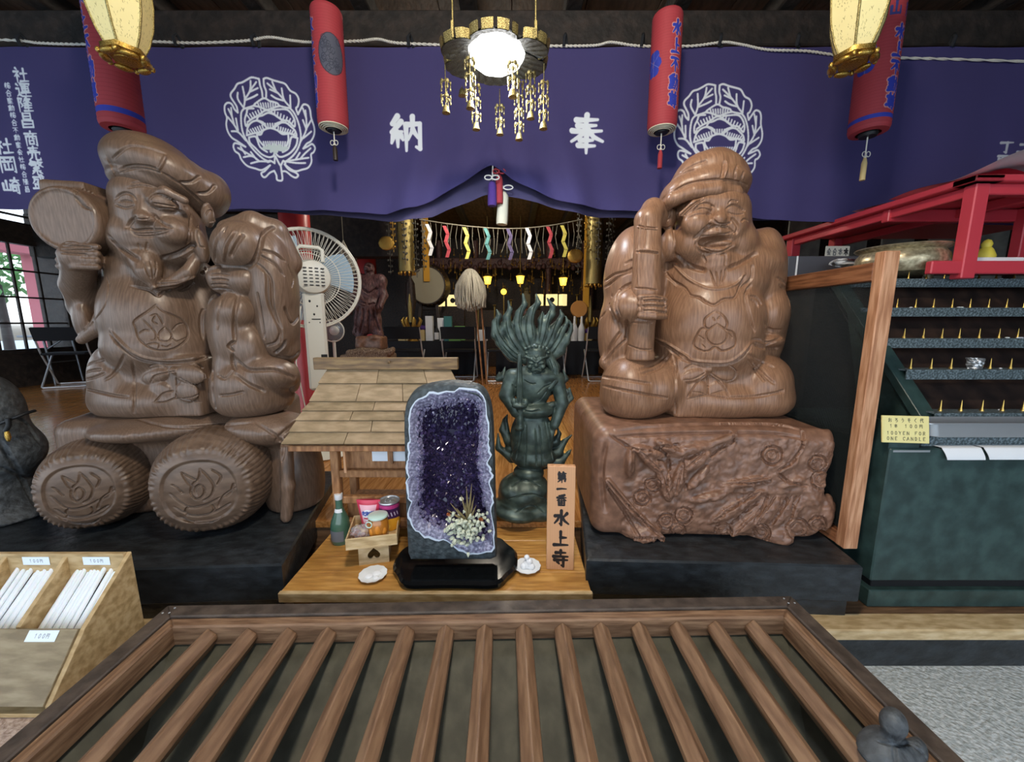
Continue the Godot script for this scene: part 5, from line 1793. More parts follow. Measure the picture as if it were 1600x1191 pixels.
func straw_bale(front: Vector3, r: Vector3, yaw: float, parent: Node3D, spiral_px: Vector2, k: float):
	var mid := front - Basis(Vector3.UP, yaw).z * r.z
	var c := Carve.new()
	var b := Basis(Vector3.UP, yaw)
	var nu := 420
	var nv := 90
	for j in nv + 1:
		for i in nu + 1:
			var a := TAU * i / nu
			var t2 := absf(1.0 - 2.0 * j / nv)
			var w := PI / 2 * (1.0 - t2) * (1.0 - t2)
			var pr := pow(sin(w), 0.5)
			var pz := cos(w) * (1.0 if j * 2 <= nv else -1.0)
			pz = signf(pz) * pow(absf(pz), 0.72)
			var lines := 0.0
			if pr > 0.72: lines = (1.0 - pow(absf(sin(a * 31.0 + 2.2 * sin(pz * 2.0))), 0.45)) * 0.022
			var rope := exp(-pow((pr - 0.80) / 0.05, 2.0)) * (0.03 + 0.012 * sin(a * 46.0)) * (1.0 if pz > 0 else 0.0)
			var disc := -0.05 * (1.0 if pr < 0.60 else 0.0) * (1.0 if pz > 0 else 0.0)
			var rad := pr * (1.0 - lines + rope * 0.5)
			c.v.append(mid + b * Vector3(signf(cos(a)) * pow(absf(cos(a)), 0.86) * rad * r.x, signf(sin(a)) * pow(absf(sin(a)), 0.86) * rad * r.y, (pz + rope + disc) * r.z))
	for j in nv:
		for i in nu:
			var p := j * (nu + 1) + i
			c.ix.append_array([p, p + nu + 2, p + 1, p, p + nu + 1, p + nu + 2])
	c.normals()
	if c.n[(nv / 2) * (nu + 1)].dot(c.v[(nv / 2) * (nu + 1)] - mid) < 0:
		for i in range(0, c.ix.size(), 3):
			var s := c.ix[i]
			c.ix[i] = c.ix[i + 1]
			c.ix[i + 1] = s
		c.normals()
	for j in nv + 1:
		var p := j * (nu + 1)
		var s := (c.n[p] + c.n[p + nu]).normalized()
		c.n[p] = s
		c.n[p + nu] = s
	var rows := []
	for s in ["892 645 884 618 905 600 926 618 918 650 890 664 866 640 872 600 900 570 906 528", "906 528 940 560 968 605 955 650 920 672", "822 545 850 590 878 612", "822 545 845 556 888 578", "772 640 850 698 930 690 1000 655", "790 700 870 738 960 728 1045 680", "815 742 880 768 960 768 1000 745", "958 530 1000 560 985 600", "1068 612 1012 650 990 700", "850 698 840 720 850 738", "960 690 970 712 955 730", "778 600 800 610 830 640", "1005 655 1040 640 1060 590"]:
		var q := pl(s)
		for i in q.size(): q[i] = spiral_px + (q[i] - Vector2(905, 640)) * k
		rows.append([6, 4.5, q])
	chisel(c, rows)
	for row in [0, nv]:
		var avg := Vector3.ZERO
		for i in nu: avg += c.v[row * (nu + 1) + i] / nu
		for i in nu + 1:
			c.v[row * (nu + 1) + i] = avg
			c.n[row * (nu + 1) + i] = Basis(Vector3.UP, yaw).z
	var o := part(parent, "rice_bale", c.builder(), M("bale_wood"))

func build_bales():
	var t := base("bale_pedestal", Vector3(-1.4, 0.05, -1.6), "carved wooden pedestal of two round straw rice bales under the flat cap statue", "pedestal")
	var c := Carve.new()
	var p := at(290, 700, 1.80)
	c.box(Vector3(p.x + 0.09, 0.255, p.z), Vector3(0.40, 0.215, 0.25), turn_to_eye(p) * Basis(Vector3.UP, -0.35), 0.05)
	ells(c, [[300, 658, 1.64, 150, 22, 70, 0, 0.03], [425, 668, 1.58, 72, 26, 55, -8, 0.03], [190, 672, 1.66, 66, 24, 50, 0, 0.03], [460, 745, 1.64, 50, 90, 50, 0, 0.04]])
	caps(c, [[448, 700, 1.47, 10], [450, 760, 1.455, 10], [448, 808, 1.45, 9]])
	c.box(Vector3(p.x, 0.473 + 0.2, p.z), Vector3(1.2, 0.2, 1.2), Basis(), 0.004, true)
	floor_cut(c, p, 0.05)
	carved(c, 0.014, [[10, 6, "215 655 280 668 400 660"], [10, 6, "400 660 440 690 440 720"], [12, 5, "490 640 450 670 430 690"]], t, "body", "carved_left")
	straw_bale(at(122, 773, 1.33), Vector3(0.163, 0.176, 0.19), 0.42, t, Vector2(124, 776), 0.33)
	straw_bale(at(310, 771, 1.30), Vector3(0.192, 0.195, 0.19), 0.30, t, Vector2(312, 772), 0.345)

func build_block():
	var t := base("carved_block", Vector3(0.74, 0.05, -1.62), "massive carved wooden block with bamboo leaf and coin reliefs under the laughing statue", "pedestal")
	var c := Carve.new()
	var mid := Vector3(0.737, 0.262, -1.645)
	c.box(mid, Vector3(0.427, 0.211, 0.325), Basis(Vector3.UP, -0.04), 0.055)
	for r in [[985, 720, 8, 26, 30], [1290, 700, 12, 30, 20], [1290, 800, 14, 30, 20], [1000, 830, 30, 16, 20], [1200, 832, 40, 16, 20]]:
		ells(c, [[r[0], r[1], 1.345, r[2], r[3], r[4], 0, 0.02]])
	# leaves and stems of the relief stand proud of the front
	for r in [[1038, 752, 11, 36, 16], [1018, 722, 9, 32, 48], [1062, 745, 10, 34, -14], [1084, 722, 10, 30, -50], [1012, 706, 8, 28, 75], [1078, 702, 8, 30, -72], [1090, 746, 8, 26, -35], [1045, 700, 8, 26, 60],
		[1150, 790, 11, 52, -54], [1172, 812, 10, 40, -46], [1196, 800, 11, 38, -32], [1220, 800, 12, 38, -36], [1240, 796, 9, 32, -26], [1268, 780, 10, 26, 28], [1165, 752, 9, 44, -80], [1236, 752, 8, 30, -66], [1110, 775, 8, 34, -74]]:
		flats(c, [[r[0], r[1], 1.322, r[2], r[3], 11, r[4], 0.003]])
	for r in [[[1130, 766], [1200, 768], [1262, 766], [1284, 756]], [[1215, 738], [1240, 722], [1254, 690]], [[1046, 712], [1100, 700], [1148, 680]]]:
		var q := PackedVector3Array()
		var rr := []
		for e in r:
			q.append(at(e[0], e[1], 1.316))
			rr.append(0.011)
		c.chain(q, rr, 0.006)
	c.chain([at(950, 752, 1.325), at(990, 800, 1.32), at(1035, 842, 1.32)], [0.012, 0.014, 0.012], 0.004)
	c.box(Vector3(mid.x, 0.473 + 0.2, mid.z), Vector3(1, 0.2, 1), Basis(), 0.004, true)
	floor_cut(c, mid, 0.05)
	c.mesh_it(0.0055 * FINE)
	var nz := FastNoiseLite.new()
	nz.seed = 4
	nz.frequency = 34.0
	nz.fractal_octaves = 3
	var n2 := FastNoiseLite.new()
	n2.seed = 9
	n2.frequency = 5.0
	for i in c.v.size():
		var p := c.v[i]
		if c.n[i].z > 0.5 and p.y < 0.44 and p.x > 0.41:
			c.v[i] += c.n[i] * (nz.get_noise_3dv(p) * 0.0055 + n2.get_noise_3dv(p) * 0.008)
	c.normals()
	var rows := []
	for r in [[1020, 758, 12], [1004, 778, 13], [1041, 815, 13], [1068, 806, 14], [1060, 830, 12], [1207, 712, 16], [1278, 725, 14], [1284, 750, 16], [1246, 826, 17], [1278, 820, 14], [1130, 830, 13], [1190, 832, 13]]:
		for f in [1.0, 0.55]:
			var q := PackedVector2Array()
			for i in 13: q.append(Vector2(r[0], r[1]) + Vector2(cos(TAU * i / 12), sin(TAU * i / 12) * 0.9) * r[2] * f)
			rows.append([6 if f == 1.0 else 5, 7 if f == 1.0 else 4, q, 0])
	for s in ["955 680 985 700 1012 705", "948 752 990 800 1035 840", "945 755 975 800 1000 842", "1012 705 1030 700 1060 695", "1110 715 1130 700 1145 690 1148 680", "1252 670 1255 695 1240 720 1215 738", "1215 738 1230 752 1262 760", "1045 715 1045 745 1040 775", "1066 715 1070 740 1072 765", "1120 815 1150 790 1190 770", "1130 832 1160 805 1190 780", "1180 815 1195 790 1200 772", "1205 820 1222 795 1230 778", "1235 815 1240 795 1245 775", "1150 755 1180 757 1205 752", "960 845 1000 842 1060 845"]:
		rows.append([9, 8, pl(s)])
	for r in [[1038, 752, 36, 16], [1018, 722, 32, 48], [1062, 745, 34, -14], [1084, 722, 30, -50], [1150, 790, 52, -54], [1172, 812, 40, -46], [1196, 800, 38, -32], [1220, 800, 38, -36], [1240, 796, 32, -26], [1165, 752, 44, -80]]:
		var d = Vector2(sin(deg_to_rad(r[3])), cos(deg_to_rad(r[3]))) * r[2] * 0.8
		rows.append([5, 4, PackedVector2Array([Vector2(r[0], r[1]) - d * Vector2(1, 1), Vector2(r[0], r[1]), Vector2(r[0], r[1]) + d])])
	rows.append_array([[10, -7, pl("962 672 1000 668 1100 664 1200 664 1255 672")], [10, 8, pl("960 684 1000 680 1100 676 1200 676 1250 684")], [14, 8, pl("948 690 940 740 946 800")]])
	chisel(c, rows)
	part(t, "body", c.builder(), M("block_wood"))

# ---------------------------------------------------------------- the low table and what stands on it
func build_table_things():
	var top := -0.03
	var t := base("offering_table", Vector3(-0.25, -0.15, -1.36), "low yellow wooden table of wide boards before the bronze deity", "table")
	for k in 4:
		var m := MB.new()
		var z0 := -1.152 - k * 0.1
		m.slab(Vector3(-0.766, top - 0.022, z0 - 0.0985), Vector3(0.262, top, z0), 0.002)
		part(t, "board", m, M("table_wood"))
	var m := MB.new()
	m.slab(Vector3(-0.77, top - 0.034, -1.156), Vector3(0.266, top + 0.001, -1.14), 0.003)
	part(t, "front_lip", m, M("sanbo_wood"))
	for x in [-0.72, 0.2]:
		for z in [-1.19, -1.5]:
			m = MB.new()
			m.slab(Vector3(x - 0.02, -0.15, z - 0.02), Vector3(x + 0.02, top - 0.022, z + 0.02))
			part(t, "leg", m, M("table_wood"))
	build_geode(top)
	build_hut(top)
	# upright name board with brush lettering
	var sp := Pic.new(128, 440, hexc("d3a075"))
	for i in 26: sp.line([Vector2(i * 5 + rng.randf() * 4, 0), Vector2(i * 5 + rng.randf() * 8, 440)], 0.7, hexc("c8946a"))
	var words := [["第", 44, 46, 4.2], ["一", 92, 44, 4.2], ["番", 140, 48, 4.2], ["水", 218, 72, 6.5], ["上", 306, 72, 6.5], ["寺", 392, 76, 6.5]]
	for w in words: glyph(sp, w[0], Vector2(66, w[1]), Vector2(w[2] * 1.1, w[2]), w[3], hexc("1b1718"))
	var sb := base("name_board", on(875, 891, top), "upright light wooden board brushed with six black characters", "sign")
	var lean := Basis(Vector3.UP, -0.06) * Basis(Vector3.RIGHT, deg_to_rad(-2.5))
	m = MB.new()
	var bc := sb.position + lean * Vector3(0, 0.192, -0.014)
	m.box(bc, Vector3(0.098, 0.384, 0.026), lean, 0.002)
	part(sb, "board", m, M("sign_wood"))
	m = MB.new()
	plate(m, bc + lean * Vector3(0, 0, 0.0136), Vector2(0.094, 0.38), lean)
	part(sb, "lettering", m, print_mat("name_board_print", sp, 0.5))
	# two white dishes
	for s in [[583, 902, 0, "white scalloped porcelain dish with flat salt heaps left of the geode"], [824, 889, 1, "white scalloped porcelain dish with a tall salt lump beside the name board"]]:
		var p := on(s[0], s[1], top)
		var d := base("porcelain_dish", p, s[3], "dish", "white porcelain dishes")
		m = MB.new()
		m.lathe(Transform3D(Basis(), p), PackedVector2Array([Vector2(0, 0.003), Vector2(0.022, 0.0), Vector2(0.028, 0.003), Vector2(0.047, 0.012), Vector2(0.0475, 0.014), Vector2(0.044, 0.0135), Vector2(0.028, 0.007), Vector2(0, 0.006)]), 48, 0, TAU, 0.025, 12)
		part(d, "plate", m, M("porcelain"))
		m = MB.new()
		if s[2] == 0:
			for q in [[-0.012, 0.006, 0.014], [0.01, -0.008, 0.016], [0.016, 0.014, 0.01]]: m.ball(p + Vector3(q[0], 0.008, q[1]), Vector3(q[2], 0.006, q[2]))
		else:
			for q in [[0, 0.018, 0, 0.017], [0.006, 0.03, 0.002, 0.013], [-0.002, 0.045, 0, 0.010], [0.014, 0.014, 0.006, 0.013], [-0.014, 0.014, 0.004, 0.012]]: m.ball(p + Vector3(q[0], q[1], q[2]), Vector3(q[3], q[3] * 0.95, q[3]))
		part(d, "salt", m, M("salt"))
	# offering stand with its tray
	var sp0 := on(585, 881, top)
	var st := base("offering_stand", sp0, "small pale wooden offering stand with a heart shaped hole and square tray", "stand")
	var yb := Basis(Vector3.UP, 0.22)
	m = MB.new()
	var xfb := Transform3D(yb, sp0)
	# front board in two halves round the hole, whose point is at its top
	for sgn in [-1.0, 1.0]:
		var half := PackedVector2Array([Vector2(0, 0.0), Vector2(sgn * 0.053, 0.0), Vector2(sgn * 0.053, 0.082), Vector2(0, 0.082)])
		for q in [[0.0, 0.063], [0.006, 0.057], [0.015, 0.049], [0.022, 0.039], [0.022, 0.029], [0.016, 0.022], [0.008, 0.022], [0.002, 0.028], [0.0, 0.032]]: half.append(Vector2(sgn * q[0], q[1]))
		m.prism(half, xfb, 0.006)
	m.box(sp0 + yb * Vector3(-0.05, 0.041, -0.055), Vector3(0.006, 0.082, 0.1), yb, 0.001)
	m.box(sp0 + yb * Vector3(0.05, 0.041, -0.055), Vector3(0.006, 0.082, 0.1), yb, 0.001)
	m.box(sp0 + yb * Vector3(0, 0.041, -0.108), Vector3(0.106, 0.082, 0.006), yb, 0.001)
	part(st, "foot_box", m, M("sanbo_wood"))
	var tc := sp0 + yb * Vector3(-0.0, 0.088, -0.055)
	m = MB.new()
	m.box(tc, Vector3(0.176, 0.008, 0.176), yb, 0.001)
	part(st, "tray_floor", m, M("sanbo_wood"))
	for k in 4:
		m = MB.new()
		var rb := yb * Basis(Vector3.UP, k * PI / 2)
		m.box(tc + rb * Vector3(0, 0.02, 0.085), Vector3(0.176, 0.036, 0.005), rb, 0.001)
		part(st, "tray_side", m, M("sanbo_wood"))
	var ty := tc.y + 0.004
	build_offerings(tc, ty, top)

func build_offerings(tc: Vector3, ty: float, top: float):
	# green glass bottle on the table
	var p := on(534, 846, top)
	var b := base("green_bottle", p, "dark green glass bottle with white cap behind the offering tray", "bottle")
	var m := MB.new()
	m.lathe(Transform3D(Basis(), p), PackedVector2Array([Vector2(0, 0), Vector2(0.034, 0), Vector2(0.038, 0.01), Vector2(0.038, 0.075), Vector2(0.034, 0.095), Vector2(0.018, 0.135), Vector2(0.0135, 0.15), Vector2(0.0135, 0.19), Vector2(0, 0.19)]), 24)
	part(b, "glass", m, M("bottle_glass"))
	m = MB.new()
	m.lathe(Transform3D(Basis(), p), PackedVector2Array([Vector2(0.0138, 0.182), Vector2(0.0155, 0.184), Vector2(0.0155, 0.205), Vector2(0, 0.206)]), 20)
	part(b, "cap", m, M("paper"))
	m = MB.new()
	m.lathe(Transform3D(Basis(), p), PackedVector2Array([Vector2(0.0385, 0.018), Vector2(0.0385, 0.062)]), 24, 0.9, 2.9)
	part(b, "paper_label", m, M("grey_ink"))
	m = MB.new()
	m.lathe(Transform3D(Basis(), p), PackedVector2Array([Vector2(0.0195, 0.132), Vector2(0.0165, 0.146)]), 24, 0.6, 2.6)
	part(b, "neck_label", m, M("paper"))
	# honey jar with its pale green lid, in the tray's front
	p = tc + Vector3(0.026, 0.005, 0.03)
	b = base("honey_jar", p, "glass jar of amber fruit syrup with a pale green lid", "jar")
	m = MB.new()
	m.lathe(Transform3D(Basis(), p), PackedVector2Array([Vector2(0, 0), Vector2(0.029, 0), Vector2(0.035, 0.008), Vector2(0.037, 0.04), Vector2(0.035, 0.068), Vector2(0.028, 0.08), Vector2(0, 0.08)]), 24)
	part(b, "glass_body", m, M("honey"))
	m = MB.new()
	for k in 4: m.ball(p + Vector3(cos(0.6 + k * 0.75) * 0.031, 0.034 + 0.01 * (k % 2), sin(0.6 + k * 0.75) * 0.031), Vector3(0.008, 0.02, 0.011), Basis(Vector3.UP, -(0.6 + k * 0.75)))
	part(b, "fruit_slice", m, M("fruit"))
	m = MB.new()
	m.lathe(Transform3D(Basis(), p), PackedVector2Array([Vector2(0.0, 0.08), Vector2(0.034, 0.08), Vector2(0.036, 0.083), Vector2(0.035, 0.088), Vector2(0.03, 0.09), Vector2(0, 0.09)]), 28)
	var lid := part(b, "lid", m, M("lid_glass"))
	m = MB.new()
	var ring := PackedVector3Array()
	for i in 13: ring.append(p + Vector3(-0.022 + cos(TAU * i / 12) * 0.011, 0.066 + sin(TAU * i / 12) * 0.011, 0.034))
	m.tube(ring, 0.0022, 6)
	part(lid, "pull_ring", m, M("lid_glass"))
	# fruit can, lying upright at the tray's back right
	p = tc + Vector3(0.045, 0.005, -0.045)
	b = base("fruit_can", p, "dark purple fruit can with silver lid and orange fruit print", "can")
	var cp := Pic.new(256, 128, hexc("43244f"))
	cp.line([Vector2(0, 14), Vector2(255, 14)], 9, hexc("b23a78"))
	cp.dab(Vector2(190, 98), Vector2(215, 96), 30, 26, hexc("e0a02c"))
	cp.dab(Vector2(150, 108), Vector2(165, 106), 20, 18, hexc("f0c860"))
	for i in 6: cp.line([Vector2(150 + i * 13, 40), Vector2(154 + i * 13, 56)], 2.0, hexc("e8e0ea"))
	var cmt := print_mat("can_print", cp, 0.3)
	cmt.texture_repeat = true
	cmt.uv1_scale = Vector3(-1, -9.4, 1)
	m = MB.new()
	m.lathe(Transform3D(Basis(Vector3.UP, 0.5), p), PackedVector2Array([Vector2(0.0385, 0.0), Vector2(0.0385, 0.106)]), 32)
	part(b, "label_wrap", m, cmt)
	m = MB.new()
	m.lathe(Transform3D(Basis(), p), PackedVector2Array([Vector2(0.0385, 0.104), Vector2(0.0405, 0.107), Vector2(0.0395, 0.111), Vector2(0.036, 0.111), Vector2(0.035, 0.107), Vector2(0.024, 0.106), Vector2(0.022, 0.1075), Vector2(0, 0.1075)]), 32)
	m.tube([p + Vector3(-0.012, 0.109, 0.01), p + Vector3(-0.012, 0.111, -0.01), p + Vector3(0.006, 0.111, -0.01), p + Vector3(0.006, 0.109, 0.01)], 0.002, 5)
	part(b, "lid", m, M("steel"))
	# red and pink pouch with blue lettering
	p = tc + Vector3(-0.03, 0.005, -0.03)
	b = base("pouch", p, "red and pink plastic pouch with blue lettering standing in the tray", "pouch")
	var pp := Pic.new(128, 192, hexc("d3405a"))
	pp.area([Vector2(14, 30), Vector2(114, 30), Vector2(104, 150), Vector2(26, 150)], hexc("eeb9c4"))
	pp.dab(Vector2(64, 92), Vector2(64, 100), 34, 34, hexc("f2eff2"))
	pp.line([Vector2(10, 24), Vector2(118, 24)], 5, hexc("c22f48"))
	glyph(pp, "北", Vector2(38, 84), Vector2(26, 28), 3.0, hexc("3450a4"))
	glyph(pp, "海", Vector2(64, 84), Vector2(26, 28), 3.0, hexc("3450a4"))
	glyph(pp, "道", Vector2(90, 84), Vector2(26, 28), 3.0, hexc("3450a4"))
	pp.line([Vector2(40, 116), Vector2(88, 116)], 5, hexc("cc3a50"))
	m = MB.new()
	m.sheet(10, 14, func(u: float, w: float) -> Vector3:
		var x := lerpf(-1, 1, u) * lerpf(0.046, 0.027, w)
		var z := 0.017 * (1.0 - pow(lerpf(-1, 1, u), 2.0)) * sin(PI * clampf(0.12 + w * 0.75, 0, 1))
		return p + Vector3(x, 0.118 - 0.116 * w, z))
	part(b, "front", m, print_mat("pouch_print", pp, 0.35))
	m = MB.new()
	m.sheet(10, 14, func(u: float, w: float) -> Vector3:
		var x := lerpf(-1, 1, u) * lerpf(0.046, 0.027, w)
		var z := -0.017 * (1.0 - pow(lerpf(-1, 1, u), 2.0)) * sin(PI * clampf(0.12 + w * 0.75, 0, 1))
		return p + Vector3(x, 0.118 - 0.116 * w, z))
	part(b, "rear", m, M("pack_red"))
	# clear bag of small wrapped sweets
	p = tc + Vector3(-0.035, 0.005, 0.045)
	b = base("sweets_bag", p, "clear plastic bag of small brown sweets in the tray's front corner", "bag")
	m = MB.new()
	for i in 9: m.ball(p + Vector3(rng.randf_range(-0.024, 0.024), rng.randf_range(0.008, 0.03), rng.randf_range(-0.014, 0.016)), Vector3(0.01, 0.008, 0.009))
	part(b, "sweets", m, M("amber")).set_meta("kind", "stuff")
	m = MB.new()
	var nz := FastNoiseLite.new()
	nz.frequency = 30.0
	m.sheet(18, 12, func(u: float, w: float) -> Vector3:
		var d := Vector3(cos(u * TAU) * sin(w * PI), cos(w * PI), sin(u * TAU) * sin(w * PI))
		return p + Vector3(0, 0.026, 0) + d * Vector3(0.038, 0.028, 0.03) * (1.0 + 0.35 * nz.get_noise_3dv(d * 0.05)))
	part(b, "wrapper", m, M("clear_bag"))

func build_geode(top: float):
	var outer := curve2(pl("636 880 632 800 630 720 629 650 636 622 655 605 700 597 735 601 756 610 768 640 772 700 774 780 776 850 776 880"), 3)
	var open := curve2(pl("646 640 662 624 690 618 722 612 746 617 756 630 759 680 763 760 767 820 769 852 752 858 728 857 700 842 676 834 652 826 645 800 643 740 643 690"), 3, true)
	var c0 := on(704, 892, top + 0.03)
	var depth := -c0.z
	var t := base("amethyst_geode", Vector3(c0.x, top, c0.z), "tall upright amethyst geode lined with purple crystals on a black gloss base", "geode")
	var to := func(q: Vector2, back: float) -> Vector3:
		var p := at(q.x, q.y, depth)
		return Vector3(p.x, p.y, p.z - back)
	var op := PackedVector3Array()
	var inn := PackedVector3Array()
	var nn := 120
	var ctr := Vector2(704, 735)
	var ray_hit := func(poly: PackedVector2Array, a: float) -> Vector2:
		var d := Vector2(cos(a), sin(a)) * 600.0
		var best := ctr + d
		for i in poly.size():
			var x = Geometry2D.segment_intersects_segment(ctr, ctr + d, poly[i], poly[(i + 1) % poly.size()])
			if x != null and (x - ctr).length() < (best - ctr).length(): best = x
		return best
	var po := PackedVector2Array()
	var pi := PackedVector2Array()
	var nz := FastNoiseLite.new()
	nz.frequency = 0.05
	for i in nn:
		var a := TAU * i / nn
		po.append(ray_hit.call(outer, a))
		var q: Vector2 = ray_hit.call(open, a)
		pi.append(q + (ctr - q).normalized() * nz.get_noise_2d(q.x, q.y) * 7.0)
	# shell: rounded back, smooth lip
	var m := MB.new()
	var prof := [[-0.0, 0.0, 0.90], [0.0, 0.004, 0.965], [0.0, 0.02, 0.99], [0.0, 0.045, 1.0], [0.0, 0.075, 0.99], [0.0, 0.1, 0.93], [0.0, 0.115, 0.75], [0.0, 0.12, 0.0]]
	m.sheet(nn, prof.size() * 3, func(u: float, w: float) -> Vector3:
		var fi := fposmod(u * nn, nn)
		var i := int(fi)
		var q := po[i % nn].lerp(po[(i + 1) % nn], fi - i)
		var f := w * (prof.size() - 1)
		var k := mini(int(f), prof.size() - 2)
		var s: float = lerpf(prof[k][2], prof[k + 1][2], f - k)
		var bk: float = lerpf(prof[k][1], prof[k + 1][1], f - k)
		return to.call(ctr + (q - ctr) * s, bk))
	part(t, "rock_shell", m, M("geode_shell"))
	# face between outer lip and opening
	m = MB.new()
	m.sheet(nn, 3, func(u: float, w: float) -> Vector3:
		var fi := fposmod(u * nn, nn)
		var i := int(fi)
		var a := po[i % nn].lerp(po[(i + 1) % nn], fi - i)
		var b := pi[i % nn].lerp(pi[(i + 1) % nn], fi - i)
		var e := ctr + (a - ctr) * 0.90
		var g := b + (b - ctr).normalized() * 3.0
		return to.call(e.lerp(g, w), -0.002 * sin(w * PI)))
	part(t, "cut_face", m, M("geode_shell"))
	m = MB.new()
	m.sheet(nn, 8, func(u: float, w: float) -> Vector3:
		var fi := fposmod(u * nn, nn)
		var i := int(fi)
		var a := po[i % nn].lerp(po[(i + 1) % nn], fi - i)
		var b := pi[i % nn].lerp(pi[(i + 1) % nn], fi - i)
		var e := b + (b - ctr).normalized() * 5.5 * (1.0 + 0.3 * sin(u * 90.0))
		var g := b + (ctr - b).normalized() * 12.0
		var r := nz.get_noise_2d(u * 900.0, w * 60.0)
		return to.call(e.lerp(g, w), -0.003 + 0.02 * w * w + 0.004 * r * w))
	part(t, "agate_band", m, M("agate"))
	m = MB.new()
	m.sheet(nn, 2, func(u: float, w: float) -> Vector3:
		var fi := fposmod(u * nn, nn)
		var i := int(fi)
		var b := pi[i % nn].lerp(pi[(i + 1) % nn], fi - i)
		var wob := 1.0 + 0.3 * sin(u * 90.0)
		var e := b + (b - ctr).normalized() * 6.5 * wob
		var g := b + (b - ctr).normalized() * 3.6 * wob
		return to.call(e.lerp(g, w), -0.0045))
	part(t, "white_vein", m, M("vein"))
	var bowl := func(u: float, w: float) -> Vector3:
		var fi := fposmod(u * nn, nn)
		var i := int(fi)
		var b := pi[i % nn].lerp(pi[(i + 1) % nn], fi - i)
		var e := b + (ctr - b).normalized() * 9.0
		return to.call(e.lerp(ctr, w), 0.012 + 0.075 * sin(minf(w * 2.2, 1.0) * PI / 2))
	m = MB.new()
	m.sheet(nn, 20, bowl)
	part(t, "cavity", m, M("crystal_dark"))
	for layer in [["crystal_dark", 1100, 0.10, 1.0, 0.010, 0.018], ["crystal_mid", 700, 0.06, 1.0, 0.009, 0.015], ["crystal_grey", 700, 0.0, 0.10, 0.007, 0.013], ["crystal_pale", 60, 0.06, 0.9, 0.005, 0.009]]:
		m = MB.new()
		for k in layer[1]:
			var w := sqrt(rng.randf_range(0.0, 1.0))
			w = lerpf(layer[2], layer[3], 1.0 - w if layer[2] > 0.05 else rng.randf())
			var u := rng.randf()
			var p: Vector3 = bowl.call(u, w)
			var inward: Vector3 = (to.call(ctr, 0.0) - p).normalized() * (0.8 if w < 0.4 else 0.15) + Vector3(rng.randf_range(-0.5, 0.5), rng.randf_range(-0.5, 0.5), 1.0)
			crystal(m, p - inward.normalized() * 0.003, inward.normalized(), rng.randf_range(layer[4], layer[5]) * 0.55, rng.randf_range(layer[4], layer[5]) * 1.2)
		part(t, "crystal_bed", m, M(layer[0])).set_meta("kind", "stuff")
	# black lobed stand
	var foot := base("geode_base", Vector3(c0.x, top, c0.z - 0.05), "black gloss lobed wooden base under the amethyst geode", "stand")
	m = MB.new()
	var lob := PackedVector2Array()
	for i in 64:
		var a := TAU * i / 64
		var w := 1.0 + 0.04 * cos(a * 6.0)
		lob.append(Vector2(signf(cos(a)) * pow(absf(cos(a)), 0.6) * 0.215 * w, signf(sin(a)) * pow(absf(sin(a)), 0.6) * 0.145 * w))
	m.prism(lob, Transform3D(Basis(Vector3.RIGHT, Vector3(0, 0, -1), Vector3.UP), Vector3(c0.x + 0.01, top + 0.032, c0.z - 0.075)), 0.03, 0.009)
	part(foot, "slab", m, M("black_gloss"))
	# dried flowers tucked into the cavity's foot
	var fl := base("dried_flowers", to.call(Vector2(728, 838), 0.02), "small bunch of dried flowers and grey lichen tucked in the geode", "flowers")
	m = MB.new()
	for s in [[735, 775, -0.1], [728, 782, -0.5], [715, 790, -0.9], [742, 770, 0.2], [722, 770, -0.3], [745, 785, 0.5], [705, 782, -0.8], [738, 752, 0.1], [730, 757, -0.3], [700, 792, -1.1]]:
		var a: Vector3 = to.call(Vector2(730, 815), 0.01)
		var b: Vector3 = to.call(Vector2(s[0], s[1]), -0.02)
		m.tube([a, a.lerp(b, 0.5) + Vector3(0.003, 0, 0.012), b], [0.0025, 0.004, 0.0006], 5)
	part(fl, "dry_leaf", m, M("dry_leaf"))
	m = MB.new()
	for k in 170:
		var q := Vector2(rng.randfn(726, 17), rng.randfn(820, 14))
		if q.y < 790 or absf(q.x - 730) > 34: continue
		var p: Vector3 = to.call(q, rng.randf_range(-0.025, 0.01))
		crystal(m, p, Vector3(rng.randfn(), rng.randfn(), rng.randf() + 0.4).normalized(), 0.0055, 0.016)
	part(fl, "lichen", m, M("dry_pale")).set_meta("kind", "stuff")
	for s in [[752, 808, 0.012, "amber"], [702, 800, 0.010, "amber"], [722, 776, 0.011, "cream_cloth"], [716, 812, 0.009, "cream_cloth"]]:
		m = MB.new()
		for k in 14: crystal(m, to.call(Vector2(s[0], s[1]), -0.012), Vector3(cos(k * 2.4), sin(k * 2.4), 0.9).normalized(), s[2] * 0.3, s[2])
		part(fl, "flower_head", m, M(s[3]))

func crystal(m: MB, p: Vector3, d: Vector3, r: float, h: float):
	var x := d.cross(Vector3(0.3, 0.9, 0.2)).normalized()
	var y := d.cross(x)
	var tip := p + d * h
	for k in 6:
		var a := TAU * k / 6
		var b := TAU * (k + 1) / 6
		var pa := p + (x * cos(a) + y * sin(a)) * r
		var pb := p + (x * cos(b) + y * sin(b)) * r
		var pa2 := pa + d * h * 0.45
		var pb2 := pb + d * h * 0.45
		var o := x * cos((a + b) / 2) + y * sin((a + b) / 2)
		m.flat([pa, pb, pb2, pa2], o)
		m.flat([pa2, pb2, tip], o)

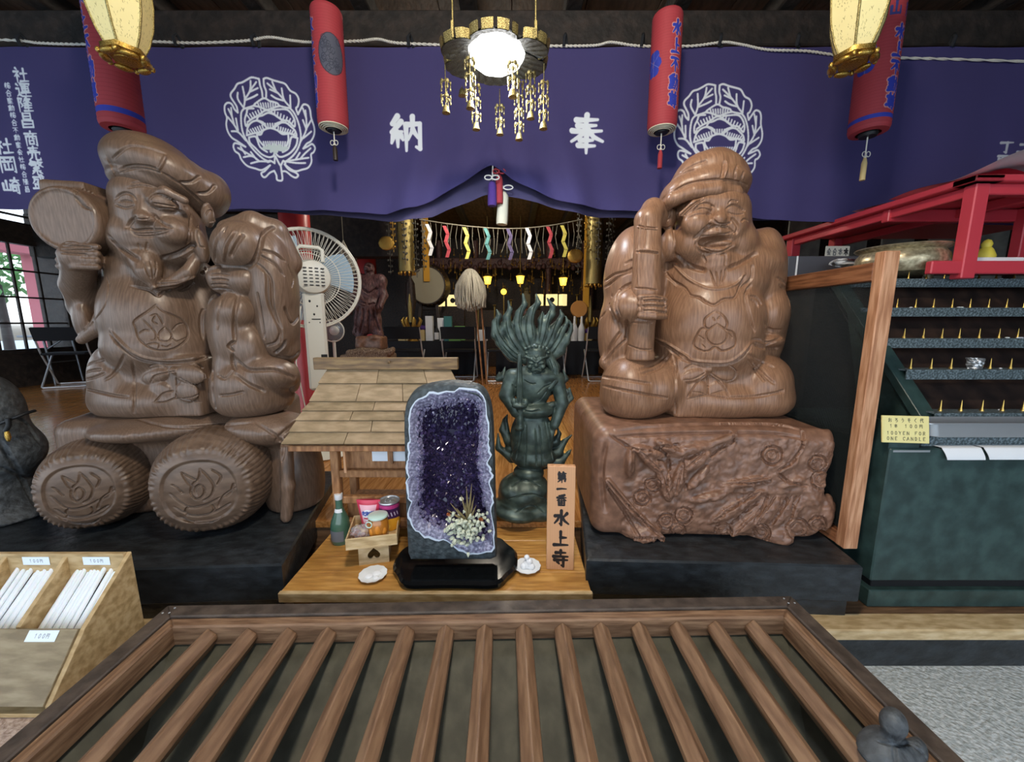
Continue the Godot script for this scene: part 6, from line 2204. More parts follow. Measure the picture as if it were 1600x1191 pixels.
func build_hut(top: float):
	var t := base("shingled_hut", Vector3(-0.48, top, -1.54), "little wooden hut with a lapped shingle roof standing behind the offerings", "hut")
	# roof courses from the eave up: each row of separate shingles overlaps the one below
	var rows := [[695, 440, 768, 1.375, 0], [676, 452, 758, 1.405, 0], [658, 462, 748, 1.435, 0], [643, 472, 738, 1.46, 0], [628, 484, 728, 1.487, 0], [600, 498, 716, 1.525, 0], [579, 510, 705, 1.555, 0]]
	for i in 6:
		var a = rows[i]
		var b = rows[i + 1]
		var l0 := at(a[1], a[0], a[3])
		var r0 := at(a[2], a[0], a[3])
		var l1 := at(b[1], b[0], b[3])
		var r1 := at(b[2], b[0], b[3])
		var cnt := 4 if i % 2 == 0 else 3
		var cut := [0.0, 0.3, 0.6, 0.88, 1.0] if cnt == 4 else [0.0, 0.42, 0.78, 1.0]
		for k in cnt:
			var m := MB.new()
			var q0 := l0.lerp(r0, cut[k] + 0.002)
			var q1 := l0.lerp(r0, cut[k + 1] - 0.002)
			var q2 := l1.lerp(r1, cut[k + 1] - 0.002)
			var q3 := l1.lerp(r1, cut[k] + 0.002)
			var up := (q1 - q0).cross(q3 - q0).normalized()
			if up.y < 0: up = -up
			var lift := up * 0.009
			q2 += (q2 - q1) * 0.08
			q3 += (q3 - q0) * 0.08
			m.flat([q0 + lift, q1 + lift, q2, q3], up)
			m.flat([q0, q1, q1 + lift, q0 + lift], Vector3.BACK)
			m.flat([q0, q0 + lift, q3, q3 - up * 0.003], Vector3.LEFT)
			m.flat([q1, q1 + lift, q2, q2 - up * 0.003], Vector3.RIGHT)
			m.flat([q0, q1, q2 - up * 0.003, q3 - up * 0.003], -up)
			part(t, "shingle", m, M("shingle_a" if (i + k) % 3 else "shingle_b"))
	var m := MB.new()
	var e0 := at(440, 697, 1.375)
	var e1 := at(768, 697, 1.375)
	m.bar(e0 + Vector3(0.02, -0.012, -0.012), e1 + Vector3(-0.02, -0.012, -0.012), 0.02, 0.022, Vector3.UP)
	part(t, "eave_board", m, M("hut_wood"))
	m = MB.new()
	var g0 := at(492, 568, 1.557)
	var g1 := at(716, 568, 1.557)
	m.bar(g0, g1, 0.048, 0.03, Vector3.BACK)
	m.ball(at(607, 566, 1.53), Vector3(0.006, 0.006, 0.006))
	part(t, "ridge_board", m, M("ridge_wood"))
	# rear slope
	m = MB.new()
	var b0 := at(510, 579, 1.555)
	var b1 := at(705, 579, 1.555)
	var h := b0.y - e0.y
	m.flat([b0, b1, b1 + Vector3(0.12, -h, -0.16), b0 + Vector3(-0.12, -h, -0.16)], Vector3(0, 0.5, -0.5))
	m.flat([b0 + Vector3(0, -0.01, 0), b1 + Vector3(0, -0.01, 0), b1 + Vector3(0.12, -h - 0.01, -0.16), b0 + Vector3(-0.12, -h - 0.01, -0.16)], Vector3(0, -0.5, 0.5))
	part(t, "rear_slope", m, M("shingle_b"))
	# posts, rails, little cabinet with a framed window
	var y1 := e0.y - 0.01
	for q in [[-0.70, -1.46, -0.03], [-0.26, -1.46, -0.03], [-0.70, -1.62, 0.0], [-0.26, -1.62, 0.0]]:
		m = MB.new()
		m.slab(Vector3(q[0] - 0.016, q[2], q[1] - 0.016), Vector3(q[0] + 0.016, y1 + 0.04, q[1] + 0.016))
		part(t, "post", m, M("hut_wood"))
	for y in [0.03, 0.13, 0.24]:
		m = MB.new()
		m.slab(Vector3(-0.70, y, -1.474), Vector3(-0.26, y + 0.03, -1.45))
		part(t, "rail", m, M("hut_wood"))
	m = MB.new()
	m.slab(Vector3(-0.68, 0.265, -1.61), Vector3(-0.28, y1 + 0.04, -1.478))
	var cab := part(t, "cabinet", m, M("hut_wood"))
	m = MB.new()
	m.slab(Vector3(-0.56, 0.30, -1.477), Vector3(-0.40, y1 - 0.012, -1.473), 0.001)
	part(cab, "window_paper", m, M("label_paper"))
	m = MB.new()
	m.slab(Vector3(-0.495, 0.29, -1.473), Vector3(-0.475, y1, -1.463), 0.001)
	part(cab, "mullion", m, M("hut_wood"))
	m = MB.new()
	m.slab(Vector3(-0.665, 0.26, -1.46), Vector3(-0.655, y1, -1.448), 0.001)
	part(t, "pale_strip", m, M("sign_wood"))
	m = MB.new()
	m.slab(Vector3(-0.68, 0.0, -1.61), Vector3(-0.28, 0.12, -1.49))
	part(t, "lower_box", m, M("hut_wood"))

# ---------------------------------------------------------------- bronze deity before the flames
func build_deity():
	var t := base("bronze_deity", on(815, 805, 0.0), "green bronze standing deity with upright sword before a fan of flames", "statue")
	var c := Carve.new()
	ells(c, [[818, 768, 1.63, 40, 32, 40, 8, 0.02], [808, 794, 1.60, 40, 14, 40, -6, 0.015], [798, 765, 1.60, 18, 20, 26, 20, 0.012], [838, 762, 1.60, 20, 18, 28, -20, 0.012], [845, 792, 1.62, 26, 18, 34, 0, 0.02], [826, 738, 1.62, 24, 14, 22, 0, 0.012]])
	ells(c, [[831, 684, 1.62, 34, 48, 24, 0, 0.012], [833, 714, 1.62, 36, 17, 25, 0, 0.012], [833, 640, 1.61, 33, 13, 24, 0, 0.008], [832, 604, 1.62, 30, 34, 22, 0, 0.012], [836, 588, 1.62, 42, 17, 20, 0, 0.012]])
	caps(c, [[836, 590, 1.61, 12], [838, 572, 1.605, 11]], 0.008)
	caps(c, [[800, 588, 1.62, 12], [791, 618, 1.605, 11], [806, 644, 1.585, 9]], 0.008)
	caps(c, [[870, 592, 1.62, 12], [878, 630, 1.61, 10], [868, 660, 1.595, 8]], 0.008)
	caps(c, [[866, 662, 1.595, 4], [861, 690, 1.59, 3]], 0.004)
	ells(c, [[811, 646, 1.58, 9, 9, 9, 0, 0.004], [866, 664, 1.593, 8, 8, 8, 0, 0.004]])
	caps(c, [[820, 595, 1.59, 5], [840, 612, 1.585, 6], [858, 600, 1.59, 6]], 0.006)
	caps(c, [[800, 634, 1.60, 5], [832, 644, 1.58, 6], [864, 632, 1.60, 5]], 0.005)
	caps(c, [[812, 644, 1.59, 4], [825, 660, 1.585, 5], [845, 655, 1.585, 5]], 0.005)
	caps(c, [[833, 664, 1.59, 5], [832, 725, 1.585, 4]], 0.008)
	var st := crop(750, 450, 5.956, [[4, 3, "410 860 470 890 520 890"], [5, 4, "540 980 600 920 690 890"], [5, 4, "400 1090 480 1070 560 1040 620 960"], [5, 4, "410 1140 480 1150 560 1130"], [5, 3, "300 900 330 930 360 900"], [5, 3, "640 960 650 1010 640 1080"]])
	for s in ["815 665 812 690 806 720", "822 665 822 700 820 730", "843 665 846 700 848 730", "852 660 858 690 864 720", "836 670 838 700 838 730", "808 690 800 710 796 722", "864 690 872 706 878 716", "800 760 820 750 845 760", "795 780 830 772 860 784", "806 800 830 790 850 800"]: st.append([5, 3.5, pl(s)])
	carved(c, 0.0045, st, t, "figure", "bronze")
	c = Carve.new()
	ells(c, [[838, 564, 1.60, 16, 21, 17, 0, 0.006], [838, 550, 1.61, 17, 12, 18, 0, 0.004], [836, 541, 1.61, 8, 5, 8, 0, 0.003], [838, 578, 1.575, 9, 7, 8, 0, 0.004], [838, 571, 1.555, 3.5, 4, 4, 0, 0.002], [830, 567, 1.56, 4.5, 2.8, 3, -16, 0.0015], [846, 567, 1.56, 4.5, 2.8, 3, 16, 0.0015], [828, 573, 1.565, 4, 4, 4, 0, 0.003], [848, 573, 1.565, 4, 4, 4, 0, 0.003]])
	caps(c, [[823, 558, 1.57, 1.6], [831, 561, 1.556, 2.2], [837, 566, 1.552, 2]], 0.002)
	caps(c, [[853, 558, 1.57, 1.6], [845, 561, 1.556, 2.2], [839, 566, 1.552, 2]], 0.002)
	caps(c, [[832, 579, 1.556, 1.5], [838, 577.5, 1.55, 1.6], [845, 580, 1.556, 1.5]], 0.0015)
	for r in 3:
		for k in 7:
			ells(c, [[821 + k * 5.6 + (r % 2) * 2, 557 - r * 6 - 3.4 * sin(k * 0.52), 1.575 + 0.006 * absf(k - 3), 3.3, 3.1, 4, 0, 0.001]])
	caps(c, [[854, 553, 1.615, 8], [866, 575, 1.605, 9], [866, 595, 1.60, 7], [858, 606, 1.585, 4]], 0.006)
	carved(c, 0.0024, [[2.5, 2, pl("827 581 833 583 838 582")], [2.5, 2, pl("838 560 838 566")], [2.5, 2, pl("834 556 838 559 843 556")], [3, 2, pl("858 560 864 580 862 600")], [3, 2, pl("866 562 872 582 868 598")]], t, "head", "bronze")
	c = Carve.new()
	caps(c, [[812, 556, 1.585, 3.4], [812, 600, 1.575, 5], [812, 634, 1.572, 5]], 0.003)
	caps(c, [[812, 634, 1.572, 6], [812, 668, 1.572, 6]], 0.003)
	ells(c, [[812, 634, 1.572, 13, 5, 10, 0, 0.003], [812, 668, 1.572, 8, 6, 8, 0, 0.003], [803, 628, 1.572, 5, 6, 5, 0, 0.003], [821, 628, 1.572, 5, 6, 5, 0, 0.003]])
	carved(c, 0.0038, [[3, -2, pl("812 560 812 600 812 628")]], t, "sword", "bronze")
	c = Carve.new()
	for f in [[[832, 568, 8], [796, 546, 10], [775, 524, 8], [774, 505, 6], [780, 494, 4], [776, 484, 1.5]], [[832, 566, 8], [804, 535, 10], [792, 510, 8], [792, 496, 6], [797, 484, 4], [794, 470, 1.5]], [[832, 562, 8], [815, 530, 10], [808, 506, 8], [811, 490, 6], [820, 476, 4.5], [817, 459, 1.5]], [[834, 560, 8], [830, 525, 11], [826, 503, 8], [831, 486, 6], [841, 474, 4.5], [838, 460, 1.5]], [[836, 562, 8], [846, 528, 10], [850, 506, 8], [862, 491, 6], [864, 480, 4.5], [855, 466, 1.5]], [[838, 564, 8], [860, 536, 10], [864, 516, 8], [874, 502, 5], [878, 493, 3.5], [875, 484, 1.5]], [[840, 568, 8], [868, 545, 9], [874, 524, 7], [883, 510, 4], [886, 503, 3], [884, 494, 1.3]], [[840, 570, 8], [868, 552, 9], [884, 534, 6], [892, 516, 3.5], [893, 509, 2.5], [890, 501, 1.2]], [[834, 568, 7], [800, 556, 9], [780, 536, 6], [786, 515, 5], [784, 505, 2]], [[838, 566, 7], [876, 548, 8], [880, 528, 5], [890, 522, 2]], [[834, 560, 8], [820, 520, 8], [822, 500, 6], [826, 486, 2]], [[836, 560, 8], [852, 520, 8], [846, 500, 6], [848, 488, 2]]]:
		var rows := []
		for q in f: rows.append([q[0], q[1], 1.675, q[2]])
		caps(c, rows, 0.006)
	ells(c, [[800, 540, 1.69, 18, 22, 5, 0, 0.01], [864, 542, 1.69, 18, 20, 5, 0, 0.01], [832, 536, 1.695, 40, 20, 5, 0, 0.01]])
	caps(c, [[838, 570, 1.68, 9], [838, 640, 1.69, 10], [836, 720, 1.68, 14]], 0.01)
	# lower tongues round shoulders, hips and hem
	for f in [[[830, 620, 9], [798, 600, 8], [786, 588, 5], [789, 574, 1.5]], [[830, 610, 9], [796, 592, 6], [778, 592, 4], [780, 582, 1.5]], [[836, 620, 9], [872, 605, 7], [884, 592, 4], [880, 578, 1.5]], [[840, 640, 9], [880, 632, 7], [892, 622, 4], [890, 606, 1.5]], [[840, 650, 8], [876, 640, 6], [886, 612, 3], [881, 604, 1.5]], [[830, 700, 10], [795, 688, 8], [784, 672, 4], [786, 656, 1.5]], [[830, 715, 10], [800, 715, 8], [779, 700, 5], [778, 678, 1.5]], [[826, 725, 10], [796, 700, 6], [790, 655, 3], [793, 648, 1.5]], [[840, 715, 10], [872, 706, 8], [882, 690, 4], [893, 680, 1.5]], [[842, 725, 10], [875, 722, 7], [888, 708, 3], [892, 703, 1.5]], [[842, 700, 9], [868, 690, 7], [874, 678, 3], [871, 668, 1.5]]]:
		var rows := []
		for q in f: rows.append([q[0], q[1], 1.665, q[2]])
		caps(c, rows, 0.008)
	var fs := []
	for s in ["776 495 780 520 800 548 820 562", "790 500 795 525 812 552", "800 490 806 525 822 552", "816 475 812 505 820 535 830 552", "824 490 822 515 828 540", "836 475 832 500 834 530", "850 485 846 505 842 535", "860 478 856 505 850 530 842 552", "870 500 864 520 852 545", "880 505 870 530 855 552", "884 520 872 540 858 558", "785 540 800 556 815 566", "772 520 784 548 806 568"]: fs.append([4, 4, pl(s)])
	carved(c, 0.0045, fs, t, "flame_halo", "bronze")

# ---------------------------------------------------------------- the inner hall behind the statues
func folding_chair(p: Vector3, turn: float, w: float, label: String, group: String) -> Node3D:
	var t := base("folding_chair", Vector3.ZERO, label, "chair", group)
	for s in [-1, 1]:
		var x: float = s * w * 0.5
		var m := MB.new()
		m.tube([Vector3(x, 0.78, 0.20), Vector3(x, 0.46, 0.08), Vector3(x, 0.02, -0.2), Vector3(x * 0.9, 0.012, -0.215)], 0.011, 8)
		m.tube([Vector3(x * 0.93, 0.44, -0.17), Vector3(x * 0.93, 0.02, 0.22), Vector3(x * 0.85, 0.012, 0.235)], 0.011, 8)
		part(t, "side_frame", m, M("chrome"))
	var m := MB.new()
	m.rod(Vector3(-w * 0.45, 0.012, -0.215), Vector3(w * 0.45, 0.012, -0.215), 0.011)
	m.rod(Vector3(-w * 0.43, 0.012, 0.235), Vector3(w * 0.43, 0.012, 0.235), 0.011)
	part(t, "foot_bar", m, M("chrome"))
	m = MB.new()
	m.box(Vector3(0, 0.44, -0.02), Vector3(w * 0.9, 0.03, 0.34), Basis(), 0.012)
	part(t, "seat", m, M("black_cloth"))
	m = MB.new()
	m.sheet(10, 4, func(u: float, v: float) -> Vector3: return Vector3(lerpf(-w * 0.5, w * 0.5, u), 0.79 - 0.17 * v, 0.205 - 0.06 * v + 0.02 * (1.0 - pow(2 * u - 1, 2))), 0.02)
	part(t, "backrest", m, M("black_cloth"))
	t.position = p
	t.rotation.y = turn
	return t

func carton(p: Vector3, s: Vector3, mat: String, called: String, label: String, cat: String, turn := 0.0):
	var m := MB.new()
	var b := Basis(Vector3.UP, turn)
	m.box(p + Vector3(0, s.y / 2, 0), s, b, 0.003)
	one(called, m, M(mat), label, cat)

func build_altar_hall():
	# long tables under black cloth
	for s in [[600, 762, "black clothed table left of the white fibre pom, holding boxes and bottles"], [775, 935, "black clothed table right of the white fibre pom, holding white bottles"]]:
		var a := at(s[0], 533, 6.2)
		var b := at(s[1], 533, 6.2)
		var t := base("cloth_table", Vector3((a.x + b.x) / 2, 0, -6.4), s[2], "table")
		var m := MB.new()
		m.slab(Vector3(a.x, a.y - 0.03, -6.65), Vector3(b.x, a.y, -6.15), 0.01)
		part(t, "table_top", m, M("black_cloth"))
		m = MB.new()
		var w := b.x - a.x
		m.sheet(80, 4, func(u: float, v: float) -> Vector3: return Vector3(a.x + u * w, (a.y - 0.005) * (1.0 - v) + 0.02 * v, -6.14 + 0.015 * sin(u * 60.0) * v), 0.006)
		part(t, "drape", m, M("black_cloth"))
	# chairs with their backs to us
	var rows := [[630, 597, 0.5, "black folding chair, leftmost of the row before the clothed tables"], [716, 597, 0.48, "black folding chair in front of the white boxes and bottle"], [790, 597, 0.58, "black folding chair behind the flames, left of the flame centre"], [855, 597, 0.58, "black folding chair behind the flames, right of the flame centre"], [945, 597, 0.5, "black folding chair half hidden by the laughing statue"]]
	for r in rows:
		var p := on(r[0], r[1], 0.0)
		folding_chair(Vector3(p.x, 0, p.z - 0.235), 0.0, r[2], r[3], "folding chairs facing the altar")
	# goods on the tables
	var ty := at(700, 533, 6.2).y
	var set_box := func(px: float, w_px: float, h_px: float, depth: float, mat: String, called: String, label: String, cat: String, lift := 0.0):
		var p := at(px, 533, depth)
		var s := scale_at(p)
		carton(Vector3(p.x, ty + lift, p.z), Vector3(w_px * s, h_px * s, 0.1), mat, called, label, cat)
	set_box.call(672, 11, 38, 6.3, "paper", "white_box", "tall narrow white box beside the dark bottle on the black table", "box")
	set_box.call(692, 14, 35, 6.32, "shide_white", "white_box", "broad white box behind the dark bottle on the black table", "box")
	set_box.call(701, 12, 38, 6.22, "teal_card", "teal_box", "teal box standing behind the white boxes", "box")
	set_box.call(719, 16, 22, 6.45, "green_card", "green_box", "pale green flat box right of the teal box", "box")
	set_box.call(711, 18, 9, 6.2, "green_card", "price_card", "green card sign at the front of the black table", "sign")
	set_box.call(754, 16, 17, 6.3, "paper", "white_card", "white card right of the fibre pom's pole", "sign")
	set_box.call(660, 9, 17, 6.3, "carton", "gift_box", "tan gift box under purple cloth, left of the tall white box", "box")
	set_box.call(919, 9, 12, 6.3, "carton", "gift_box", "tan gift box under purple cloth, beside the laughing statue", "box")
	for s in [[660, 17], [919, 12]]:
		var p := at(s[0], 533, 6.3)
		var m := MB.new()
		m.ball(Vector3(p.x, ty + s[1] * scale_at(p) + 0.03, p.z), Vector3(0.08, 0.045, 0.07))
		one("purple_wrap", m, M("purple_cloth"), "purple cloth bundle on the tan gift box %s" % ["left of the boxes" if s[0] < 800 else "near the laughing statue"], "cloth")
	for s in [[629, 8], [641, 9]]:
		set_box.call(s[0], 11, 6, 6.3, "carton", "small_card", "small tan card under the left chair's backrest, %s of the pair" % ["left" if s[0] < 635 else "right"], "sign")
	for s in [[683, 29, "black", "dark bottle with a white label between the white boxes"], [897, 38, "porcelain", "white bottle left of the pair under the round gong"], [908, 38, "porcelain", "white bottle right of the pair under the round gong"]]:
		var p := at(s[0], 533, 6.25)
		var k = scale_at(p) * s[1]
		p.y = ty
		var b := base("sake_bottle", p, s[2 + 1], "bottle", "")
		var m := MB.new()
		m.lathe(Transform3D(Basis(), p), PackedVector2Array([Vector2(0, 0), Vector2(k * 0.14, 0), Vector2(k * 0.14, k * 0.5), Vector2(k * 0.05, k * 0.72), Vector2(k * 0.045, k), Vector2(0, k)]), 16)
		part(b, "glass", m, M(s[2]))
		m = MB.new()
		m.lathe(Transform3D(Basis(), p), PackedVector2Array([Vector2(k * 0.143, k * 0.08), Vector2(k * 0.143, k * 0.45)]), 16, 0.6, 2.6)
		part(b, "paper_label", m, M("paper"))
	# big drum on its stand, and the small gong
	var dp := at(667, 446, 6.42)
	var dr := base("taiko_drum", Vector3(dp.x, ty, dp.z), "large round drum with a dull cream skin behind the gold lotus", "drum")
	var yb := Basis(Vector3.UP, -0.12) * Basis(Vector3.RIGHT, PI / 2)
	var m := MB.new()
	m.lathe(Transform3D(yb, dp), PackedVector2Array([Vector2(0, 0.0), Vector2(0.275, 0.0), Vector2(0.295, -0.004)]), 40)
	part(dr, "skin", m, M("drum_skin"))
	m = MB.new()
	m.lathe(Transform3D(yb, dp), PackedVector2Array([Vector2(0.29, 0.004), Vector2(0.31, 0.0), Vector2(0.315, -0.03), Vector2(0.35, -0.15), Vector2(0.31, -0.3), Vector2(0, -0.31)]), 40)
	part(dr, "barrel", m, M("drum_body"))
	m = MB.new()
	for k in 28:
		var a := TAU * k / 28
		m.ball(dp + yb * Vector3(cos(a) * 0.316, -0.02, sin(a) * 0.316), Vector3.ONE * 0.008, Basis(), 6)
	part(dr, "stud_ring", m, M("brass"))
	m = MB.new()
	for s in [-1, 1]: m.bar(Vector3(dp.x + s * 0.2, ty, dp.z - 0.1), Vector3(dp.x + s * 0.12, dp.y - 0.2, dp.z - 0.1), 0.05, 0.05)
	part(dr, "stand", m, M("drum_body"))
	dp = at(905, 483, 6.35)
	dr = base("small_drum", Vector3(dp.x, ty, dp.z), "small orange round hand drum above the white bottles", "drum")
	m = MB.new()
	m.lathe(Transform3D(Basis(Vector3.RIGHT, PI / 2), dp), PackedVector2Array([Vector2(0, 0.01), Vector2(0.125, 0.01), Vector2(0.135, 0.0), Vector2(0.135, -0.05), Vector2(0, -0.05)]), 32)
	part(dr, "skin", m, M("orange_skin"))
	m = MB.new()
	m.rod(Vector3(dp.x, ty, dp.z - 0.04), dp + Vector3(0, -0.12, -0.03), 0.015)
	m.slab(Vector3(dp.x - 0.1, ty, dp.z - 0.1), Vector3(dp.x + 0.1, ty + 0.02, dp.z))
	part(dr, "stand", m, M("drum_body"))
	# gold lotus stands with a dark leaf
	for s in [[645, 6.22, "gilt lotus ornament with a dark tall leaf in front of the drum"], [919, 6.55, "gilt lotus ornament with a dark tall leaf beside the laughing statue"]]:
		var p := at(s[0], 533, s[1])
		p.y = ty
		var k := scale_at(p)
		var l := base("lotus_ornament", p, s[2], "ornament", "gilt lotus ornaments")
		m = MB.new()
		m.lathe(Transform3D(Basis(), p), PackedVector2Array([Vector2(0, 0), Vector2(0.09, 0), Vector2(0.07, 0.03), Vector2(0.035, 0.06), Vector2(0.06, 0.12), Vector2(0.05, 0.18), Vector2(0, 0.18)]), 20)
		part(l, "vase", m, M("gold"))
		for i in 7:
			m = MB.new()
			var a := TAU * i / 7 + 0.2
			var d := Vector3(cos(a), 0, sin(a))
			m.tube([p + d * 0.03 + Vector3(0, 0.17, 0), p + d * 0.11 + Vector3(0, 0.24, 0), p + d * 0.15 + Vector3(0, 0.33, 0), p + d * 0.12 + Vector3(0, 0.38, 0)], [0.02, 0.035, 0.03, 0.008], 8)
			part(l, "petal", m, M("gold"))
		m = MB.new()
		m.tube([p + Vector3(0, 0.2, 0.02), p + Vector3(0, 0.4, 0.02), p + Vector3(0, 0.62, 0.02), p + Vector3(0, 0.9, 0.02), p + Vector3(0, 1.02, 0.02)], [0.02, 0.04, 0.085, 0.07, 0.01], 12)
		part(l, "leaf", m, M("altar_dark"))
		m = MB.new()
		m.tube([p + Vector3(0, 0.3, 0.1), p + Vector3(0, 0.5, 0.1), p + Vector3(0, 0.75, 0.085)], [0.03, 0.035, 0.012], 8)
		part(l, "bud", m, M("old_gold"))
	# hanging gilt banners with chains of ornaments
	for s in [[636, 5.0, 425, 1.0, "hanging gilt cylinder banner with ornament chains, left of the sacred rope"], [927, 5.0, 444, 1.15, "hanging gilt cylinder banner with ornament chains, right of the sacred rope"]]:
		var p := at(s[0], s[2], s[1])
		var b := base("gilt_banner", p, s[4], "ornament", "hanging gilt banners")
		m = MB.new()
		m.lathe(Transform3D(Basis(), p), PackedVector2Array([Vector2(0, 0), Vector2(0.098, 0), Vector2(0.1, 0.03), Vector2(0.1, 2.58 - p.y), Vector2(0, 2.58 - p.y)]), 28)
		part(b, "cylinder", m, M("old_gold"))
		m = MB.new()
		for k in 12:
			var a := TAU * k / 12
			m.ball(p + Vector3(cos(a) * 0.1, -0.02, sin(a) * 0.1), Vector3(0.016, 0.02, 0.016), Basis(), 6)
		part(b, "fringe", m, M("gold"))
		for k in 5:
			m = MB.new()
			var x: float = [-0.2, -0.12, 0.02, 0.15, 0.22][k]
			var z: float = [0.02, 0.12, 0.13, 0.1, 0.0][k]
			var len: float = [0.85, 0.6, 0.75, 0.9, 0.8][k]
			var top := Vector3(p.x + x, 2.3, p.z + z)
			m.rod(top, top - Vector3(0, len, 0), 0.004, -1, 4)
			for i in int(len / 0.07):
				var q := top - Vector3(0, 0.05 + i * 0.07, 0)
				for g in 4: m.ball(q + Vector3(cos(g * 1.57 + i) * 0.026, 0.01 * sin(g * 2.0), sin(g * 1.57 + i) * 0.026), Vector3(0.014, 0.014, 0.006), Basis(Vector3.UP, g * 1.57), 6)
			part(b, "ornament_chain", m, M("silver_gold" if k != 1 else "gold"))
		m = MB.new()
		m.ball(p + Vector3(-0.2 if s[0] < 800 else -0.26, 0.32, 0.14), Vector3(0.1, 0.085, 0.02), Basis(), 12)
		part(b, "gilt_plate", m, M("gold"))
		m = MB.new()
		var sx := 0.2 if s[0] < 800 else -0.13
		var st := at(667, 440, 6.4) if s[0] < 800 else at(915, 480, 6.4)
		m.slab(Vector3(st.x - 0.05, st.y, st.z), Vector3(st.x + 0.05, 2.6, st.z + 0.01), 0.002)
		one("brocade_strip", m, M("gold_cloth"), "hanging strip of orange gold brocade, %s" % ["behind the big drum" if s[0] < 800 else "beside the laughing statue"], "cloth")
	# straw rope with straws and coloured paper streamers
	var rope := curve2(pl("655 343 700 350 745 355 790 357.5 830 356 870 351 910 343"), 6)
	var rp := PackedVector3Array()
	for q in rope: rp.append(at(q.x, q.y, 4.8))
	var sr := base("sacred_rope", Vector3(rp[18].x, rp[18].y - 0.4, rp[18].z), "thin straw rope with hanging straws strung before the altar", "rope")
	m = MB.new()
	m.tube(rp, 0.008, 6)
	part(sr, "cord", m, M("straw"))
	m = MB.new()
	for k in 34:
		var f := (k + 0.5) / 34.0 * (rp.size() - 1)
		var p := rp[int(f)].lerp(rp[mini(int(f) + 1, rp.size() - 1)], f - int(f))
		m.tube([p, p + Vector3(rng.randf_range(-0.03, 0.03), -0.14, 0.005), p + Vector3(rng.randf_range(-0.03, 0.03), -0.27 - rng.randf() * 0.05, 0)], [0.003, 0.0045, 0.004], 5)
	part(sr, "straws", m, M("straw")).set_meta("kind", "stuff")
	for s in [[667, "shide_white", "white, far left"], [694, "shide_red", "dark red, left"], [725, "shide_yellow", "yellow, left"], [758, "shide_green", "teal"], [793, "shide_purple", "dull purple"], [823, "shide_white", "white, right of centre"], [856, "shide_red", "red, right"], [878, "shide_yellow", "yellow, far right"]]:
		var p := at(s[0], 349 + 8 * (1.0 - pow((s[0] - 783) / 125.0, 2)), 4.79)
		m = MB.new()
		var x := 0.0
		for k in 4:
			var x2 := x + (0.042 if k % 2 == 0 else -0.028)
			m.flat([p + Vector3(x - 0.021, -k * 0.09, k * 0.004), p + Vector3(x + 0.021, -k * 0.09, k * 0.004), p + Vector3(x2 + 0.021, -k * 0.09 - 0.095, k * 0.004 + 0.01), p + Vector3(x2 - 0.021, -k * 0.09 - 0.095, k * 0.004 + 0.01)], Vector3.BACK)
			m.flat([p + Vector3(x - 0.021, -k * 0.09, k * 0.004 - 0.002), p + Vector3(x + 0.021, -k * 0.09, k * 0.004 - 0.002), p + Vector3(x2 + 0.021, -k * 0.09 - 0.095, k * 0.004 + 0.008), p + Vector3(x2 - 0.021, -k * 0.09 - 0.095, k * 0.004 + 0.008)], Vector3.FORWARD)
			x = x2
		one("paper_streamer", m, M(s[1]), "zigzag paper streamer on the straw rope, %s of centre" % s[2] if not (s[2] as String).contains("centre") else "zigzag paper streamer on the straw rope, %s" % s[2], "streamer", "zigzag streamers on the straw rope")
	# white fibre pom on two poles
	var pm := at(735, 455, 5.2)
	var po := base("fibre_pom", Vector3(pm.x + 0.2, 0, pm.z), "big shaggy white fibre pom on a wooden pole", "ornament")
	m = MB.new()
	for k in 420:
		var a := rng.randf() * TAU
		var r := sqrt(rng.randf())
		var d := Vector3(cos(a) * r, 0, sin(a) * r)
		var top := pm + Vector3(0, 0.29 - 0.1 * r * r, 0) + d * 0.12
		var mid := pm + d * 0.19 + Vector3(0, 0.17 - 0.1 * r, 0)
		m.tube([top, mid, pm + d * 0.2 + Vector3(rng.randf_range(-0.02, 0.02), -0.05, 0), pm + d * 0.19 + Vector3(rng.randf_range(-0.02, 0.02), -0.22 - rng.randf() * 0.06 + 0.06 * r, 0)], [0.008, 0.011, 0.011, 0.006], 4)
	part(po, "fibres", m, M("fibre_rope")).set_meta("kind", "stuff")
	for s in [0.0, 0.08]:
		m = MB.new()
		m.rod(pm + Vector3(0.05 + s, 0.0, -0.02), Vector3(pm.x + 0.15 + s * 0.7, 0, pm.z - 0.02), 0.012)
		part(po, "pole", m, M("hut_wood"))
	# bundle of pale straw hung near the ceiling at the left
	var hb := at(536, 376, 4.6)
	var bu := base("straw_bundle", hb - Vector3(0, 0.4, 0), "pale straw bundle hanging behind the tall white fan", "straw")
	m = MB.new()
	for k in 40:
		var e := Vector3(rng.randf_range(-0.1, 0.16), -0.28 - rng.randf() * 0.12, rng.randf_range(-0.06, 0.06))
		m.tube([hb, hb + e * 0.5 + Vector3(-0.02, 0.03, 0), hb + e], [0.006, 0.005, 0.002], 4)
	part(bu, "straws", m, M("fibre_rope")).set_meta("kind", "stuff")
	m = MB.new()
	m.rod(hb, Vector3(hb.x, 2.72, hb.z), 0.004, -1, 5)
	part(bu, "string", m, M("straw"))
	build_altar()
	build_guardian()

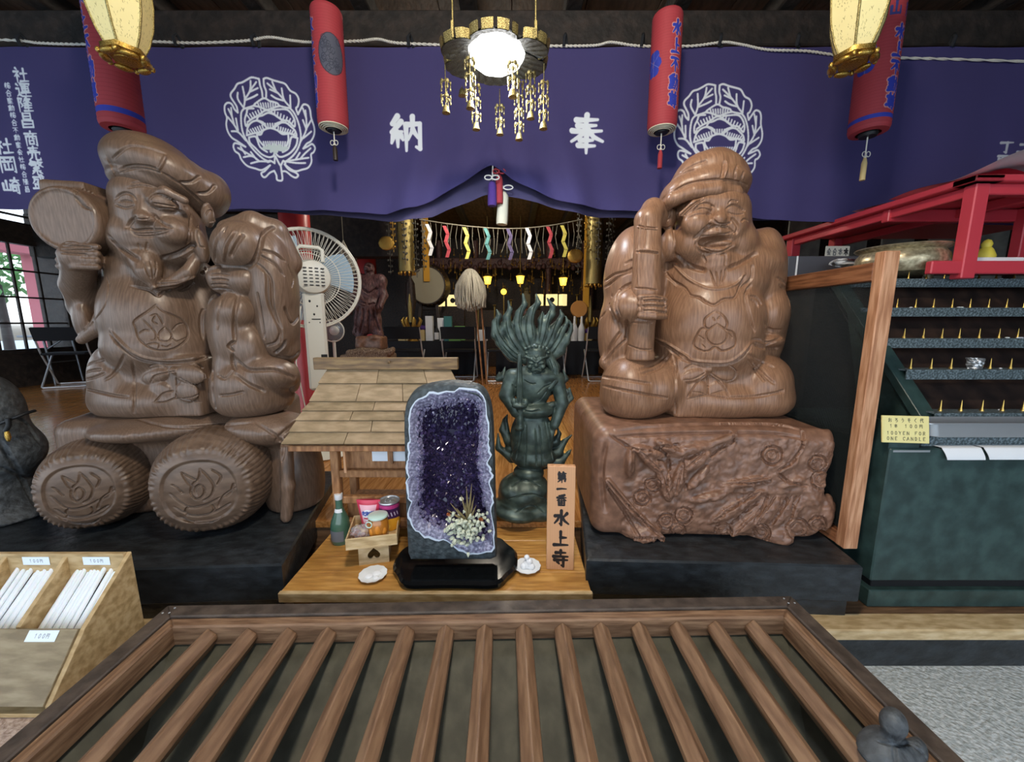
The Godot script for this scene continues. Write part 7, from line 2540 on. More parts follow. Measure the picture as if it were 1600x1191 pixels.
func build_altar():
	var t := base("altar_cabinet", Vector3(0, 0, -7.9), "dark carved wooden altar with stepped shelves deep in the hall", "altar")
	var m := MB.new()
	m.slab(Vector3(-2.2, 0.0, -8.6), Vector3(2.2, 0.75, -7.4), 0.01)
	part(t, "lower_step", m, M("altar_dark"))
	m = MB.new()
	m.slab(Vector3(-1.8, 0.75, -8.7), Vector3(1.8, 1.1, -7.8), 0.01)
	part(t, "upper_step", m, M("altar_dark"))
	for x in [-1.5, -0.75, 0.75, 1.5]:
		m = MB.new()
		m.rod(Vector3(x, 1.1, -8.2), Vector3(x, 2.5, -8.2), 0.06, -1, 14)
		part(t, "column", m, M("guardian_wood"))
	m = MB.new()
	m.slab(Vector3(-1.7, 1.95, -8.3), Vector3(1.7, 2.15, -8.1), 0.01)
	for k in 34:
		m.ball(Vector3(-1.65 + k * 0.1, 2.0 + 0.05 * sin(k * 1.9), -8.08), Vector3(0.05, 0.06, 0.03), Basis(), 6)
	part(t, "carved_lintel", m, M("guardian_wood"))
	for k in 9:
		m = MB.new()
		m.rod(Vector3(-1.3 + k * 0.32, 0.75, -7.6), Vector3(-1.3 + k * 0.32, 1.15 + 0.1 * (k % 3), -7.6), 0.014, -1, 6)
		m.lathe(Transform3D(Basis(), Vector3(-1.3 + k * 0.32, 1.15 + 0.1 * (k % 3), -7.6)), PackedVector2Array([Vector2(0.01, 0), Vector2(0.04, 0.03), Vector2(0.03, 0.04), Vector2(0, 0.04)]), 10)
		part(t, "candlestick", m, M("old_gold"))
	m = MB.new()
	for k in 170:
		var p := Vector3(rng.randf_range(-1.7, 1.7), rng.randf_range(1.35, 2.2), -7.9 + rng.randf_range(-0.1, 0.2))
		m.ball(p, Vector3(0.018, 0.022, 0.018), Basis(), 6)
		m.rod(p, p + Vector3(0, 0.12, 0), 0.004, -1, 4)
	part(t, "hanging_trinkets", m, M("gold")).set_meta("kind", "stuff")
	for s in [[762, 438, "yellow glowing altar lantern right of the fibre pom"], [813, 437, "yellow glowing altar lantern above the flame fan's centre"], [880, 440, "yellow glowing altar lantern at the right of the altar"]]:
		var p := at(s[0], s[1], 7.2)
		var l := base("altar_lantern", p, s[2], "lantern", "yellow altar lanterns")
		m = MB.new()
		m.lathe(Transform3D(Basis(), p), PackedVector2Array([Vector2(0, -0.07), Vector2(0.05, -0.07), Vector2(0.075, 0.06), Vector2(0, 0.06)]), 6)
		part(l, "glowing_shade", m, M("altar_glow"))
		m = MB.new()
		m.lathe(Transform3D(Basis(), p), PackedVector2Array([Vector2(0, 0.062), Vector2(0.1, 0.062), Vector2(0.04, 0.1), Vector2(0, 0.14)]), 6)
		m.rod(p + Vector3(0, 0.13, 0), Vector3(p.x, 2.725, p.z), 0.006, -1, 5)
		m.rod(p + Vector3(0, -0.07, 0), p + Vector3(0, -0.14, 0), 0.02, 0.01, 6)
		part(l, "gilt_roof", m, M("old_gold"))
		lamp("altar_lantern_light", p + Vector3(0, 0, 0.14), "ffce6a", 0.05, 0.04)
	var gp := at(787, 456, 7.3)
	m = MB.new()
	m.ball(gp, Vector3(0.055, 0.055, 0.055))
	var rl := base("round_altar_lamp", gp, "small round yellow lamp glowing at the altar's centre", "lamp")
	part(rl, "glowing_globe", m, M("altar_glow"))
	m = MB.new()
	m.rod(Vector3(gp.x, 0.0, -7.3), gp - Vector3(0, 0.05, 0), 0.012, -1, 6)
	part(rl, "pole", m, M("old_gold"))
	for s in [[708, 470], [862, 469]]:
		var p := at(s[0], s[1], 7.0)
		var l := base("paper_drum_lamp", p + Vector3(0, -0.1, 0), "cream paper box lamp with round dark marks, %s" % ["left of the fibre pom" if s[0] < 800 else "right of the altar's centre"], "lamp", "cream paper box lamps")
		for k in 3:
			m = MB.new()
			var x: float = [-0.22, 0.0, 0.2][k]
			m.box(p + Vector3(x, 0, 0), Vector3(0.2 if k == 1 else 0.11, 0.2, 0.1), Basis(Vector3.UP, (k - 1) * 0.6), 0.004)
			part(l, "paper_panel", m, M("panel_glow"))
			m = MB.new()
			m.lathe(Transform3D(Basis(Vector3.UP, (k - 1) * 0.6) * Basis(Vector3.RIGHT, PI / 2), p + Vector3(x, 0, 0.055)), PackedVector2Array([Vector2(0, 0.002), Vector2(0.045 if k == 1 else 0.025, 0.002), Vector2(0.045 if k == 1 else 0.025, 0)]), 16)
			part(l, "mark", m, M("ink"))
		m = MB.new()
		m.slab(Vector3(p.x - 0.2, 0.0, p.z - 0.05), p + Vector3(0.2, -0.1, 0.05))
		part(l, "stand", m, M("altar_dark"))
	for s in [[822, 490, 7.1, 0.34, "small robed figure standing on the altar above the flame fan", "guardian_wood"], [822, 452, 7.6, 0.2, "small pale seated figure beside the middle altar lantern", "silver_gold"]]:
		var p := at(s[0], s[1], s[2])
		m = MB.new()
		m.lathe(Transform3D(Basis(), p + Vector3(0, -s[3] * 0.5, 0)), PackedVector2Array([Vector2(0, 0), Vector2(s[3] * 0.34, 0), Vector2(s[3] * 0.26, s[3] * 0.4), Vector2(s[3] * 0.22, s[3] * 0.66), Vector2(s[3] * 0.07, s[3] * 0.76), Vector2(0, s[3] * 0.78)]), 16)
		m.ball(p + Vector3(0, s[3] * 0.36, 0), Vector3(0.11, 0.14, 0.11) * s[3])
		for g in [-1, 1]: m.tube([p + Vector3(g * s[3] * 0.2, s[3] * 0.12, 0), p + Vector3(g * s[3] * 0.26, -s[3] * 0.05, s[3] * 0.1), p + Vector3(0, -s[3] * 0.1, s[3] * 0.26)], s[3] * 0.06, 6)
		m.slab(Vector3(p.x - 0.08, 0.0 if s[2] < 7.3 else 0.752, p.z - 0.06), Vector3(p.x + 0.08, p.y - s[3] * 0.5, p.z + 0.06), 0.004)
		one("altar_figure", m, M(s[5]), s[4], "statue")

func build_guardian():
	var p0 := on(577, 556, 0.0)
	var d := 5.0
	var t := base("guardian_figure", at(577, 550, d), "dark reddish wooden guardian figure with flowing skirts on a rough rock block", "statue")
	var c := Carve.new()
	ells(c, [[577, 420, d, 9, 10, 9, 0, 0.03], [577, 452, d, 19, 22, 14, 0, 0.05], [576, 478, d, 24, 14, 16, 0, 0.05], [575, 500, d, 22, 22, 16, 0, 0.05], [560, 440, d, 12, 14, 10, 0, 0.05], [594, 440, d, 12, 12, 10, 0, 0.05]])
	caps(c, [[560, 442, d, 7], [555, 462, d - 0.1, 6], [568, 474, d - 0.25, 5]], 0.03)
	caps(c, [[594, 442, d, 7], [600, 462, d, 6], [593, 480, d - 0.15, 5]], 0.03)
	caps(c, [[558, 500, d, 4], [554, 520, d, 3], [556, 512, d, 2]], 0.03)
	caps(c, [[568, 500, d, 8], [564, 526, d, 8]], 0.03)
	caps(c, [[586, 500, d, 8], [592, 526, d, 8]], 0.03)
	caps(c, [[556, 405, d + 0.1, 3], [548, 425, d + 0.1, 3], [552, 450, d, 4], [548, 490, d, 3]], 0.03)
	var fs := []
	for s in ["560 480 556 500 556 520", "568 482 566 502 562 522", "576 484 576 505 577 522", "584 482 588 502 594 518", "592 478 598 495 602 510", "565 450 577 458 590 450", "562 470 577 476 592 470", "572 416 575 415 577 416", "572 424 577 426 582 424"]: fs.append([22, 18, pl(s)])
	carved(c, 0.022, fs, t, "figure", "guardian_wood")
	c = Carve.new()
	var rb := at(581, 536, d)
	c.box(rb, Vector3(0.17, 0.09, 0.13), Basis(), 0.03)
	ells(c, [[566, 532, d - 0.1, 7, 6, 6, 0, 0.03], [585, 527, d - 0.1, 8, 4, 6, 0, 0.03], [562, 540, d - 0.12, 6, 7, 6, 0, 0.03]])
	carved(c, 0.016, [], t, "rock", "block_wood")
	c = Carve.new()
	for k in 9: ells(c, [[548 + k * 8, 551 - (k % 3), d - 0.2, 8, 5, 8, k * 30.0, 0.02]])
	var last := at(577, 560, d - 0.05)
	c.box(last, Vector3(0.3, 0.06, 0.2), Basis(), 0.02)
	carved(c, 0.016, [], t, "root_base", "dry_wood")
	var b := at(577, 566, d)
	var m := MB.new()
	m.slab(Vector3(b.x - 0.4, 0, b.z - 0.2), Vector3(b.x + 0.4, b.y - 0.012, b.z + 0.2), 0.01)
	one("display_table", m, M("altar_dark"), "low dark wooden table carrying the dark guardian figure", "table")

# ---------------------------------------------------------------- beyond the left statue: table and chair by the window
func build_left_room():
	var p := on(103, 604, 0.0)
	folding_chair(Vector3(p.x, 0, p.z - 0.1), 0.5, 0.46, "grey steel folding chair by the latticed window", "")
	var a := at(32, 524, 5.3)
	var b := at(175, 522, 5.3)
	var t := base("folding_table", Vector3((a.x + b.x) / 2, 0, -5.45), "long narrow folding table under the latticed window", "table")
	var m := MB.new()
	m.slab(Vector3(a.x, a.y - 0.03, -5.7), Vector3(b.x + 0.6, a.y, -5.25), 0.006)
	part(t, "table_top", m, M("chrome_grey"))
	for x in [a.x + 0.3, b.x + 0.4]:
		for z in [-5.65, -5.3]:
			m = MB.new()
			m.rod(Vector3(x, a.y - 0.03, z), Vector3(x + 0.06, 0, z), 0.014)
			part(t, "leg", m, M("chrome_grey"))
		m = MB.new()
		m.rod(Vector3(x + 0.03, 0.3, -5.65), Vector3(x + 0.03, 0.3, -5.3), 0.008)
		m.rod(Vector3(x + 0.02, a.y - 0.2, -5.3), Vector3(x + 0.3, a.y - 0.04, -5.3), 0.008)
		part(t, "brace", m, M("chrome_grey"))
	m = MB.new()
	var q := at(117, 516, 5.4)
	var nz := FastNoiseLite.new()
	nz.frequency = 6.0
	m.sheet(16, 10, func(u: float, w: float) -> Vector3:
		var d := Vector3(cos(u * TAU) * sin(w * PI), cos(w * PI), sin(u * TAU) * sin(w * PI))
		return Vector3(q.x, a.y + 0.05, q.z) + d * Vector3(0.2, 0.055, 0.12) * (1.0 + 0.3 * nz.get_noise_3dv(d)))
	one("white_cloth", m, M("paper"), "crumpled white cloth lying on the folding table by the window", "cloth")

# ---------------------------------------------------------------- candle stand, screen, sign, tray
func build_candle_stand():
	# wire screen in a wooden frame between statue and candle stand
	var x := 1.206
	var s := base("wire_screen", Vector3(x, 0.05, -1.5), "dark wire mesh screen in a light wooden frame beside the laughing statue", "screen")
	var m := MB.new()
	m.slab(Vector3(x - 0.024, 0.051, -1.30), Vector3(x + 0.026, 1.075, -1.262), 0.003)
	part(s, "front_post", m, M("screen_wood"))
	m = MB.new()
	m.slab(Vector3(x - 0.022, 0.985, -1.90), Vector3(x + 0.022, 1.045, -1.30), 0.003)
	part(s, "top_rail", m, M("screen_wood_bar"))
	m = MB.new()
	m.slab(Vector3(x - 0.022, 0.051, -1.90), Vector3(x + 0.022, 0.1, -1.30), 0.003)
	part(s, "bottom_rail", m, M("screen_wood_bar"))
	m = MB.new()
	m.slab(Vector3(x - 0.022, 0.051, -1.94), Vector3(x + 0.022, 1.045, -1.90), 0.003)
	part(s, "rear_post", m, M("screen_wood"))
	m = MB.new()
	for i in 148: m.rod(Vector3(x, 0.1, -1.302 - i * 0.00404), Vector3(x, 0.985, -1.302 - i * 0.00404), 0.0008, -1, 4)
	for i in 218: m.rod(Vector3(x + 0.001, 0.102 + i * 0.00405, -1.9), Vector3(x + 0.001, 0.102 + i * 0.00405, -1.3), 0.0008, -1, 4)
	part(s, "wire_mesh", m, M("wire")).set_meta("kind", "stuff")
	# green steel cabinet with stepped rails of spikes
	var t := base("candle_stand", Vector3(2.0, -0.15, -1.5), "dark green steel candle stand with stepped rails of brass spikes", "candle stand")
	m = MB.new()
	m.slab(Vector3(1.268, -0.055, -1.86), Vector3(2.9, 0.432, -1.237), 0.004)
	part(t, "cabinet", m, M("green_metal"))
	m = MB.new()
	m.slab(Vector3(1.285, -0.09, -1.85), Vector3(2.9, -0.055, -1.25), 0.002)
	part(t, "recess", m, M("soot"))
	m = MB.new()
	m.slab(Vector3(1.262, -0.15, -1.86), Vector3(2.9, -0.085, -1.228), 0.003)
	part(t, "foot", m, M("green_metal"))
	m = MB.new()
	m.slab(Vector3(1.268, 0.41, -1.25), Vector3(1.372, 0.52, -1.245), 0.001)
	m.slab(Vector3(1.268, 0.41, -1.4), Vector3(1.275, 0.52, -1.245), 0.001)
	part(t, "raised_corner", m, M("green_metal"))
	m = MB.new()
	m.slab(Vector3(1.277, 0.42, -1.2368), Vector3(1.40, 0.427, -1.2355), 0.0)
	part(t, "worn_edge", m, M("steel"))
	for xx in [1.50, 2.86]:
		m = MB.new()
		m.bar(Vector3(xx, 0.43, -1.29), Vector3(xx, 1.06, -1.84), 0.03, 0.06, Vector3.RIGHT)
		m.flat([Vector3(xx - 0.01, 0.43, -1.3), Vector3(xx - 0.01, 0.43, -1.6), Vector3(xx - 0.01, 0.95, -1.75)], Vector3.LEFT)
		part(t, "sloping_side", m, M("green_metal"))
	var rails := [[1.044, -1.80, "1392 1419 1447 1475 1501 1529 1556 1584", 437], [0.911, -1.69, "1401 1430 1458 1487 1515 1544 1572 1599", 482], [0.784, -1.57, "1412 1442 1471 1498 1529 1560 1589", 530], [0.671, -1.46, "1422 1454 1485 1546 1578", 578], [0.531, -1.34, "1469 1501 1534 1566", 640]]
	for r in rails:
		m = MB.new()
		m.slab(Vector3(1.50, r[0] - 0.004, r[1] - 0.05), Vector3(2.86, r[0] + 0.002, r[1] + 0.012), 0.001)
		m.slab(Vector3(1.50, r[0] - 0.036, r[1] + 0.008), Vector3(2.86, r[0] + 0.002, r[1] + 0.014), 0.001)
		var rail := part(t, "spike_rail", m, M("sooty_metal"))
		var xs := (r[2] as String).split_floats(" ")
		var stepx := 0.0
		var last := 0.0
		for q in xs:
			var p := at(q, r[3], -r[1] + 0.02)
			if last > 0.0: stepx = p.x - last
			last = p.x
			spike(rail, Vector3(p.x, r[0] + 0.002, r[1] - 0.02))
		while last + stepx < 2.5 and stepx > 0.02:
			last += stepx
			spike(rail, Vector3(last, r[0] + 0.002, r[1] - 0.02))
	m = MB.new()
	for i in 40:
		var q := Vector3(rng.randf_range(1.75, 2.7), 0, 0)
		var r = rails[rng.randi() % 5]
		q.y = r[0] + 0.004
		q.z = r[1] - rng.randf_range(0.0, 0.03)
		m.ball(q, Vector3(rng.randf_range(0.004, 0.014), 0.003, rng.randf_range(0.004, 0.009)), Basis(), 6)
	part(t, "wax_drips", m, M("candle_wax")).set_meta("kind", "stuff")
	m = MB.new()
	m.bar(Vector3(1.5, 0.45, -1.40), Vector3(1.5, 1.06, -1.90), 0.004, 0.01, Vector3.RIGHT)
	m.flat([Vector3(1.52, 0.44, -1.42), Vector3(2.84, 0.44, -1.42), Vector3(2.84, 1.05, -1.9), Vector3(1.52, 1.05, -1.9)], Vector3(0, 0.6, 0.8))
	m.flat([Vector3(1.52, 0.44, -1.425), Vector3(2.84, 0.44, -1.425), Vector3(2.84, 1.05, -1.905), Vector3(1.52, 1.05, -1.905)], -Vector3(0, 0.6, 0.8))
	part(t, "back_sheet", m, M("soot_brown"))
	m = MB.new()
	m.slab(Vector3(1.40, 0.43, -1.43), Vector3(2.86, 0.468, -1.262), 0.003)
	part(t, "tray_rest", m, M("sooty_metal"))
	# crumpled foil cup on the fourth rail
	var f := at(1524, 578, 1.47)
	m = MB.new()
	var nz := FastNoiseLite.new()
	nz.frequency = 60.0
	m.sheet(20, 10, func(u: float, w: float) -> Vector3:
		var dd := Vector3(cos(u * TAU), 0, sin(u * TAU))
		var r := 0.02 + 0.004 * w + 0.006 * nz.get_noise_3d(dd.x * 0.03, w * 0.05, dd.z * 0.03)
		return Vector3(f.x, 0.674 + w * 0.04, -1.475) + dd * r)
	one("foil_cup", m, M("steel"), "crumpled shiny foil cup among the candle spikes", "cup")
	# engraved yellow price plate
	var sp := Pic.new(256, 160, hexc("e2d590"))
	var ink := hexc("5d5838")
	var lines := [["おろうそく代", 24, 28, 38], ["1本 100円", 60, 24, 30], ["100YEN FOR", 104, 24, 24], ["ONE CANDLE", 138, 24, 24]]
	for l in lines:
		var txt: String = l[0]
		for i in txt.length():
			glyph(sp, txt[i], Vector2(128 + (i - (txt.length() - 1) * 0.5) * (l[3] if l[3] < 30 else l[3] * 0.95) * (0.95 if txt.length() > 8 else 1.0), l[1]), Vector2(l[2] * 0.8, l[2]), 1.9, ink)
	var pc := at(1414, 671, 1.238)
	var pb := Basis(Vector3.UP, -0.1) * Basis(Vector3.RIGHT, -0.18)
	var sg := base("price_plate", pc + Vector3(0, -0.05, 0), "small yellow engraved plate giving the price of one candle", "sign")
	m = MB.new()
	m.box(pc, Vector3(0.142, 0.09, 0.006), pb, 0.001)
	part(sg, "plate", m, M("sign_yellow"))
	m = MB.new()
	plate(m, pc + pb.z * 0.0036, Vector2(0.136, 0.085), pb)
	part(sg, "lettering", m, print_mat("price_print", sp, 0.4))
	# steel tray and the papers that hang over the cabinet's edge
	var tr := base("steel_tray", Vector3(1.95, 0.469, -1.3), "long shallow stainless steel tray with rounded corners on the green cabinet", "tray")
	m = MB.new()
	var out := PackedVector2Array()
	for k in 4:
		var cx: float = [2.62, 1.412, 1.412, 2.62][k]
		var cz: float = [-1.272, -1.272, -1.288, -1.288][k]
		for i in 7:
			var a := deg_to_rad([0, 90, 180, 270][k] + i * 15.0)
			out.append(Vector2(cx + cos(a) * 0.035, cz + sin(a) * 0.035 + (0.0)))
	var pts := out.size()
	m.sheet(pts, 7, func(u: float, w: float) -> Vector3:
		var fi := u * pts
		var q := out[int(fi) % pts].lerp(out[(int(fi) + 1) % pts], fi - int(fi))
		var mid := Vector2(2.03, -1.28)
		var prof := [[1.025, 0.516], [1.03, 0.520], [1.0, 0.521], [0.99, 0.513], [0.975, 0.474], [0.965, 0.471], [0.5, 0.471], [0.0, 0.471]]
		var k := mini(int(w * 7.0), 6)
		var g := w * 7.0 - k
		var sc := lerpf(prof[k][0], prof[k + 1][0], g)
		var off := (sc - 1.0) * 0.6
		var d := (q - mid)
		var p2 := mid + Vector2(d.x - signf(d.x) * minf(absf(d.x), (1.0 - sc) * 0.55), d.y * sc) if sc > 0.9 else mid + d * sc
		return Vector3(p2.x, lerpf(prof[k][1], prof[k + 1][1], g), p2.y), 0.0015)
	part(tr, "pan", m, M("steel"))
	for k in 2:
		m = MB.new()
		var x0 := 1.425 if k == 0 else 1.565
		var x1 := 1.562 if k == 0 else 1.95
		m.sheet(12, 16, func(u: float, w: float) -> Vector3:
			var xx := lerpf(x0 + 0.02 * w, x1 + 0.01 * w, u)
			if w < 0.5: return Vector3(xx, 0.436 + 0.001 * k, -1.33 + w * 0.19)
			return Vector3(xx, 0.436 + 0.001 * k - (w - 0.5) * 0.075, -1.235 + 0.014 * sin((w - 0.5) * PI)), 0.0006)
		one("paper_sheet", m, M("paper"), "white paper under the steel tray hanging over the green edge, %s sheet" % ["left" if k == 0 else "right"], "paper")

func spike(t: Node3D, p: Vector3):
	var m := MB.new()
	m.lathe(Transform3D(Basis(), p), PackedVector2Array([Vector2(0.0065, 0), Vector2(0.006, 0.004), Vector2(0.0036, 0.01), Vector2(0.0016, 0.034), Vector2(0, 0.042)]), 8)
	part(t, "spike", m, M("brass"))

# ---------------------------------------------------------------- red painted rack, brass bowl and what lies about
func build_red_rack():
	var t := base("red_rack", Vector3(2.3, 1.04, -2.3), "red painted open wooden rack with papers on its top, behind the candle stand", "rack")
	var x0 := 1.955
	var z0 := -1.72
	var z1 := -2.85
	var add := func(called: String, a: Vector3, b: Vector3):
		var m := MB.new()
		m.slab(a, b, 0.004)
		part(t, called, m, M("red_paint"))
	add.call("post", Vector3(x0, 1.04, z0 - 0.05), Vector3(x0 + 0.06, 1.43, z0))
	add.call("post", Vector3(x0, 1.032, z1), Vector3(x0 + 0.06, 1.43, z1 + 0.06))
	add.call("post", Vector3(2.62, 1.116, -2.11), Vector3(2.68, 1.43, -2.06))
	add.call("post", Vector3(2.25, 1.032, z1), Vector3(2.31, 1.43, z1 + 0.06))
	add.call("top_edge", Vector3(x0 - 0.03, 1.43, z1 - 0.03), Vector3(x0 + 0.09, 1.458, z0 + 0.02))
	add.call("top_edge", Vector3(x0 - 0.03, 1.43, z0 - 0.07), Vector3(3.2, 1.458, z0 + 0.02))
	add.call("side_rail", Vector3(x0 + 0.01, 1.385, z1), Vector3(x0 + 0.05, 1.429, z0 - 0.05))
	add.call("side_rail", Vector3(x0 + 0.06, 1.385, z0 - 0.045), Vector3(3.2, 1.429, z0 - 0.005))
	add.call("inner_rail", Vector3(2.30, 1.385, z1), Vector3(2.34, 1.429, z0 - 0.05))
	add.call("inner_rail", Vector3(x0, 1.37, -2.14), Vector3(3.2, 1.43, -2.1))
	add.call("top_board", Vector3(x0 + 0.09, 1.436, z1), Vector3(3.2, 1.448, z0 - 0.07))
	add.call("shelf_edge", Vector3(x0 - 0.13, 1.06, z0 - 0.035), Vector3(3.2, 1.115, z0 - 0.005))
	add.call("shelf", Vector3(x0 + 0.06, 1.098, -2.12), Vector3(3.2, 1.115, z0 - 0.035))
	var m := MB.new()
	m.slab(Vector3(1.5, 0.0, -2.9), Vector3(3.3, 1.03, -1.96), 0.01)
	one("dark_counter", m, M("dark_beam"), "dark wooden counter behind the candle spikes, under the red rack", "counter")
	# papers on the top
	for k in 3:
		m = MB.new()
		var pp := Vector3(2.13 + 0.05 * k, 1.462 + 0.026 * k, -2.15 + 0.16 * k)
		var yb := Basis(Vector3.UP, 0.25 - 0.2 * k)
		m.sheet(12, 8, func(u: float, w: float) -> Vector3: return pp + yb * Vector3(lerpf(-0.15, 0.15, u), 0.012 + 0.012 * sin(u * 7.0 + k * 2.0) * sin(w * 5.0), lerpf(-0.2, 0.2, w)), 0.001)
		one("paper_sheet", m, M("paper" if k != 1 else "pack_red"), ["white crumpled paper at the far end of the red rack's top", "red printed paper sheet between white ones on the red rack", "white crumpled paper at the near end of the red rack's top"][k], "paper")
	# yellow figurine and a white tray on the shelf
	m = MB.new()
	m.slab(Vector3(2.02, 1.116, -2.0), Vector3(2.32, 1.142, -1.8), 0.004)
	one("white_tray", m, M("shide_white"), "shallow white box on the red rack's shelf", "tray")
	var fp := at(1540, 395, 1.9)
	m = MB.new()
	m.lathe(Transform3D(Basis(), Vector3(fp.x, 1.143, fp.z)), PackedVector2Array([Vector2(0, 0), Vector2(0.034, 0.0), Vector2(0.036, 0.02), Vector2(0.024, 0.05), Vector2(0.016, 0.06), Vector2(0.02, 0.075), Vector2(0.012, 0.092), Vector2(0, 0.098)]), 16)
	one("yellow_figurine", m, M("yellow"), "small yellow pear shaped figurine standing in the white box", "figurine")
	# brass bowl
	var bp := at(1402, 436, 1.93)
	var by := bp.y - 0.01
	var b := base("brass_bowl", Vector3(bp.x, by, bp.z), "large dull brass bowl with a flared rim behind the wooden screen post", "bowl")
	m = MB.new()
	m.lathe(Transform3D(Basis(), Vector3(bp.x, by, bp.z)), PackedVector2Array([Vector2(0, 0.02), Vector2(0.1, 0.02), Vector2(0.15, 0.035), Vector2(0.172, 0.075), Vector2(0.165, 0.115), Vector2(0.15, 0.135), Vector2(0.165, 0.142), Vector2(0.175, 0.15), Vector2(0.17, 0.156), Vector2(0.145, 0.146), Vector2(0.13, 0.12), Vector2(0, 0.1)]), 48)
	part(b, "body", m, M("brass_bowl"))
	for k in 3:
		m = MB.new()
		var a := TAU * k / 3 + 1.0
		m.rod(Vector3(bp.x + cos(a) * 0.1, by + 0.03, bp.z + sin(a) * 0.1), Vector3(bp.x + cos(a) * 0.11, by, bp.z + sin(a) * 0.11), 0.02, 0.014, 8)
		part(b, "foot", m, M("brass_bowl"))
	m = MB.new()
	m.slab(Vector3(bp.x - 0.2, 1.02, bp.z - 0.18), Vector3(bp.x + 0.2, by, bp.z + 0.02), 0.004)
	one("bowl_stand", m, M("green_metal"), "dark green stand under the large brass bowl", "stand")
	# grey box, note with characters and a cloth
	var gx := at(1243, 428, 2.3)
	var ge := at(1352, 428, 2.3)
	var g := base("grey_box", Vector3((gx.x + ge.x) / 2, gx.y, gx.z), "long dark grey box with one pale corner strip behind the screen's top rail", "box")
	m = MB.new()
	m.slab(Vector3(gx.x - 0.05, gx.y - 0.02, gx.z - 0.3), Vector3(ge.x, gx.y + 0.1, gx.z), 0.004)
	part(g, "body", m, M("grey_card"))
	m = MB.new()
	m.slab(Vector3(gx.x - 0.004, gx.y - 0.015, gx.z), Vector3(gx.x + 0.006, gx.y + 0.1, gx.z + 0.003), 0.001)
	part(g, "corner_strip", m, M("paper"))
	m = MB.new()
	m.slab(Vector3(gx.x - 0.2, 0.0, gx.z - 0.32), Vector3(1.48, gx.y - 0.02, gx.z), 0.004)
	one("side_counter", m, M("altar_dark"), "dark wooden side counter under the long grey box", "counter")
	var np := Pic.new(128, 56, hexc("b9bbb4"))
	for i in 4:
		glyph(np, "会合本木"[i], Vector2(18 + i * 31, 28), Vector2(24, 34), 2.4 if i < 3 else 3.6, hexc("555a60") if i < 3 else hexc("202226"))
	var nc := at(1308, 394, 2.42)
	var nb := base("paper_note", nc - Vector3(0, 0.035, 0), "small pale note with dark brushed characters above the grey box", "sign")
	m = MB.new()
	m.box(nc, Vector3(0.145, 0.07, 0.004), Basis(), 0.001)
	part(nb, "board", m, M("paper_grey"))
	m = MB.new()
	plate(m, nc + Vector3(0, 0, 0.0025), Vector2(0.143, 0.068))
	part(nb, "lettering", m, print_mat("note_print", np))
	m = MB.new()
	m.slab(Vector3(nc.x - 0.08, gx.y + 0.1, nc.z - 0.06), Vector3(nc.x + 0.08, nc.y - 0.035, nc.z + 0.01), 0.002)
	part(nb, "stand", m, M("altar_dark"))
	var wc := at(1318, 411, 2.2)
	m = MB.new()
	var nz := FastNoiseLite.new()
	nz.frequency = 9.0
	m.sheet(14, 8, func(u: float, w: float) -> Vector3:
		var d := Vector3(cos(u * TAU) * sin(w * PI), cos(w * PI), sin(u * TAU) * sin(w * PI))
		return wc + d * Vector3(0.08, 0.022, 0.05) * (1.0 + 0.4 * nz.get_noise_3dv(d * 0.4)))
	one("folded_cloth", m, M("paper"), "white folded cloth beside the grey box behind the screen rail", "cloth")

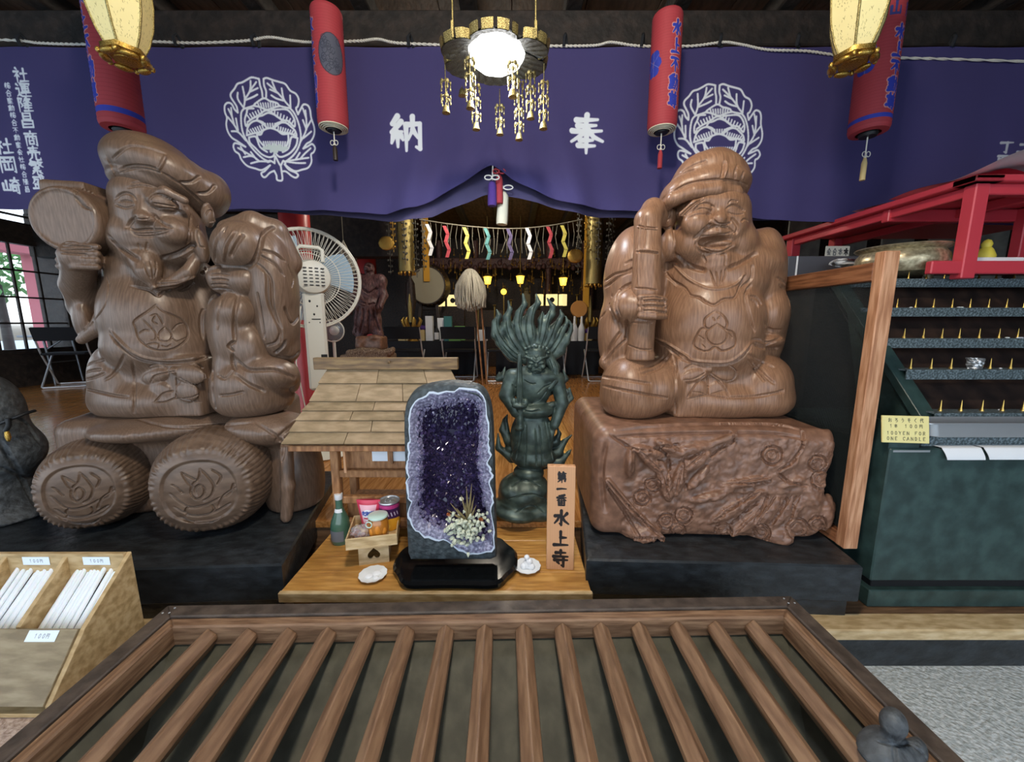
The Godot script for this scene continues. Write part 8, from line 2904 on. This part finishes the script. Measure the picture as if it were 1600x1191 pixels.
# ---------------------------------------------------------------- tall white fan and the small stand fan
func build_fan():
	var c := at(484, 436, 2.55)
	var ax := Vector3(-0.55, 0.02, -0.83).normalized()                # the way it blows
	var x := Vector3.UP.cross(ax).normalized()
	var y := ax.cross(x)
	var bs := Basis(x, y, ax)
	var foot := on(486, 650, 0.0)
	var t := base("standing_fan", Vector3(c.x, 0, c.z), "tall white standing fan with round wire guard, seen from behind", "fan")
	var r := 0.31
	for side in [1.0, -1.0]:
		var m := MB.new()
		for k in 72:
			var a := TAU * k / 72
			var d := x * cos(a) + y * sin(a)
			m.tube([c + d * 0.05 + ax * side * 0.075, c + d * r * 0.5 + ax * side * 0.07, c + d * r * 0.85 + ax * side * 0.045, c + d * r], 0.0016, 4, false)
		for rr in [0.05, 0.55, 0.97]:
			var ring := PackedVector3Array()
			var zz: float = 0.075 if rr < 0.1 else (0.068 if rr < 0.6 else 0.012)
			for i in 41: ring.append(c + (x * cos(TAU * i / 40) + y * sin(TAU * i / 40)) * (r * rr) + ax * side * zz)
			m.tube(ring, 0.003, 5, false)
		part(t, "wire_guard", m, M("white_wire"))
	var m := MB.new()
	var rim := PackedVector3Array()
	for i in 49: rim.append(c + (x * cos(TAU * i / 48) + y * sin(TAU * i / 48)) * r)
	m.tube(rim, 0.009, 8, false)
	part(t, "guard_rim", m, M("white_plastic"))
	for k in 3:
		m = MB.new()
		var a0 := TAU * k / 3 + 0.5
		m.sheet(12, 8, func(u: float, w: float) -> Vector3:
			var rr := lerpf(0.05, 0.27, u)
			var spread := 1.5 * (1.0 - 0.35 * u)
			var a := a0 + (w - 0.5) * spread + 0.35 * u
			return c + (x * cos(a) + y * sin(a)) * rr + ax * (0.03 * (w - 0.5)), 0.002)
		part(t, "blade", m, M("fan_blade"))
	m = MB.new()
	m.lathe(Transform3D(Basis(x, -ax, y), c + ax * 0.02), PackedVector2Array([Vector2(0, -0.03), Vector2(0.05, -0.03), Vector2(0.06, 0.05), Vector2(0.105, 0.07), Vector2(0.11, 0.13), Vector2(0.095, 0.2), Vector2(0.06, 0.215), Vector2(0, 0.22)]), 28)
	var motor := part(t, "motor_housing", m, M("white_plastic"))
	m = MB.new()
	var rear := c - ax * 0.196
	for gy in 6:
		for gx in 4:
			m.box(rear + x * (-0.05 + gx * 0.032) + y * (-0.05 + gy * 0.02) - ax * 0.003, Vector3(0.02, 0.006, 0.006), bs, 0.001)
	part(motor, "vent_slots", m, M("black"))
	m = MB.new()
	var hp := c - ax * 0.1 + Vector3(0, 0.1, 0)
	m.tube([hp - x * 0.07, hp - x * 0.07 + Vector3(0, 0.07, 0), hp - x * 0.05 + Vector3(0, 0.085, 0), hp + x * 0.05 + Vector3(0, 0.085, 0), hp + x * 0.07 + Vector3(0, 0.07, 0), hp + x * 0.07], 0.012, 8)
	part(motor, "handle", m, M("white_plastic"))
	var px := c - ax * 0.12
	m = MB.new()
	m.box(Vector3(px.x, 0.73, px.z), Vector3(0.12, 0.62, 0.07), Basis(Vector3.UP, 0.35), 0.015)
	var column := part(t, "control_column", m, M("white_plastic"))
	m = MB.new()
	var fb := Basis(Vector3.UP, 0.35)
	for s in [[-0.02, 0.25, 0.008], [0.02, 0.22, 0.006], [0.0, 0.17, 0.007], [-0.03, 0.12, 0.004], [0.03, 0.12, 0.004], [0.0, -0.26, 0.006]]:
		m.ball(Vector3(px.x, 0.73, px.z) + fb * Vector3(s[0], s[1], 0.035), Vector3(s[2], s[2], 0.003))
	m.box(Vector3(px.x, 0.73, px.z) + fb * Vector3(0.01, 0.14, 0.036), Vector3(0.05, 0.006, 0.003), fb, 0.0005)
	m.box(Vector3(px.x, 0.73, px.z) + fb * Vector3(0.04, -0.12, 0.036), Vector3(0.035, 0.08, 0.003), fb, 0.0005)
	part(column, "buttons", m, M("black"))
	m = MB.new()
	m.rod(Vector3(px.x, 0.43, px.z), Vector3(px.x, 0.03, px.z), 0.017)
	m.lathe(Transform3D(Basis(), Vector3(px.x, 0, px.z)), PackedVector2Array([Vector2(0.03, 0.36), Vector2(0.034, 0.33), Vector2(0.034, 0.26), Vector2(0.027, 0.25), Vector2(0.027, 0.1), Vector2(0.02, 0.09)]), 18)
	part(t, "pole", m, M("white_plastic"))
	m = MB.new()
	m.lathe(Transform3D(Basis(), Vector3(px.x, 0, px.z)), PackedVector2Array([Vector2(0.19, 0.0), Vector2(0.2, 0.01), Vector2(0.17, 0.03), Vector2(0.03, 0.05), Vector2(0, 0.05)]), 32)
	part(t, "foot_disc", m, M("white_plastic"))
	m = MB.new()
	m.tube([Vector3(px.x - 0.07, 0.95, px.z + 0.03), Vector3(px.x - 0.11, 0.6, px.z + 0.06), Vector3(px.x - 0.08, 0.3, px.z + 0.05), Vector3(px.x - 0.12, 0.0, px.z + 0.1)], 0.004, 6)
	part(t, "power_cord", m, M("white_plastic"))
	# small stand fan
	var s := at(520, 517, 3.6)
	var sf := base("small_fan", Vector3(s.x, 0, s.z), "small white fan on a thin stem, right of the tall fan's column", "fan")
	m = MB.new()
	var f2 := Transform3D(Basis(Vector3.UP, 0.1) * Basis(Vector3.RIGHT, PI / 2), s)
	m.lathe(f2, PackedVector2Array([Vector2(0, 0.035), Vector2(0.05, 0.032), Vector2(0.09, 0.015), Vector2(0.1, 0)]), 32)
	part(sf, "clear_guard", m, M("fan_clear"))
	m = MB.new()
	var ring := PackedVector3Array()
	for i in 33: ring.append(f2 * Vector3(cos(TAU * i / 32) * 0.1, 0, sin(TAU * i / 32) * 0.1))
	m.tube(ring, 0.006, 8, false)
	m.ball(s - Vector3(0, 0, 0.03), Vector3(0.045, 0.045, 0.04))
	part(sf, "rim", m, M("white_plastic"))
	m = MB.new()
	m.rod(s + Vector3(-0.01, -0.09, -0.03), Vector3(s.x - 0.01, 0.02, s.z - 0.03), 0.014)
	m.lathe(Transform3D(Basis(), Vector3(s.x - 0.01, 0, s.z - 0.03)), PackedVector2Array([Vector2(0.13, 0.0), Vector2(0.12, 0.015), Vector2(0.03, 0.03), Vector2(0, 0.03)]), 24)
	part(sf, "stem", m, M("white_plastic"))

# ---------------------------------------------------------------- candle box
const NTH := ["first", "second", "third", "fourth", "fifth", "sixth", "seventh", "eighth", "ninth", "tenth", "eleventh", "twelfth", "thirteenth", "fourteenth", "fifteenth"]
func build_candle_box():
	var x1 := -1.07
	var w := 0.168
	var th := 0.012
	var t := base("candle_box", Vector3(-1.3, -0.15, -0.88), "sloping plywood candle box with open compartments and price labels", "box")
	var outline := [Vector2(0.995, 0.213), Vector2(0.858, 0.092), Vector2(0.765, -0.03), Vector2(0.765, -0.05), Vector2(1.0, -0.05)]
	var yz := Basis(Vector3(0, 0, -1), Vector3.UP, Vector3.RIGHT)
	for k in 5:
		var m := MB.new()
		var x := x1 - w * k
		var o := PackedVector2Array()
		if k == 0 or k == 4:
			for q in outline: o.append(q)
		else:
			for q in [Vector2(0.983, 0.205), Vector2(0.862, 0.092), Vector2(0.862, -0.03), Vector2(0.983, -0.03)]: o.append(q)
		m.prism(o, Transform3D(yz, Vector3(x, 0, 0)), th, 0.001)
		part(t, "side_panel" if k == 0 or k == 4 else "divider", m, M("plywood"))
	var m := MB.new()
	m.slab(Vector3(x1 - 4 * w, -0.05, -0.995), Vector3(x1 - th, 0.213, -0.983), 0.001)
	part(t, "back_panel", m, M("plywood"))
	m = MB.new()
	var fn := Basis(Vector3.RIGHT, atan2(0.093, 0.122))
	m.box(Vector3((x1 * 2 - 4 * w) / 2 - 0.006, 0.031, -0.8115), Vector3(4 * w - 0.012, 0.152, 0.01), Basis(Vector3.RIGHT, -0.645), 0.001)
	part(t, "front_panel", m, M("plywood_dark"))
	m = MB.new()
	m.slab(Vector3(x1 - 4 * w, -0.06, -0.99), Vector3(x1 - th, -0.05, -0.765), 0.001)
	part(t, "floor_board", m, M("plywood"))
	m = MB.new()
	m.flat([Vector3(x1 - 4 * w, 0.02, -0.86), Vector3(x1, 0.02, -0.86), Vector3(x1, 0.13, -0.975), Vector3(x1 - 4 * w, 0.13, -0.975)], Vector3(0, 1, 0.7))
	m.flat([Vector3(x1 - 4 * w, 0.015, -0.86), Vector3(x1, 0.015, -0.86), Vector3(x1, 0.125, -0.975), Vector3(x1 - 4 * w, 0.125, -0.975)], Vector3(0, -1, -0.7))
	part(t, "sloping_bed", m, M("soot_brown"))
	var pic := Pic.new(128, 44, hexc("e4edf5"))
	for i in 4: glyph(pic, "100円"[i], Vector2(38 + i * 17, 22), Vector2(14, 20), 1.2, hexc("8a9098"))
	var pm := print_mat("label_print", pic)
	for s in [[0, x1 - w * 0.5 - 0.004, 0.193, -0.9825, 0.0], [1, x1 - w * 1.5 - 0.004, 0.193, -0.9825, 0.0], [2, x1 - 0.092, 0.082, -0.8435, -0.645]]:
		var b := Basis(Vector3.RIGHT, s[4])
		var c := Vector3(s[1], s[2], s[3])
		if s[0] == 2: c = Vector3(s[1], 0.031, -0.8115) + b * Vector3(0, 0.061, 0.0056)
		m = MB.new()
		plate(m, c + b.z * 0.0006, Vector2(0.075, 0.024), b)
		part(t, "price_label", m, pm, "white 100 yen label")
	# candles lying against the slope, fourteen to a compartment
	var proto: Node3D = null
	for comp in 3:
		for k in 15:
			var x := x1 - th - 0.012 - comp * w - k * (w - th - 0.024) / 14.0
			var off := rng.randf_range(-0.012, 0.014)
			var row := 0.008 * (k % 2)
			var a := Vector3(x, 0.046 + row, -0.872)
			var lab: String = "white candle in the %s compartment of the plywood box, %s from its right side" % [["right", "middle", "left"][comp], NTH[k]]
			var grp: String = ["candles in the right compartment", "candles in the middle compartment", "candles in the left compartment"][comp]
			var tilt := deg_to_rad(-46.0 + rng.randf_range(-1.5, 1.5))
			if proto == null:
				proto = base("candle", Vector3.ZERO, lab, "candle", grp)
				m = MB.new()
				m.lathe(Transform3D(), PackedVector2Array([Vector2(0, 0), Vector2(0.0052, 0), Vector2(0.0058, 0.16), Vector2(0.004, 0.166), Vector2(0, 0.168)]), 12)
				part(proto, "wax", m, M("candle_wax"))
				m = MB.new()
				m.rod(Vector3(0, 0.166, 0), Vector3(0.0015, 0.18, 0), 0.0012, -1, 5)
				part(proto, "wick", m, M("cream_cloth"))
				proto.position = a + Vector3(0, off * 0.7, -off * 0.7)
				proto.rotation.x = tilt
			else:
				var c := copy_of(proto, a + Vector3(0, off * 0.7, -off * 0.7), 0.0, lab, grp)
				c.rotation.x = tilt
	m = MB.new()
	m.slab(Vector3(-2.2, -0.3, -0.98), Vector3(-1.0, -0.062, -0.66), 0.012)
	one("box_shelf", m, M("stone_pink"), "pale pinkish stone ledge under the candle box", "ledge")

# ---------------------------------------------------------------- slatted offering box
func build_offering_box():
	var bl := on(262, 946, 0.06)
	var br := on(1236, 931, 0.06)
	var ux := (br - bl).normalized()
	var uz := ux.cross(Vector3.UP).normalized()
	var b := Basis(ux, Vector3.UP, uz)
	var w := (br - bl).length()
	var dep := 1.0
	var t := base("offering_box", bl + ux * w * 0.5 + uz * dep * 0.5 + Vector3(0, -0.36, 0), "wide wooden temple offering box with fifteen peaked slats across its top", "offering box")
	var o := bl
	var loc := func(x: float, y: float, z: float) -> Vector3: return o + ux * x + Vector3(0, y, 0) + uz * z
	# dark outer rim, mitred at the corners
	var rw := 0.042
	for k in 4:
		var m := MB.new()
		var outer = [[0, 0, w, 0], [w, 0, w, dep], [w, dep, 0, dep], [0, dep, 0, 0]][k]
		var inner = [[rw, rw, w - rw, rw], [w - rw, rw, w - rw, dep - rw], [w - rw, dep - rw, rw, dep - rw], [rw, dep - rw, rw, rw]][k]
		var q := PackedVector2Array([Vector2(outer[0], -outer[1]), Vector2(outer[2], -outer[3]), Vector2(inner[2], -inner[3]), Vector2(inner[0], -inner[1])])
		m.prism(q, Transform3D(b * Basis(Vector3.RIGHT, Vector3(0, 0, -1), Vector3.UP), o), 0.05, 0.003)
		part(t, "rim_board", m, M("box_dark"))
	# lighter inner frame
	var iw := 0.03
	for k in 4:
		var m := MB.new()
		var a := rw
		var c := rw + iw
		var outer = [[a, a, w - a, a], [w - a, a, w - a, dep - a], [w - a, dep - a, a, dep - a], [a, dep - a, a, a]][k]
		var inner = [[c, c, w - c, c], [w - c, c, w - c, dep - c], [w - c, dep - c, c, dep - c], [c, dep - c, c, c]][k]
		var q := PackedVector2Array([Vector2(outer[0], -outer[1]), Vector2(outer[2], -outer[3]), Vector2(inner[2], -inner[3]), Vector2(inner[0], -inner[1])])
		m.prism(q, Transform3D(b * Basis(Vector3.RIGHT, Vector3(0, 0, -1), Vector3.UP), o + Vector3(0, -0.006, 0)), 0.058, 0.004)
		part(t, "inner_rail", m, M("box_rail_across" if k % 2 == 0 else "box_rail"))
	# fifteen slats, peaked on top
	var n := 15
	for i in n:
		var m := MB.new()
		var x := 0.165 + (w - 0.165 - 0.158) * i / (n - 1.0)
		var prof := PackedVector2Array([Vector2(-0.0225, -0.026), Vector2(-0.0205, -0.016), Vector2(-0.002, 0.0), Vector2(0.002, 0.0), Vector2(0.0205, -0.016), Vector2(0.0225, -0.026), Vector2(0.008, -0.055), Vector2(-0.008, -0.055)])
		m.prism(prof, Transform3D(Basis(-ux, Vector3.UP, -uz), loc.call(x, -0.014, 0.072)), dep - 0.144, 0.0015)
		part(t, "slat", m, M("box_rail"))
	# chute boards under the slats
	var m := MB.new()
	m.flat([loc.call(0.05, -0.058, 0.05), loc.call(w - 0.05, -0.058, 0.05), loc.call(w - 0.25, -0.26, 0.5), loc.call(0.25, -0.26, 0.5)], Vector3(0, 1, 0.3))
	m.flat([loc.call(0.05, -0.058, dep - 0.05), loc.call(w - 0.05, -0.058, dep - 0.05), loc.call(w - 0.25, -0.26, 0.56), loc.call(0.25, -0.26, 0.56)], Vector3(0, 1, -0.3))
	m.flat([loc.call(0.05, -0.058, 0.05), loc.call(0.25, -0.26, 0.5), loc.call(0.25, -0.26, 0.56), loc.call(0.05, -0.058, dep - 0.05)], Vector3(1, 1, 0))
	m.flat([loc.call(w - 0.05, -0.058, 0.05), loc.call(w - 0.25, -0.26, 0.5), loc.call(w - 0.25, -0.26, 0.56), loc.call(w - 0.05, -0.058, dep - 0.05)], Vector3(-1, 1, 0))
	m.flat([loc.call(0.25, -0.3, 0.5), loc.call(w - 0.25, -0.3, 0.5), loc.call(w - 0.25, -0.3, 0.56), loc.call(0.25, -0.3, 0.56)], Vector3.UP)
	part(t, "chute", m, M("chute"))
	for k in 4:
		m = MB.new()
		var z: float = 0.02 if k == 0 else dep - 0.02
		if k < 2: m.box(loc.call(w / 2, -0.205, z), Vector3(w - 0.04, 0.31, 0.03), b, 0.004)
		else: m.box(loc.call(0.035 if k == 2 else w - 0.035, -0.205, dep / 2), Vector3(0.03, 0.31, dep - 0.07), b, 0.004)
		part(t, "side_board", m, M("box_dark"))
	m = MB.new()
	for s in [[0.012, 0.03], [0.03, 0.012], [0.03, 0.03]]:
		for x in [0.0, w]:
			m.ball(loc.call(absf(x - s[0]), 0.001, s[1]), Vector3(0.003, 0.0015, 0.003), Basis(), 8)
	part(t, "corner_screws", m, M("steel"))
	# dark floor inside, so that nothing shines through
	m = MB.new()
	m.box(loc.call(w / 2, -0.35, dep / 2), Vector3(w - 0.06, 0.02, dep - 0.06), b, 0.002)
	part(t, "bottom_board", m, M("box_dark"))
	# grey figure on the right rim, cut by the picture's lower edge
	var gp := on(1398, 1222, 0.06)
	var gf := base("grey_ornament", gp, "small grey rounded stone figure on the offering box's right rim at the bottom edge", "ornament")
	var gc := Carve.new()
	ells(gc, [[1396, 1130, 0.60, 26, 22, 22, 0, 0.01], [1385, 1180, 0.60, 52, 34, 40, 0, 0.02], [1430, 1185, 0.60, 24, 30, 30, 0, 0.02], [1350, 1195, 0.60, 24, 30, 30, 0, 0.02]])
	gc.box(Vector3(gp.x, 0.06 - 0.3, gp.z), Vector3(0.6, 0.3, 0.6), Basis(), 0.003, true)
	carved(gc, 0.006, [[4, 3, "1370 1158 1400 1165 1425 1160"], [5, 3, "1395 1150 1398 1175 1400 1195"], [4, 3, "1420 1160 1445 1180 1450 1200"]], gf, "body", "grey_stone")
